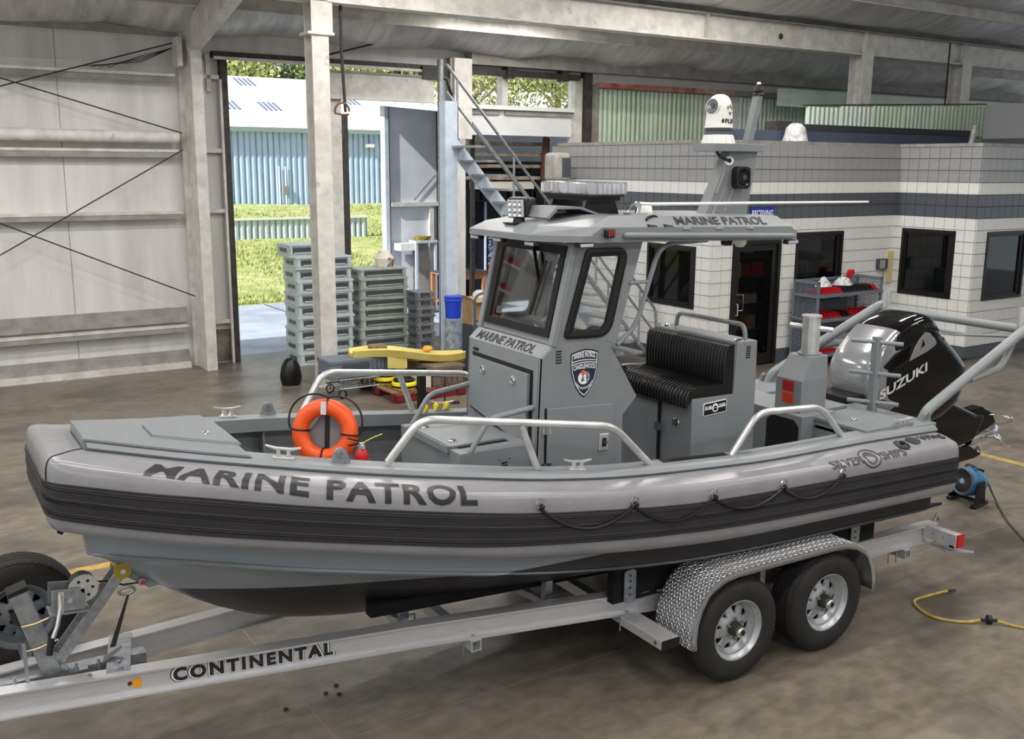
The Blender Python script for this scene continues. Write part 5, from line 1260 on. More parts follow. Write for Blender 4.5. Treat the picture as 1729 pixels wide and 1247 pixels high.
for s in (-1, 1):
    y = YC+s*CH
    sp = plate_with_hole(y, .02, outer, wr_, PAINT, 'cabin_side', console, s)
    fo = off_poly(wr_, .012); fi = off_poly(wr_, -.045)
    n = len(fo); q = MB()
    for yy in (0,):
        A = [(x, y+s*.014, z) for x, z in fo]; Bq = [(x, y+s*.018, z) for x, z in off_poly(wr_, -.01)]; C = [(x, y+s*.012, z) for x, z in fi]; D = [(x, y-s*.02, z) for x, z in fi]; E_ = [(x, y, z) for x, z in fo]
        q.grid([E_, A, Bq, C, D], smooth=False, wrap=True)
    q.build('window_gasket', BLACK, sp, fix=True)
    MB().prism([(x, y-.003, z) for x, z in off_poly(wr_, -.035)], (0,.006,0)).build('side_pane', TINT, sp)
# windscreen: plane through sill (x 3.65, z 2.335) and head (3.80, 3.0)
fxw = lambda z: 3.645+(z-2.337)*.232
def fw(y, z, off=0.): return (fxw(z)-off*.974, y, z+off*.226)
def wsframe(name, a, b, off0, off1, m, parent):
    q = MB(); A = [fw(y,z,off0) for y,z in a]; A1 = [fw(y,z,off1) for y,z in a]; Bq = [fw(y,z,off1) for y,z in b]; B1 = [fw(y,z,off0) for y,z in b]
    q.grid([A, A1, Bq, B1], smooth=False, wrap=True); return q.build(name, m, parent, fix=True)
post = [(YC-CH,2.337),(YC+CH,2.337),(YC+CH,3.0),(YC-CH,3.0)]
inn = [(YC-.405,2.40),(YC+.405,2.40),(YC+.405,2.955),(YC-.405,2.955)]
ws = wsframe('windscreen_surround', post, inn, -.02, 0., PAINT, console)
o2 = [(YC-.425,2.378),(YC+.425,2.378),(YC+.425,2.978),(YC-.425,2.978)]; i2 = [(YC-.365,2.43),(YC+.365,2.43),(YC+.365,2.925),(YC-.365,2.925)]
wsframe('windscreen_gasket', o2, i2, -.005, .016, BLACK, ws)
MB().prism([fw(y,z,.002) for y,z in [(YC-.375,2.42),(YC+.375,2.42),(YC+.375,2.935),(YC-.375,2.935)]], (.006,0,0)).build('windscreen_pane', TINT, ws)
# corner posts
for s in (-1, 1): MB().bar((3.645,YC+s*(CH-.01),2.33),(3.80,YC+s*(CH-.01),3.0),.05,.05,(1,0,0)).build('corner_post', PAINT, ws, .008)
# wiper
w_ = MB().bar(fw(YC-.05,2.96,.03), fw(YC-.19,2.76,.035), .022, .014).build('wiper_arm', BLACK, ws)
MB().bar(fw(YC-.235,2.87,.02), fw(YC-.165,2.50,.02), .014, .02).build('wiper_blade', BLACK, w_)
MB().bar(fw(YC-.19,2.76,.035), fw(YC-.20,2.70,.022), .02, .02).build('wiper_pivot', BLACK, w_)
# stickers on the glass
MB().prism([fw(y,z,.005) for y,z in [(YC+.30,2.46),(YC+.24,2.46),(YC+.24,2.51),(YC+.30,2.51)]], (-.001,0,0)).build('glass_sticker', GREYDK, ws)
# rear handrails from roof down to the console
for s in (-1, 1):
    y = YC+s*(CH+.005)
    MB().tube(fillet([(4.95,y,2.99),(4.52,y,2.975),(4.33,y,2.42),(4.17,y,2.30)], .13, 7), .017, 8).build('cabin_handrail', PAINT, console)
    MB().tube([(4.26,y,2.72),(4.42,y,2.72)], .013, 8).build('handrail_strut', PAINT, console)
# wheel and instruments glimpsed through the side window
MB().tube([(4.22+.06*math.cos(t), YC-.1+.17*math.sin(t), 2.2+.16*math.cos(t)) for t in [k*math.pi/12 for k in range(24)]], .013, 6, closed=True).build('steering_wheel', BLACK, console)
MB().lathe([(.001,.06),(.03,.055),(.05,.03),(.055,0)], (3.95,YC-.3,2.2), (0,0,1), 14).build('compass', STEEL, console)
MB().box(4.22,4.27,YC-.4,YC-.36,2.0,2.1).box(4.25,4.31,YC-.42,YC-.34,2.08,2.13).build('throttle', BLACK, console)
# ---- step box ahead of the console with lid and hoop rails
MB().box(2.965, 3.52, YC-.44, YC+.44, 1.12, 1.685).build('step_box', PAINT, boat, .006)
sb = boat.children[-1]
MB().box(3.02, 3.40, YC-.325, YC+.325, 1.684, 1.688).build('lid_gap', BLACK, sb)
l2 = MB().box(2.95, 3.385, YC-.30, YC+.31, 1.688, 1.705).build('step_lid', PAINT, sb, .004)
MB().box(2.945, 2.965, YC-.30, YC+.31, 1.655, 1.705).build('lid_lip', PAINT, l2, .003)
latch((3.04,YC+.2,1.708), l2); latch((3.04,YC-.2,1.708), l2)
louvre(3.30, 1.50, sb, y=YC-.44)
for s in (-1, 1):
    y = YC+s*.425
    MB().tube(fillet([(3.05,y,1.68),(3.19,y,1.885),(3.53,YC+s*.43,1.925)], .06, 5), .019, 10).build('hoop_rail', PAINT, sb)
# ================================================================ hardtop
zr = lambda x: 3.02-(x-3.6)*.021      # underside, falls a little aft
RH = .60
plan = [(3.50,-.39),(3.78,-RH),(5.72,-RH),(5.80,-.5),(5.80,.5),(5.72,RH),(3.78,RH),(3.50,.39)]
plan2 = [(3.62,-.36),(3.85,-RH+.03),(5.70,-RH+.03),(5.76,-.48),(5.76,.48),(5.70,RH-.03),(3.85,RH-.03),(3.62,.36)]
plan3 = [(4.02,-.30),(4.06,-RH+.10),(5.60,-RH+.10),(5.66,-.45),(5.66,.45),(5.60,RH-.10),(4.06,RH-.10),(4.02,.30)]
def lay(pl, dz): return [(x, YC+y, zr(x)+dz) for x, y in pl]
mb = MB(); n = 8
Lr = [lay(plan, 0), lay(plan, .042), lay(plan2, .098), lay(plan3, .168)]
mb.grid(Lr, smooth=False, wrap=True); mb.poly(Lr[0][::-1]); mb.poly(Lr[-1])
top = mb.build('hardtop', PAINT, boat, .004)
# lettering panel on the sloping side (bright panel), rub rail tubes
def slope_pt(u, v):   # u along x, v up the slope on the near side
    a = Vector((u, YC-RH+.03, zr(u)+.098)); b = Vector((u, YC-RH+.10, zr(u)+.168)); return a.lerp(b, v)+Vector((0,-.0075,.0066))*.4
text_on('lettering', 'MARINE PATROL', lambda u, v: slope_pt(4.60+u, .16+v), DECAL, top, .86, .74, .02)
for s in (-1, 1):
    y = YC+s*(RH+.018)
    MB().tube([(4.12,y,zr(4.12)+.045),(5.66,y,zr(5.66)+.03)], .021, 10).sphere((4.12,y,zr(4.12)+.045),.021,10,6).sphere((5.66,y,zr(5.66)+.03),.021,10,6).build('side_tube', PAINT, top)
    MB().prism([(3.86,YC+s*RH,zr(3.86)+.05),(3.94,YC+s*RH,zr(3.94)+.096),(5.66,YC+s*RH,zr(5.66)+.096),(5.74,YC+s*RH,zr(5.74)+.05)], (0,-s*.012,0)).build('side_fascia', PAINT, top)
    lr = MB().cbox((3.98,YC+s*(RH+.022),zr(3.98)+.06),(.075,.04,.06)).build('marker_light', BLACK, top, .012)
    for dx in (-.018, 0, .018): MB().cbox((3.98+dx,YC+s*(RH+.044),zr(3.98)+.06),(.008,.004,.036)).build('red_lens', mat('red_lens', G(190,60,60), .2), lr)
    for x in (3.82, 5.70):
        u = MB().cbox((x,YC+s*(RH-.03),zr(x)-.018),(.13,.045,.032)).build('flood_light', BLACK, top, .008)
        MB().cbox((x,YC+s*(RH-.006),zr(x)-.018),(.10,.006,.02)).build('flood_lens', mat('frosted_lens', G(190,192,205), .2), u)
for y in (.36, 0.05, -.36):
    u = MB().cbox((3.55,YC+y,zr(3.55)-.018),(.045,.13,.032)).build('flood_light', BLACK, top, .008)
    MB().cbox((3.525,YC+y,zr(3.55)-.018),(.006,.10,.02)).build('flood_lens', mat('frosted_lens', G(190,192,205), .2), u)
MB().lathe([(.001,-.075),(.03,-.07),(.048,-.045),(.052,0)], (5.45,YC-.30,zr(5.45)), (0,0,1), 16).build('dome_lamp', mat('milky_dome', G(236,236,230), .25), top)
MB().lathe([(.001,-.05),(.04,-.045),(.05,0)], (5.2,YC-.42,zr(5.2)), (0,0,1), 12).build('roof_camera', BLACK, top)
# clip brackets on the fascia
for x in (4.65, 4.95, 5.25): MB().cbox((x,YC-RH-.006,zr(x)+.088),(.06,.012,.008)).build('weld_tab', ALUT, top)
# spot light at the front
zt = lambda x: zr(x)+.168
sp = MB().cbox((3.66,YC-.02,3.115),(.16,.16,.01)).build('spot_base', BLACK, top)
MB().cyl((3.66,YC-.02,3.11),(3.66,YC-.02,3.16),.045,.035,14).build('spot_pivot', BLACK, top)
Mr = Matrix.Rotation(R(36),3,'Z') @ Matrix.Rotation(R(-6),3,'Y'); sc_ = Vector((3.655,YC-.02,3.222)); sd = Mr @ Vector((-1,0,0))
def spc(dx, dy, dz): return sc_+Mr @ Vector((dx,dy,dz))
MB().cbox(sc_,(.10,.135,.135),Mr).build('spot_housing', BLACK, top, .014)
MB().cbox(spc(.10,0,-.005),(.13,.11,.11),Mr).build('spot_body', BLACK, top, .02)
MB().cbox(spc(.20,0,.0),(.10,.075,.07),Mr).build('spot_tail', BLACK, top, .015)
MB().cbox(spc(-.052,0,0),(.008,.115,.115),Mr).build('spot_glass', mat('led_reflector', G(200,205,208), .1, .3), top)
for i in range(3):
    for j in range(3): MB().lathe([(.001,0),(.008,.003),(.015,.009)], spc(-.057,(i-1)*.036,(j-1)*.036), sd, 10).build('led_cup', STEEL, top)
MB().tube([spc(.24,0,.02),spc(.33,.02,-.03),spc(.42,.0,-.06)], .006, 5).build('spot_cable', BLACK, top)
# bridge plate and light bar
br = MB()
br.prism([(3.70,YC-.30,zt(3.9)-.02),(3.78,YC-.30,zt(3.9)+.05),(3.98,YC-.30,zt(4)+.05),(4.14,YC-.30,zt(4)-.0),(4.22,YC-.30,zt(4)-.0),(4.22,YC-.30,zt(4)-.012),(4.13,YC-.30,zt(4)-.012),(3.97,YC-.30,zt(4)+.037),(3.79,YC-.30,zt(4)+.037),(3.72,YC-.30,zt(3.9)-.03)], (0,.34,0))
br.build('bridge_plate', PAINT, top)
LZ = 3.295; LX = 4.20; LH = .335
bar = MB().prism([(LX-.11,YC-LH,LZ),(LX+.11,YC-LH,LZ),(LX+.15,YC-LH+.06,LZ),(LX+.15,YC+LH-.06,LZ),(LX+.11,YC+LH,LZ),(LX-.11,YC+LH,LZ),(LX-.15,YC+LH-.06,LZ),(LX-.15,YC-LH+.06,LZ)], (0,0,.014)).build('light_bar_base', BLACK, top)
LENS = mat('clear_light_bar_lens', (.93,.94,.96,1), .05, 0, trans=.9, ior=1.15)
for (a, b) in ((-LH,-.17),(-.165,-.003),(.003,.165),(.17,LH)):
    MB().box(LX-.14, LX+.14, YC+a, YC+b, LZ+.014, LZ+.098).build('light_bar_lens', LENS, top, .012)
LEDW = mat('white_led_block', G(232,236,248), .15, .3)
for k in range(6):
    y = YC-.27+k*.108
    MB().box(LX-.12, LX-.11, y-.04, y+.04, LZ+.025, LZ+.085).build('led_block', LEDW if k in (2,3) else ALU, top)
    MB().box(LX+.11, LX+.12, y-.04, y+.04, LZ+.025, LZ+.085).build('led_block', LEDW, top)
for k in range(5): MB().box(LX-.09+k*.038, LX-.065+k*.038, YC-LH+.02, YC-LH+.03, LZ+.025, LZ+.085).build('led_block', LEDW, top)
for s in (-.22, .19):
    MB().prism([(LX-.16,YC+s,zt(4)-.01),(LX+.16,YC+s,zt(4.1)-.01),(LX+.11,YC+s,LZ),(LX-.11,YC+s,LZ)], (0,.03,0)).build('light_bar_foot', BLACK, top)
MB().box(LX-.12, LX+.12, YC-.28, YC+.28, LZ-.03, LZ).build('light_bar_pan', BLACK, top)
# antenna laid back
ab = MB().cbox((4.42,YC-.33,zt(4.4)+.006),(.16,.07,.012)).build('antenna_base', STEEL, top)
MB().cyl((4.43,YC-.33,zt(4.4)),(4.45,YC-.33,zt(4.4)+.075),.018,.018,10).cyl((4.41,YC-.36,zt(4.4)+.07),(4.47,YC-.30,zt(4.4)+.07),.02,n=10).tube([(4.35,YC-.33,zt(4.4)+.02),(4.37,YC-.33,zt(4.4)+.06),(4.42,YC-.33,zt(4.4)+.085)],.008,6).build('antenna_ratchet', STEEL, top)
MB().cyl((4.44,YC-.33,zt(4.4)+.075),(4.56,YC-.33,zt(4.4)+.07),.013,.011,8).cyl((4.56,YC-.33,zt(4.4)+.07),(6.98,YC-.20,3.222),.012,.008,8).build('antenna', WHITE, top)
MB().lathe([(.001,.06),(.03,.058),(.042,.045),(.045,0)], (4.70,YC-.1,zt(4.7)), (0,0,1), 16).build('gps_dome', WHITE, top)
# two small lamps on a bracket over the roof edge
MB().tube(fillet([(4.34,YC-.53,zr(4.34)+.10),(4.36,YC-.53,zr(4.3)+.16),(4.46,YC-.50,zr(4.4)+.17),(4.50,YC-.52,zr(4.5)+.10)],.03),.008,6).build('lamp_bracket', BLACK, top)
for x in (4.36, 4.50): MB().cyl((x-.02,YC-.565,zr(x)+.09),(x+.05,YC-.565,zr(x)+.085),.026,.022,10).build('deck_lamp', BLACK, top)
# ---- mast with camera
mast = MB()
for s in (-1, 1): pass
mz0, mz1 = 3.12, 3.615
for y0, y1 in ((-.055,.055),):
    A = [(5.30,YC+y0,mz0),(5.74,YC+y0,mz0),(5.74,YC+y1,mz0),(5.30,YC+y1,mz0)]; Bq = [(5.54,YC+y0,mz1),(5.83,YC+y0,mz1),(5.83,YC+y1,mz1),(5.54,YC+y1,mz1)]
    mast.add(A+Bq, [(3,2,1,0),(4,5,6,7),(0,1,5,4),(1,2,6,5),(2,3,7,6),(3,0,4,7)])
mast = mast.build('mast', PAINT, boat, .006)
pl = [(5.26,-.06),(5.32,-.12),(5.55,-.14),(5.86,-.09),(5.86,.09),(5.55,.14),(5.32,.12),(5.26,.06)]
MB().prism([(x,YC+y,3.615) for x,y in pl], (0,0,.058)).build('mast_plate', PAINT, mast, .004)
cx, cz = 5.46, 3.673; CR = .77
MB().lathe([(r*CR,h) for r,h in ((.168,0),(.16,.02),(.145,.062),(.143,.066))], (cx,YC,cz), (0,0,1), 28).build('camera_skirt', WHITE, mast)
for k in range(14): 
    a = 2*math.pi*k/14; MB().bar((cx+.166*CR*math.cos(a),YC+.166*CR*math.sin(a),cz+.004),(cx+.146*CR*math.cos(a),YC+.146*CR*math.sin(a),cz+.06),.008,.006,(math.cos(a),math.sin(a),0)).build('skirt_rib', WHITE, mast)
MB().lathe([(r*CR,h) for r,h in ((.141,.066),(.139,.088),(.137,.09),(.139,.092),(.137,.116))], (cx,YC,cz), (0,0,1), 28).build('camera_collar', GREYDK, mast)
MB().lathe([(r*CR,h) for r,h in ((.140,.116),(.142,.124),(.136,.132),(.130,.20),(.122,.27),(.108,.315),(.08,.348),(.04,.364),(.001,.367))], (cx,YC,cz), (0,0,1), 28).build('camera_head', WHITE, mast)
wv = Vector((-1,-.18,.12)).normalized()
c0 = Vector((cx,YC,cz+.262))+wv*.078
MB().lathe([(.001,.022),(.050,.02),(.056,.012),(.058,0),(.058,-.05)], c0, wv, 22, ref=(0,0,1)).build('camera_window', mat('camera_lens_grey', G(108,110,116), .15), mast)
MB().lathe([(.056,.018),(.062,.016),(.064,.0),(.064,-.05)], c0, wv, 22).build('window_hood', WHITE, mast)
MB().lathe([(.001,.026),(.018,.026),(.02,.02)], c0+Vector((0,-.012,.005)), wv, 14).build('camera_lens', mat('lens_ring', G(70,72,78), .15), mast)
def flirp(a, z, r): return V(cx+r*CR*math.cos(a), YC+r*CR*math.sin(a), cz+z)
text_on('lettering', 'FLIR', lambda u, v: flirp(R(-108)+u/.104, .148+v, .1385), NAVY, mast, .095, .034, .04, cuts=(4,1))
MB().poly([flirp(R(-117)+.1*math.cos(k*math.pi/3), .166+.018*math.sin(k*math.pi/3), .1382) for k in range(6)]).build('camera_emblem', NAVY, mast)
MB().poly([flirp(R(-80), .205, .1335), flirp(R(-68), .235, .1305), flirp(R(-80), .228, .1315), flirp(R(-92), .235, .1305)]).build('camera_emblem', GREYDK, mast)
for k in range(3): MB().poly([flirp(R(-80+13*(k-1)), .248+.012*(k%2), .129), flirp(R(-75+13*(k-1)), .262+.01*(k%2), .127), flirp(R(-80+13*(k-1)), .280+.012*(k%2), .123), flirp(R(-85+13*(k-1)), .262+.01*(k%2), .127)]).build('camera_emblem', GREYDK, mast)
MB().bar((5.78,YC+.02,3.66),(5.87,YC+.02,4.045),.065,.05,(1,0,0)).build('mast_stick', PAINT, mast, .004)
MB().lathe([(.001,.085),(.012,.08),(.03,.074),(.034,.05),(.038,.045),(.038,.028),(.034,.022),(.045,.012),(.045,0)], (5.875,YC+.02,4.045), (0,0,1), 14).build('anchor_light', BLACK, mast)
MB().lathe([(.001,.02),(.014,.018),(.018,.0)], (5.875,YC+.02,4.13), (0,0,1), 10).build('anchor_light_cap', WHITE, mast)
hn = MB()
hp = rounded([(5.55,3.335),(5.69,3.335),(5.69,3.505),(5.55,3.505)], .04)
hn.prism([(x,YC-.135,z) for x,z in hp], (0,.07,0)); hn.build('loud_hailer', BLACK, mast, .006)
MB().lathe([(.064,0),(.058,.006),(.054,.0),(.05,.004),(.001,.006)], (5.62,YC-.135,3.42), (0,-1,0), 24).build('hailer_ring', BLACKG, mast)
MB().lathe([(.02,0),(.018,.003),(.001,.003)], (5.62,YC-.142,3.42), (0,-1,0), 14).build('hailer_badge', GREYDK, mast)
MB().box(5.56,5.74,YC-.066,YC-.054,3.34,3.5).build('hailer_plate', ALU, mast)
MB().lathe([(.018,.02),(.034,.016),(.036,0)], (5.525,YC-.056,3.545), (-.4,-1,.1), 16).build('cable_gland', WHITE, mast)
MB().tube([(5.42,YC-.03,3.615),(5.44,YC-.05,3.575),(5.50,YC-.07,3.55),(5.525,YC-.062,3.545)], .012, 7).build('camera_cable', BLACK, mast)
for (a, b, w) in (((5.40,3.30),(5.47,3.46),.016),((5.37,3.14),(5.40,3.22),.02)):
    MB().bar((a[0],YC-.063,a[1]),(b[0],YC-.063,b[1]),w,.016).build('hinge_arm', STEEL, mast)
for x in (5.47, 5.56): MB().bar((x-.06,YC-.056,3.16),(x+.03,YC-.056,3.34),.003,.004).build('weld_line', ALUT, mast)

# ================================================================ bench seat behind the console
BY = .48
sideb = [(4.89,1.12),(4.88,1.83),(5.285,1.826),(5.30,2.222),(5.505,2.216),(5.52,1.12)]
bench = MB().box(4.89, 5.50, YC-BY+.012, YC+BY-.012, 1.12, 1.81).build('bench', PAINT, boat)
for s in (-1, 1): sidepoly(sideb, YC+s*BY, PAINT, 'bench_side', bench, .02, s)
MB().box(5.29, 5.505, YC-BY+.01, YC+BY-.01, 1.8, 2.218).build('bench_back', PAINT, bench, .004)
# seat cushion with pleats: a sectioned loft
def pleated(name, rows_fn, n, parent, m=VINYL):
    q = MB(); rows_ = []
    for i in range(n*4+1):
        t = i/(n*4); d = abs(math.sin(math.pi*n*t)); rows_.append(rows_fn(t, .012*(d**.6)))
    q.grid(rows_, smooth=True); q.poly(rows_[0]); q.poly(rows_[-1][::-1]); return q.build(name, m, parent, fix=True)
def seat_row(t, d):
    y = YC-BY+.01+t*(2*BY-.02); e = min(t, 1-t)*40; k = min(1, e*.5+.75)
    return [(5.28,y,1.825),(4.90,y,1.825),(4.852-d*.4,y,1.80),(4.838-d,y,1.765),(4.835-d,y,1.84),(4.862-d*.6,y,1.893+d*.6),(4.92,y,1.912+d),(5.10,y,1.908+d),(5.28,y,1.90+d*.6)]
pleated('seat_cushion', seat_row, 26, bench)
def back_row(t, d):
    y = YC-BY+.015+t*(2*BY-.03)
    return [(5.295,y,1.89),(5.24,y,1.892),(5.205-d,y,1.91),(5.20-d,y,2.02),(5.212-d,y,2.16),(5.225-d*.5,y,2.19),(5.26,y,2.20),(5.30,y,2.20)]
pleated('back_cushion', back_row, 26, bench)
MB().tube(fillet([(5.46,YC-.40,2.21),(5.46,YC-.38,2.325),(5.46,YC+.38,2.325),(5.46,YC+.40,2.21)], .09, 7), .018, 10).build('bench_rail', PAINT, bench)
for s in (-1, 1): MB().lathe([(.026,.004),(.034,.008),(.042,.004),(.044,0)], (5.37,YC+s*.425,2.219), (0,0,1), 18).build('cup_ring', STEEL, bench); MB().lathe([(.001,.002),(.03,.002)], (5.37,YC+s*.425,2.219), (0,0,1), 14).build('cup_well', BLACK, bench)
louvre(5.415, 2.09, bench, .04, 6, YC-BY, .0165)
MB().prism([(4.87,YC-.10,1.14),(4.87,YC+.40,1.14),(4.87,YC+.40,1.73),(4.87,YC-.10,1.73)], (.015,0,0)).build('bench_door', PAINT, bench, .004)
MB().box(4.874, 4.889, YC-.125, YC-.10, 1.14, 1.74).build('door_gap', BLACK, bench)
for z in (1.55, 1.26): MB().box(4.862,4.876,YC-.16,YC-.08,z-.03,z+.03).build('hinge', STEEL, bench)
MB().lathe([(.001,.006),(.03,.008),(.04,.004),(.042,0)], (4.885,YC-.30,1.615), (-1,0,0), 16).build('vent_grille', STEEL, bench)
for k in range(5): MB().box(4.874,4.88,YC-.325,YC-.275,1.592+k*.011,1.596+k*.011).build('vent_slot', BLACK, bench)
pq = rounded([(4.985,1.688),(5.215,1.702),(5.215,1.80),(4.985,1.786)], .018, 3)
lp = MB().prism([(x,YC-BY-.008,z) for x,z in pq], (0,.008,0)).build('maker_plate', DECALW, bench)
MB().prism([(x,YC-BY-.0095,z) for x,z in off_poly(pq,-.006)], (0,.002,0)).build('plate_face', BLACK, bench)
sl2 = lambda ox, oz: flat((ox,YC-BY-.0105,oz),(1,0,.06),(0,0,1))
text_on('lettering', 'SILVER', sl2(4.998,1.733), DECALW, bench, .068, .03, .03)
text_on('lettering', 'SHIPS', sl2(5.138,1.741), DECALW, bench, .062, .03, .03)
MB().poly([(5.10+.032*math.cos(k*math.pi/8),YC-BY-.0105,1.746+.034*math.sin(k*math.pi/8)) for k in range(16)]).build('plate_crest', DECALW, bench)
MB().poly([(5.10+.02*math.cos(k*math.pi/8),YC-BY-.0115,1.742+.02*math.sin(k*math.pi/8)) for k in range(16)]).build('plate_crest_inner', BLACK, bench)
MB().tube([(4.995,YC-BY-.0105,1.74),(5.205,YC-BY-.0105,1.752)], .0025, 4).build('plate_line', DECALW, bench)

# ================================================================ tow post, rod rack
tp = MB()
tx, ty_ = 6.16, 5.55
A = [(tx,ty_,1.53),(tx+.30,ty_,1.53),(tx+.30,ty_+.28,1.53),(tx,ty_+.28,1.53)]; Bq = [(x,y,1.80) for x,y,z in A]; Cq = [(tx+.12,ty_+.02,1.99),(tx+.31,ty_+.02,1.99),(tx+.31,ty_+.26,1.99),(tx+.12,ty_+.26,1.99)]
tp.add(A+Bq+Cq, [(3,2,1,0),(0,1,5,4),(1,2,6,5),(2,3,7,6),(3,0,4,7),(4,5,9,8),(5,6,10,9),(6,7,11,10),(7,4,8,11),(8,9,10,11)])
tow = tp.build('tow_post_box', PAINT, boat, .006)
tc3 = (tx+.215, ty_+.13)
MB().cyl((*tc3,2.0),(*tc3,2.30),.072,n=22).build('tow_post', ALUT, tow)
MB().cyl((*tc3,2.30),(*tc3,2.315),.082,n=22).build('tow_post_cap', ALUT, tow)
MB().cyl((*tc3,1.99),(*tc3,2.002),.10,n=18).build('tow_post_flange', PAINT, tow)
MB().cyl((tc3[0]-.10,tc3[1]+.14,2.225),(tc3[0]+.10,tc3[1]-.14,2.20),.022,n=12).build('tow_pin', ALUT, tow)
for z0, z1, m in ((1.70,1.785,RED),(1.60,1.69,mat('orange_label', G(226,72,30), .5))):
    MB().prism([(tx-.002,ty_+.20,z0),(tx-.002,ty_+.08,z0),(tx-.002,ty_+.08,z1),(tx-.002,ty_+.20,z1)], (-.002,0,0)).build('warning_label', m, tow)
    for k in range(5): MB().box(tx-.0055,tx-.004,ty_+.09,ty_+.19,z0+.008+k*.015,z0+.012+k*.015).build('label_line', mat('label_print', G(120,30,24), .6), tow)
rr_ = MB().box(6.855, 6.915, YC-.505, YC-.445, 1.46, 2.13).build('rod_rack_post', PAINT, boat, .003)
for k, z in enumerate((2.085, 1.82, 1.575)):
    MB().cyl((6.74,YC-.33,z+.01),(7.02,YC-.63,z-.01),.018,n=10).build('rod_rack_arm', PAINT, rr_)
# ================================================================ stern arch
for s in (-1, 1):
    y0 = YC+s*.86; y1 = YC+s*.80
    a = MB().tube(fillet([(7.02,y0,1.46),(7.08,y0,1.56),(8.45,y1,2.12),(8.55,y1,2.14)], .06, 4), .045, 12).build('stern_arch_leg', PAINT, boat)
    MB().tube(fillet([(7.62,y0,1.76),(8.15,y1,1.80),(8.28,y1,2.04)], .12, 5), .03, 10).build('arch_brace', PAINT, a)
    MB().tube(fillet([(7.06,y0-.07*s,1.42),(7.09,y0-.07*s,1.50),(7.18,y0-.07*s,1.50),(7.2,y0-.07*s,1.36)],.04),.018,8).build('stern_loop', PAINT, boat)
MB().tube(fillet([(8.5,YC-.80,2.10),(8.5,YC+.80,2.10)], .1), .04, 12).build('arch_crossbar', PAINT, boat)
for y in (-.72, .72):
    MB().tube([(8.5,YC+y,2.12),(8.5,YC+y,2.30)], .04, 10, cap=False).build('rod_holder', ALUT, boat)
MB().tube([(8.42,YC-.7,2.04),(8.36,YC-.3,2.0),(8.36,YC+.3,2.0),(8.42,YC+.7,2.04)], .016, 6).build('arch_grille_bar', PAINT, boat)
MB().tube([(8.34,YC-.55,2.03),(8.30,YC-.2,1.99),(8.30,YC+.3,1.99)], .01, 6).build('arch_grille_bar', PAINT, boat)

# ================================================================ outboard engine, tilted up
def closed_spline(p, n=5):
    out = []; m = len(p)
    for i in range(m):
        a, b, c, d = [Vector(p[(i+k-1)%m]) for k in range(4)]
        for k in range(n):
            t = k/n; out.append(.5*((2*b)+(c-a)*t+(2*a-5*b+4*c-d)*t*t+(3*b-a-3*c+d)*t**3))
    return out
out_e = [(7.46,2.105),(7.60,2.165),(7.80,2.215),(7.93,2.19),(8.02,2.11),(8.08,2.04),(8.20,1.945),(8.35,1.83),(8.47,1.72),(8.515,1.645),(8.50,1.54),(8.44,1.35),(8.24,1.225),(8.03,1.18),(7.83,1.225),(7.5,1.325),(7.22,1.42),(7.16,1.52),(7.13,1.64),(7.145,1.78),(7.20,1.877),(7.28,1.96),(7.37,2.04)]
pe = closed_spline(out_e); nP = len(pe); ce_ = Vector((7.80,1.70))
secs = [(-.266,.72),(-.262,.84),(-.248,.92),(-.215,.975),(-.155,1.0),(-.06,1.01),(.06,1.01),(.155,1.0),(.215,.975),(.248,.92),(.262,.84),(.266,.72)]
def epts(sc, y, idx=None): return [Vector((ce_.x+(pe[i%nP].x-ce_.x)*sc, YC+y, ce_.y+(pe[i%nP].y-ce_.y)*sc)) for i in (idx or range(nP))]
q = MB(); rws = [epts(sc, y) for y, sc in secs]
q.grid(rws, wrap=True); q.poly(rws[0][::-1]); q.poly(rws[-1])
eng = q.build('outboard_cowl', BLACKG, boat, fix=True)
# silver front shell wrapping the bow-facing side, laid just proud of the cowl
q = MB(); q.grid([epts(sc+.012, y*1.015, range(15*5+2, nP+1)) for y, sc in secs]).build('cowl_front_shell', COWLG, eng, fix=True)
ys = YC-.270
def patch(name, pts, m, dy=0., bev=.006, sm=True):
    p = closed_spline(pts, 4) if sm else [Vector(t) for t in pts]
    return MB().prism([(t.x, ys-dy, t.y) for t in p], (0,.02,0)).build(name, m, eng, bev)
patch('cowl_side_shell', [(7.30,2.02),(7.36,1.985),(7.365,1.94),(7.33,1.89),(7.27,1.82),(7.235,1.76),(7.22,1.80),(7.235,1.90)], COWLG)
patch('cowl_top_cover', [(7.42,2.06),(7.55,2.12),(7.68,2.15),(7.77,2.12),(7.80,2.08),(7.75,2.04),(7.66,1.995),(7.52,1.955),(7.41,1.93),(7.395,1.99)], BLACKG, .004)
patch('cowl_vent', [(7.25,1.80),(7.39,1.905),(7.63,1.98),(7.595,1.82),(7.53,1.80),(7.35,1.745)], BLACK, .002, .004, False)
for k in range(15):
    t = k/14; a = (7.27+.32*t, 1.812+.155*t); b_e = (7.36+.21*t, 1.757+.085*t)
    MB().bar((a[0], ys-.006, a[1]), (b_e[0], ys-.006, b_e[1]), .005, .008).build('vent_louvre', BLACKG, eng)
patch('cowl_flash', [(7.603,1.818),(7.66,1.94),(7.77,2.07),(7.85,2.055),(7.925,2.00),(7.96,1.96),(7.945,1.935),(7.84,1.885)], COWLG, .004, .005, False)
patch('flash_inset', [(7.74,1.92),(7.76,2.01),(7.795,1.95)], BLACKG, .006, .002, False)
patch('cowl_chin_line', [(7.26,1.50),(7.6,1.375),(7.95,1.29),(8.22,1.36),(8.38,1.60),(8.36,1.60),(8.20,1.375),(7.95,1.305),(7.6,1.39),(7.26,1.515)], BLACK, .002, .0, False)
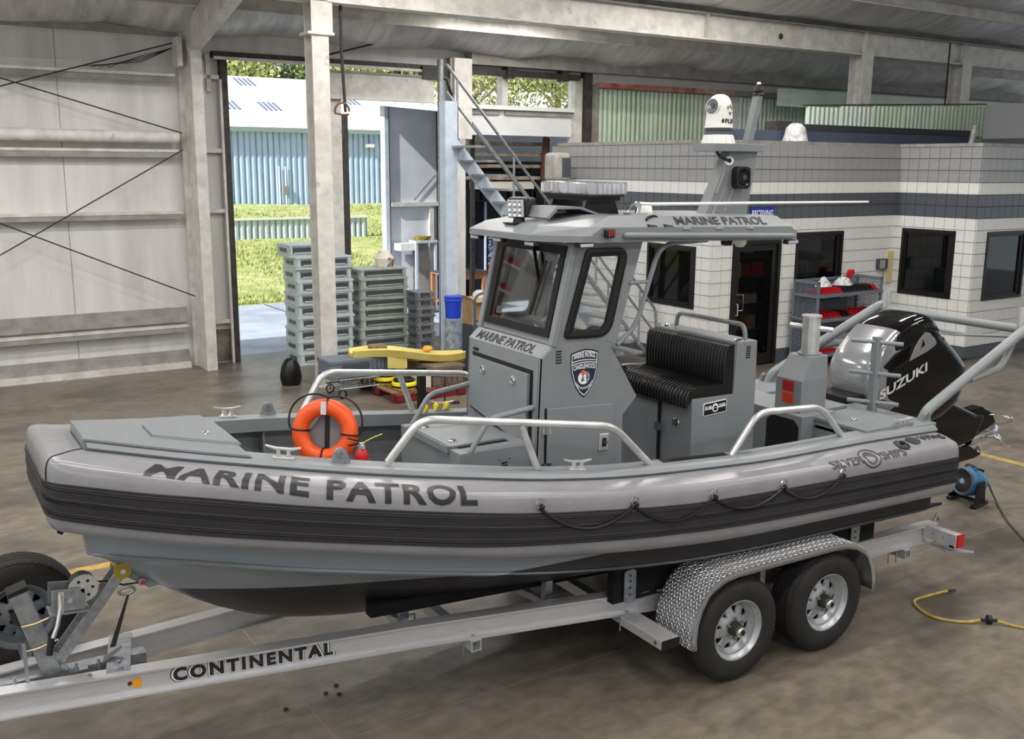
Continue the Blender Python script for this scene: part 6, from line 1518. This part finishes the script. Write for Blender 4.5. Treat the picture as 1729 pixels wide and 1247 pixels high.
dS = Vector((.648,0,.212)).normalized(); dV = Vector((-.20,0,.98)).normalized()
SILD = mat('silver_decal', G(206,208,212), .3)
text_on('lettering', 'SUZUKI', lambda u, v: Vector((7.235,ys-.004,1.503))+dS*u+dV*v, SILD, eng, .655, .085, .03, shear=.1)
text_on('lettering', 'S', lambda u, v: Vector((7.175,ys+.05,1.655))+Vector((1,0,-.3))*u+Vector((-.1,0,1))*v, SILD, eng, .045, .075, .02)
# leg, gearcase, skeg, propeller
def legp(name, pts, w, m=BLACKG, bev=.02, sm=False):
    p = closed_spline(pts, 3) if sm else [Vector(t) for t in pts]
    return MB().prism([(t.x, YC-w, t.y) for t in p], (0,2*w,0)).build(name, m, eng, bev, 3)
legp('engine_leg', [(7.9,1.42),(8.3,1.40),(8.95,1.13),(9.10,1.10),(8.95,.86),(8.55,.80),(8.0,1.10)], .10, BLACKG, .04)
legp('gearcase', [(8.62,.93),(8.93,1.165),(9.09,1.178),(9.19,1.138),(9.32,1.034),(9.315,.991),(9.09,.915),(8.93,.862),(8.68,.83)], .075, BLACKG, .025)
legp('skeg', [(8.55,.86),(8.70,.78),(8.98,.79),(9.21,.667),(9.10,.64),(8.84,.63),(8.45,.74)], .018, BLACKG, .006)
MB().box(8.95, 9.06, YC-.077, YC-.07, 1.05, 1.075).build('gearcase_badge', SILD, eng)
MB().box(6.92, 7.25, YC-.18, YC+.18, .75, 1.55).build('engine_bracket', BLACK, eng, .01)
px_ = Vector((.92,0,.10)).normalized(); pc = Vector((9.18,YC,.875)); pz = Vector((-px_.z,0,px_.x))
MB().lathe([(.06,-.22),(.078,-.16),(.082,.02),(.074,.16),(.058,.22),(.03,.24),(.001,.245)], pc, px_, 20).build('propeller_hub', STEEL, eng)
for k in range(4):
    t0 = k*math.pi/2+.35; q = MB(); rws = []
    for j, r in enumerate((.07,.12,.17,.21,.23)):
        w = (.40,.62,.72,.60,.25)[j]; row = []
        for i in range(7):
            a = t0+(i/6-.5)*w*1.6+.25*j/4; h = .02+(i/6-.5)*.30*(1-.2*j/4)+.02*j
            row.append(pc+px_*(h+.05)+Vector((0,math.cos(a)*r,0))+pz*(math.sin(a)*r))
        rws.append(row)
    q.grid(rws).build('propeller_blade', STEEL, eng, solid=.008)

# ================================================================ things aboard
rc = Vector((2.17, YC-.16, 1.875)); rn = Vector((-.55,-.80,.20)).normalized()
ru = rn.cross(Vector((0,0,1))).normalized(); rv = ru.cross(rn).normalized()*-1
if rv.z < 0: rv = -rv
lr_ = thing('life_ring', 'orange life ring hanging upright behind the foredeck', 'life ring', (2.17, YC-.16, 1.66))
q = MB(); rws = []
for i in range(48):
    a = 2*math.pi*i/48; d = ru*math.cos(a)+rv*math.sin(a)
    rws.append([rc+d*(.155+.052*math.cos(t))+rn*(.048*math.sin(t)) for t in [2*math.pi*k/16 for k in range(16)]])
q.grid(rws+[rws[0]], wrap=True).build('ring_body', ORANGE, lr_, fix=True)
for k, a in enumerate((R(95), R(5), R(185), R(275))):
    d = ru*math.cos(a)+rv*math.sin(a); tt = -ru*math.sin(a)+rv*math.cos(a)
    MB().tube([rc+d*(.155+.056*math.cos(t))+rn*(.052*math.sin(t)) for t in [2*math.pi*j/14 for j in range(14)]], .006, 5, closed=True).build('rope_band', BLACK, lr_)
def rope_arc(a0, a1, out): return [rc+(ru*math.cos(a)+rv*math.sin(a))*(.215+out*math.sin(math.pi*(a-a0)/(a1-a0)))+rn*.02 for a in [a0+(a1-a0)*k/12 for k in range(13)]]
for a0, a1 in ((R(5),R(95)),(R(95),R(185))): MB().tube(rope_arc(a0,a1,.045), .0065, 6).build('throw_rope', BLACK, lr_)
MB().bar(rc+rv*.11+rn*.055, rc+rv*.19+rn*.055, .035, .006).build('hook_strap', ALU, lr_)
# bracket plate behind the ring, fixed to the boat
bk = rc-rn*.06
MB().prism([bk+ru*u+rv*v for u, v in ((-.10,-.17),(.10,-.17),(.13,-.02),(.03,.12),(-.08,.06))], -rn*.01).build('ring_bracket', PAINT, boat)
MB().bar(bk+rv*.10+rn*.004, bk-rv*.16+rn*.004, .03, .004, tuple(rn)).build('bracket_strap', BLACK, boat)
MB().box(2.25,2.33,YC-.12,YC-.04,1.12,1.95).build('ring_bracket_post', PAINT, boat)
fe = thing('fire_extinguisher', 'small red fire extinguisher clamped beside the orange life ring', 'fire extinguisher', (2.36, YC-.42, 1.4))
MB().lathe([(.001,0),(.04,0),(.045,.01),(.045,.26),(.035,.30),(.016,.315),(.001,.316)], (2.30,YC-.42,1.50), (0,0,1), 16).build('cylinder', RED, fe)
MB().cyl((2.30,YC-.42,1.815),(2.30,YC-.42,1.85),.018,n=10).cyl((2.30,YC-.45,1.83),(2.30,YC-.39,1.83),.012,n=8).build('valve', ALU, fe)
MB().bar((2.28,YC-.42,1.865),(2.20,YC-.46,1.90),.018,.008).bar((2.28,YC-.42,1.85),(2.20,YC-.47,1.86),.018,.008).build('lever', BLACK, fe)
MB().tube([(2.31,YC-.42,1.85),(2.37,YC-.44,1.88),(2.42,YC-.46,1.90)], .004, 5).build('pin_tail', mat('lime_tag', G(190,200,70), .5), fe)
yr = thing('yellow_line_spools', 'yellow rollers strung on the far gunwale cleat', 'rollers', (3.45, YC+.9, 1.66))
for k in range(3): MB().lathe([(.001,.0),(.028,.0),(.034,.012),(.028,.024),(.001,.024)], (3.36+k*.09,YC+g_(3.4)-.10,zG(3.4)+.075), (1,0,0), 12).build('roller', mat('yellow_plastic', G(232,210,40), .4), yr)
# ================================================================ the trailer
setf(XB)
tl = thing('boat_trailer', 'tandem-axle aluminium boat trailer under the patrol boat', 'trailer', (4.2, YC, 0))
zt_ = lambda x: .664-.0168*x
def beam(s):
    pts = [(-1.15,5.915),(.26,5.72),(2.6,5.392),(3.9,5.165),(4.2,5.115),(4.42,5.075),(4.65,5.05),(5.0,5.035),(7.36,5.03)]
    rows = []; W_, Hh, tf, tw = .10, .155, .012, .012
    pr_ = [(0,0),(W_,0),(W_,-tf),(W_/2+tw,-tf),(W_/2+tw,-Hh+tf),(W_,-Hh+tf),(W_,-Hh),(0,-Hh),(0,-Hh+tf),(.035,-Hh+tf),(.035,-tf),(0,-tf)]
    for x, y in pts:
        yy = y if s < 0 else 2*YC-y
        rows.append([(x, yy-s*d*1.0, zt_(x)+h) for d, h in pr_])
    return MB().grid(rows, smooth=False, wrap=True, flip=(s > 0)).poly(rows[0]).poly(rows[-1]).build('frame_beam', ALU, tl, fix=True)
bn = beam(-1); bf = beam(1)
# lettering and marks on the near beam web
bd_ = Vector((1.177-2.6, 5.617-5.392, 0)).normalized()*-1
def on_beam(u, v, off=.0): 
    x = 1.12+u*.987; y = 5.72-(x-.26)*(5.72-5.392)/(2.6-.26)+.035-.003-off
    return Vector((x, y, zt_(x)-.125+v))
text_on('lettering', 'CONTINENTAL', lambda u, v: on_beam(.018+u, .006+v), DECALW, bn, .97, .096, .070, gap=1.3)
text_on('lettering', 'CONTINENTAL', lambda u, v: on_beam(.012+u, .003+v, -.001), DECAL, bn, .982, .102, .078, gap=1.3)
text_on('lettering', 'CONTINENTAL', lambda u, v: on_beam(.028+u, .011+v, -.002) + Vector((0,-.0035,0)), DECAL, bn, .95, .086, .052, gap=1.3)
def on_b2(x, dz, off=.004): 
    y = 5.72-(x-.26)*(5.72-5.392)/(2.6-.26)+.035-off; return Vector((x, y, zt_(x)-.155+dz))
MB().poly([on_b2(.93,.045),on_b2(.975,.045),on_b2(.975,.105),on_b2(.93,.105)]).build('amber_reflector', mat('amber_reflector', G(236,160,36), .35), bn)
MB().lathe([(.001,.006),(.012,.004),(.014,0)], on_b2(.915,.075,.0), (0,-1,0), 12).build('marker_stud', mat('dark_red_lens', G(110,30,24), .3), bn)
for x, y in ((.71,5.70),(3.0,5.40),(4.12,5.19)): MB().cyl((x,y,zt_(x)-.002) if x < 1 else (x,y-.04,zt_(x)-.147),(x,y,zt_(x)+.012) if x < 1 else (x,y-.04,zt_(x)-.135),.012,n=6).build('bolt', GALV, bn)
for x, y in ((3.0,5.335),(4.12,5.13),(6.95,5.03)):
    z = zt_(x)-.155
    q = MB(); a = .075; w = .008
    q.box(x-a/2,x+a/2,y-.03,2*YC-y+.03,z-.078,z-.070).box(x-a/2,x+a/2,y-.03,2*YC-y+.03,z-.008,z).box(x-a/2,x-a/2+w,y-.03,2*YC-y+.03,z-.07,z-.008).box(x+a/2-w,x+a/2,y-.03,2*YC-y+.03,z-.07,z-.008)
    q.box(x-a/2+w,x+a/2-w,y+.06,y+.062,z-.07,z-.008).build('cross_member', ALU, tl)
for x in (2.93, 4.06, 6.78, 6.88): 
    y = {2.93:5.36,4.06:5.15}.get(x, 5.06); MB().tube([(x,y,zt_(x)-.15),(x,y,zt_(x)-.27)], .006, 5).build('hanger_bolt', GALV, tl)
# arched bunk supports
for x, yb in ((2.62,5.62),(3.62,5.42)):
    z = zt_(x)
    MB().tube([(x,yb-.12,z-.03),(x,yb,z-.07),(x+.02,YC-.1,z-.12),(x+.02,YC+.1,z-.12),(x,2*YC-yb,z-.07),(x,2*YC-yb+.12,z-.03)], .034, 8).build('arched_cross_bar', ALU, tl)
    MB().box(x-.03,x+.03,yb-.03,yb+.02,z-.07,z+.10).build('bunk_post', GALV, tl)
    MB().tube([(x-.06,yb-.06,z-.10),(x-.06,yb-.06,z),(x+.06,yb-.06,z),(x+.06,yb-.06,z-.10)], .007, 5).build('u_bolt', GALV, tl)
CARP = mat('black_bunk_carpet', G(12,12,14), .95)
for s in (-1, 1):
    MB().bar((2.35,YC+s*.34,.725),(6.7,YC+s*.44,.55),.09,.09).build('inner_bunk', CARP, tl, .01)
    b = MB().prism([(3.95,YC+s*.80,.56),(6.55,YC+s*.86,.56),(6.55,YC+s*.86,.80),(4.4,YC+s*.84,.84),(3.95,YC+s*.80,.86)], (0,-s*.07,0)).build('side_bunk', CARP, tl, .012)
    for x in (4.08, 6.30):
        pq_ = rounded([(x-.05,.56),(x+.05,.56),(x+.05,.80),(x-.05,.80)], .03, 3)
        MB().prism([(xx,YC+s*(.815+.01+(x>5)*.05),z) for xx, z in pq_], (0,-s*.008,0)).build('bunk_bracket', GALV, tl)
        for z in (.62,.67,.72,.76): MB().cyl((x,YC+s*(.828+(x>5)*.05),z),(x,YC+s*(.822+(x>5)*.05),z),.008,n=8).build('bracket_hole', BLACK, tl)
MB().tube([(4.20,YC-.78,.58),(4.24,YC-.80,.74)], .008, 5).build('brake_line', GALV, tl)
# ---- wheels
WR = .377
TP = [(.215,.0),(.235,-.012),(.29,-.02),(.335,-.012),(.36,.006),(.370,.026),(.377,.034),(.377,.060),(.366,.062),(.366,.070),(.377,.072),(.377,.096),(.366,.098),(.366,.106),(.377,.108),(.377,.130),(.366,.132),(.366,.140),(.377,.142),(.377,.170),(.366,.172),(.366,.178),(.377,.18),(.372,.205),(.335,.235),(.28,.24),(.215,.225)]
def wheel(x, y, z=WR, sgn=1, R_=1., full=True, rimmat=SILVER):
    """sgn=1: face towards -y"""
    ax = (0, sgn, 0)
    ty = MB().lathe([(r*R_, h*R_) for r, h in TP], (x,y,z), ax, 56).build('tyre', TYRE, tl)
    q = MB()
    for k in range(56):     # shoulder tread blocks
        a = 2*math.pi*k/56; d = Vector((math.cos(a),0,math.sin(a)))
        for h in (.014, .196): q.bar(Vector((x,y+sgn*(h-.008)*R_,z))+d*.360*R_, Vector((x,y+sgn*(h+.012)*R_,z))+d*.3685*R_, .030*R_, .010*R_, tuple(d))
    q.build('tread_blocks', TYRE, ty)['kind'] = 'stuff'
    rim = MB().lathe([(r*R_,h*R_) for r,h in ((.219,.012),(.222,-.002),(.214,-.004),(.208,.010),(.200,.022),(.190,.03),(.186,.055),(.165,.075),(.16,.09))], (x,y,z), ax, 44).build('rim', rimmat, ty)
    MB().lathe([(.001,.13*R_),(.17*R_,.13*R_)], (x,y,z), ax, 24).build('brake_drum', BLACK, ty)
    def P_(r, a, h): return (x+r*R_*math.cos(a), y+sgn*h*R_, z+r*R_*math.sin(a))
    MB().lathe([(r*R_,h*R_) for r,h in ((.055,.045),(.085,.045),(.098,.052),(.104,.055))], (x,y,z), ax, 32).build('wheel_disc', rimmat, ty)
    MB().lathe([(r*R_,h*R_) for r,h in ((.155,.072),(.162,.078),(.172,.07))], (x,y,z), ax, 32).build('disc_rim', rimmat, ty)
    for k in range(8):
        a = 2*math.pi*(k+.3)/8; rows = []
        for r, w, h in ((.100,.385,.054),(.112,.34,.06),(.128,.27,.066),(.144,.22,.071),(.154,.25,.074),(.159,.385,.076)):
            rows.append([P_(r,a-w,h+.012),P_(r,a-w*.8,h),P_(r,a,h-.003),P_(r,a+w*.8,h),P_(r,a+w,h+.012)])
        MB().grid(rows, smooth=True, flip=(sgn > 0)).build('wheel_spoke', rimmat, ty)
    if full:
        MB().lathe([(.055*R_,.05),(.052,.02),(.045,-.01),(.042,-.02),(.04,-.022)], (x,y,z), ax, 20).build('hub', DKSTEEL, ty)
        MB().lathe([(.040,-.02),(.038,-.036),(.03,-.045),(.02,-.046)], (x,y,z), ax, 18).build('hub_cap', STEEL, ty)
        MB().lathe([(.02,-.046),(.001,-.046)], (x,y,z), ax, 12).build('cap_plug', BLACK, ty)
        for k in range(6):
            a = 2*math.pi*(k+.5)/6; MB().cyl(P_(.074,a,.045),P_(.074,a,.014),.011,.009,6).build('lug_nut', GALV, ty)
    return ty
for x in (4.70, 5.584):
    wheel(x, 4.655); wheel(x, 2*YC-4.655, sgn=-1)
for x in (4.70, 5.584): MB().cyl((x,4.8,WR),(x,2*YC-4.8,WR),.04,n=10).build('axle', DKSTEEL, tl)
sp_ = wheel(.44, 6.42, .785, 1, .94, False, mat('dull_wheel_grey', G(120,124,128), .5, .4))
MB().cyl((.44,6.40,.785),(.44,6.52,.785),.05,n=14).build('spare_boss', DKSTEEL, tl)
for k in range(5):
    a = 2*math.pi*k/5; MB().cyl((.44+.06*math.cos(a),6.45,.785+.06*math.sin(a)),(.44+.06*math.cos(a),6.47,.785+.06*math.sin(a)),.012,n=6).build('spare_stud', BLACK, tl)
MB().bar((.44,6.50,.56),(.44,6.50,.85),.06,.02,(0,1,0)).bar((.44,6.05,.60),(.44,6.52,.60),.06,.04).build('spare_bracket', GALV, tl)
# ---- fenders with raised tread pattern
FP = [(4.268,.345),(4.262,.42),(4.272,.52),(4.305,.62),(4.36,.705),(4.435,.77),(4.53,.81),(4.64,.825),(4.9,.826),(5.3,.824),(5.60,.822),(5.72,.812),(5.83,.782),(5.92,.73),(5.99,.655),(6.035,.56),(6.058,.46),(6.06,.375)]
DIA = mat('diamond_plate', G(176,178,181), .32, .6, G(176,178,182), 10)
for s in (-1, 1):
    yo, yi = (4.625, 5.01) if s < 0 else (2*YC-4.625, 2*YC-5.01)
    rows = [[(x, yo, z-.045 if 4.3 < x < 6.0 else z) if False else (x+(.03 if x < 4.4 else -.03 if x > 5.95 else 0), yo, z-(.035 if 4.36 < x < 5.95 else 0)), (x, yo, z), (x, yi, z)] for x, z in FP]
    f = MB().grid(rows, smooth=True, flip=(s > 0)).build('fender', DIA, tl, solid=.005)
    if s < 0:
        d = [0]
        for i in range(len(FP)-1): d.append(d[-1]+math.hypot(FP[i+1][0]-FP[i][0], FP[i+1][1]-FP[i][1]))
        def fpt(t):
            i = max(k for k in range(len(d)-1) if d[k] <= t); u = (t-d[i])/(d[i+1]-d[i]); a, b = FP[i], FP[i+1]; T = Vector((b[0]-a[0],0,b[1]-a[1])).normalized()
            return Vector((a[0]+(b[0]-a[0])*u, 0, a[1]+(b[1]-a[1])*u)), T, Vector((-T.z,0,T.x))
        q = MB(); nt_, k = int(d[-1]/.026), 0
        for i in range(nt_):
            p, T, N = fpt(min(i*.026+.01, d[-1]-.01))
            for j in range(13):
                y = yo+.018+j*.028+(.014 if i%2 else 0); c = p+Vector((0,y,0))+N*.0062; sg = 1 if (i+j)%2 else -1
                a = (T*.012+Vector((0,sg*.009,0)))
                w = a.cross(N).normalized()*.005
                q.add([c-a, c-w, c+a, c+w, c+N*.0035-a*.4, c+N*.0035+a*.4], [(0,1,4),(1,5,4),(1,2,5),(2,3,5),(3,4,5),(3,0,4)])
        q.build('tread_pattern', mat('bright_tread', G(238,239,240), .25, .4), f)['kind'] = 'stuff'
    MB().box(5.06, 5.11, min(yo,yi)+.2, max(yo,yi)+.06, .42, .82).build('fender_stay', GALV, tl)
    MB().box(6.02, 6.05, min(yo,yi)+.25, max(yo,yi), .42, .50).build('fender_stay', ALU, tl)
# step in front of the fender
MB().box(4.02, 4.17, 4.66, 5.10, .40, .465).build('guide_step', ALU, tl, .004)
MB().box(4.02, 4.17, 4.655, 4.66, .40, .465).build('step_cap', BLACK, tl)
MB().lathe([(.001,.006),(.012,.004),(.014,0)], (4.02,4.72,.432), (-1,0,0), 12).build('step_marker', mat('dark_red_lens', G(110,30,24), .3), tl)
MB().prism([(4.10,5.10,zt_(4.1)+.002),(4.26,5.09,zt_(4.1)+.002),(4.28,5.15,zt_(4.1)+.002),(4.12,5.165,zt_(4.1)+.002)], (0,0,.001)).build('paper_label', PAPER, bn)
# rear light box and frame end
MB().box(7.20, 7.28, 4.75, 5.06, .44, .55).build('light_box', ALU, tl, .004)
MB().box(7.215, 7.295, 4.735, 4.75, .44, .55).build('tail_lamp', RED, tl)
for y in (4.86, 4.96): MB().cyl((7.195,y,.50),(7.2,y,.50),.008,n=6).build('box_bolt', GALV, tl)
MB().box(7.196,7.2,4.76,4.80,.435,.455).build('box_gasket', BLACK, tl)
MB().prism([(7.16,4.80,.40),(7.42,4.72,.36),(7.46,4.74,.36),(7.2,4.98,.40)], (0,0,.008)).build('step_plate', DIA, tl)
MB().tube([(7.37,5.08,.545),(7.40,5.08,.60),(7.43,5.08,.545)], .012, 6).build('tie_ring', GALV, tl)
# ---- tongue: centre bar, winch stand, roller, jack clamps
MB().bar((-1.2,YC,.60),(1.05,YC,.60),.09,.09).build('tongue_bar', GALV, tl)
MB().bar((.86,YC-.22,zt_(.86)+.004),(.96,YC+.26,zt_(.86)+.004),.13,.008).build('cross_strap', GALV, tl)
for y in (-.12, -.2): MB().cyl((.88,YC+y,zt_(.9)),(.88,YC+y,zt_(.9)+.02),.014,n=6).build('bolt', GALV, tl)
MB().bar((.54,YC,.64),(.40,YC,1.17),.10,.11,(0,1,0)).build('winch_post', GALV, tl, .006)
MB().bar((.403,YC,1.16),(.396,YC,1.185),.105,.115,(0,1,0)).build('post_cap', BLACK, tl)
for y in (-.055, .055):
    MB().bar((.575,YC+y,.72),(.945,YC+y,1.18),.062,.012,(0,1,0)).build('roller_arm', GALV, tl, .003)
MB().lathe([(.001,-.065),(.048,-.065),(.05,-.05),(.036,-.02),(.034,0),(.036,.02),(.05,.05),(.048,.065),(.001,.065)], (.95,YC,1.185), (0,1,0), 20).build('bow_roller', mat('olive_yellow_roller', G(150,134,30), .3, 0, coat=.5), tl)
MB().cyl((.95,YC-.075,1.185),(.95,YC-.062,1.185),.016,n=10).build('roller_bolt', STEEL, tl)
MB().bar((.54,YC-.06,1.03),(.75,YC-.06,1.015),.13,.012).build('winch_shelf', GALV, tl)
for y in (-.12, .02): MB().prism([(.55,YC+y,1.045),(.727,YC+y,1.025),(.735,YC+y,1.15),(.56,YC+y,1.172)], (0,.006,0)).build('winch_plate', GALV, tl, .003)
MB().lathe([(.001,-.05),(.03,-.05),(.07,-.035),(.072,.03),(.001,.03)], (.73,YC-.03,1.142), (0,1,0), 26).build('winch_drum', DKSTEEL, tl)
q = MB(); n = 36; rr = []
for k in range(n*2): a = math.pi*k/n; r_ = .084 if k%2 else .075; rr.append((.73+r_*math.cos(a), YC-.10, 1.142+r_*math.sin(a)))
q.prism(rr, (0,.008,0)).build('winch_gear', ALUT, tl)
for k in range(6): a = math.pi*k/3; MB().cyl((.73+.048*math.cos(a),YC-.102,1.142+.048*math.sin(a)),(.73+.048*math.cos(a),YC-.099,1.142+.048*math.sin(a)),.009,n=8).build('gear_hole', BLACK, tl)
MB().cyl((.73,YC-.12,1.142),(.73,YC-.09,1.142),.018,n=10).cyl((.65,YC-.14,1.10),(.65,YC-.12,1.10),.014,n=10).build('winch_axle', STEEL, tl)
MB().tube([(.60,YC-.15,1.15),(.60,YC-.16,1.09),(.57,YC-.17,.98),(.535,YC-.175,.90)], .013, 6).build('winch_handle', STEEL, tl)
MB().bar((.605,YC-.15,1.165),(.593,YC-.16,1.05),.032,.012,(0,1,0)).build('handle_plate', STEEL, tl)
MB().cyl((.535,YC-.175,.92),(.515,YC-.19,.83),.018,n=10).build('handle_grip', BLACK, tl)
for z in (.98, .83): MB().tube([(.40,YC-.07,z-.005),(.47,YC-.075,z),(.58,YC-.065,z+.025)], .006, 5).build('u_bolt', mat('zinc_bolt', G(196,176,140), .4, .7), tl)
MB().bar((.40,YC-.09,.88),(.405,YC-.1,.62),.02,.025,(0,1,0)).build('jack_handle', GALV, tl)
for x in (.34, .66, .78): MB().cyl((x,YC-.08,.62),(x,YC-.08,.69),.009,n=6).cyl((x,YC-.08,.655),(x,YC-.08,.67),.015,n=6).build('clamp_bolt', GALV, tl)
MB().box(.62,.72,YC-.10,YC+.02,.645,.655).build('clamp_plate', GALV, tl); MB().prism([(.80,YC-.08,.65),(.90,YC-.06,.70),(.92,YC-.02,.70),(.82,YC+.0,.65)],(0,0,.01)).build('clamp_ear', GALV, tl)
# safety strap and shackle
MB().prism([(.975,YC-.04,1.04),(.985,YC-.04,1.04),(.875,YC-.10,.75),(.845,YC-.10,.75)], (0,.012,0)).build('bow_strap', BLACK, tl)
MB().tube([(.965+.05*math.cos(t)*.9, YC-.045, 1.055+.022*math.sin(t)) for t in [k*math.pi/7 for k in range(14)]], .010, 6, closed=True).build('shackle', GALV, tl)
MB().lathe([(.001,.012),(.02,.01),(.026,0)], (1.06,YC-.03,1.085), (0,-1,0), 14).build('shackle_pin', GALV, tl); MB().lathe([(.001,.002),(.013,.002)], (1.06,YC-.043,1.085), (0,-1,0), 12).build('pin_dot', RED, tl)
MB().tube([(.74,YC-.03,1.15),(.86,YC-.02,1.13),(.95,YC-.03,1.09),(1.04,YC-.02,1.08)], .006, 5).build('winch_cable', ROD, tl)

# ================================================================ tidy: nothing deeper than thing > part > sub-part
for o in list(COL.objects):
    ch = []
    p = o
    while p.parent is not None: p = p.parent; ch.append(p)
    if len(ch) > 2:
        root = ch[-1]; part = ch[-2]; w = wloc(o); o.parent = part; o.location = w-wloc(part)
bpy.context.view_layer.update()
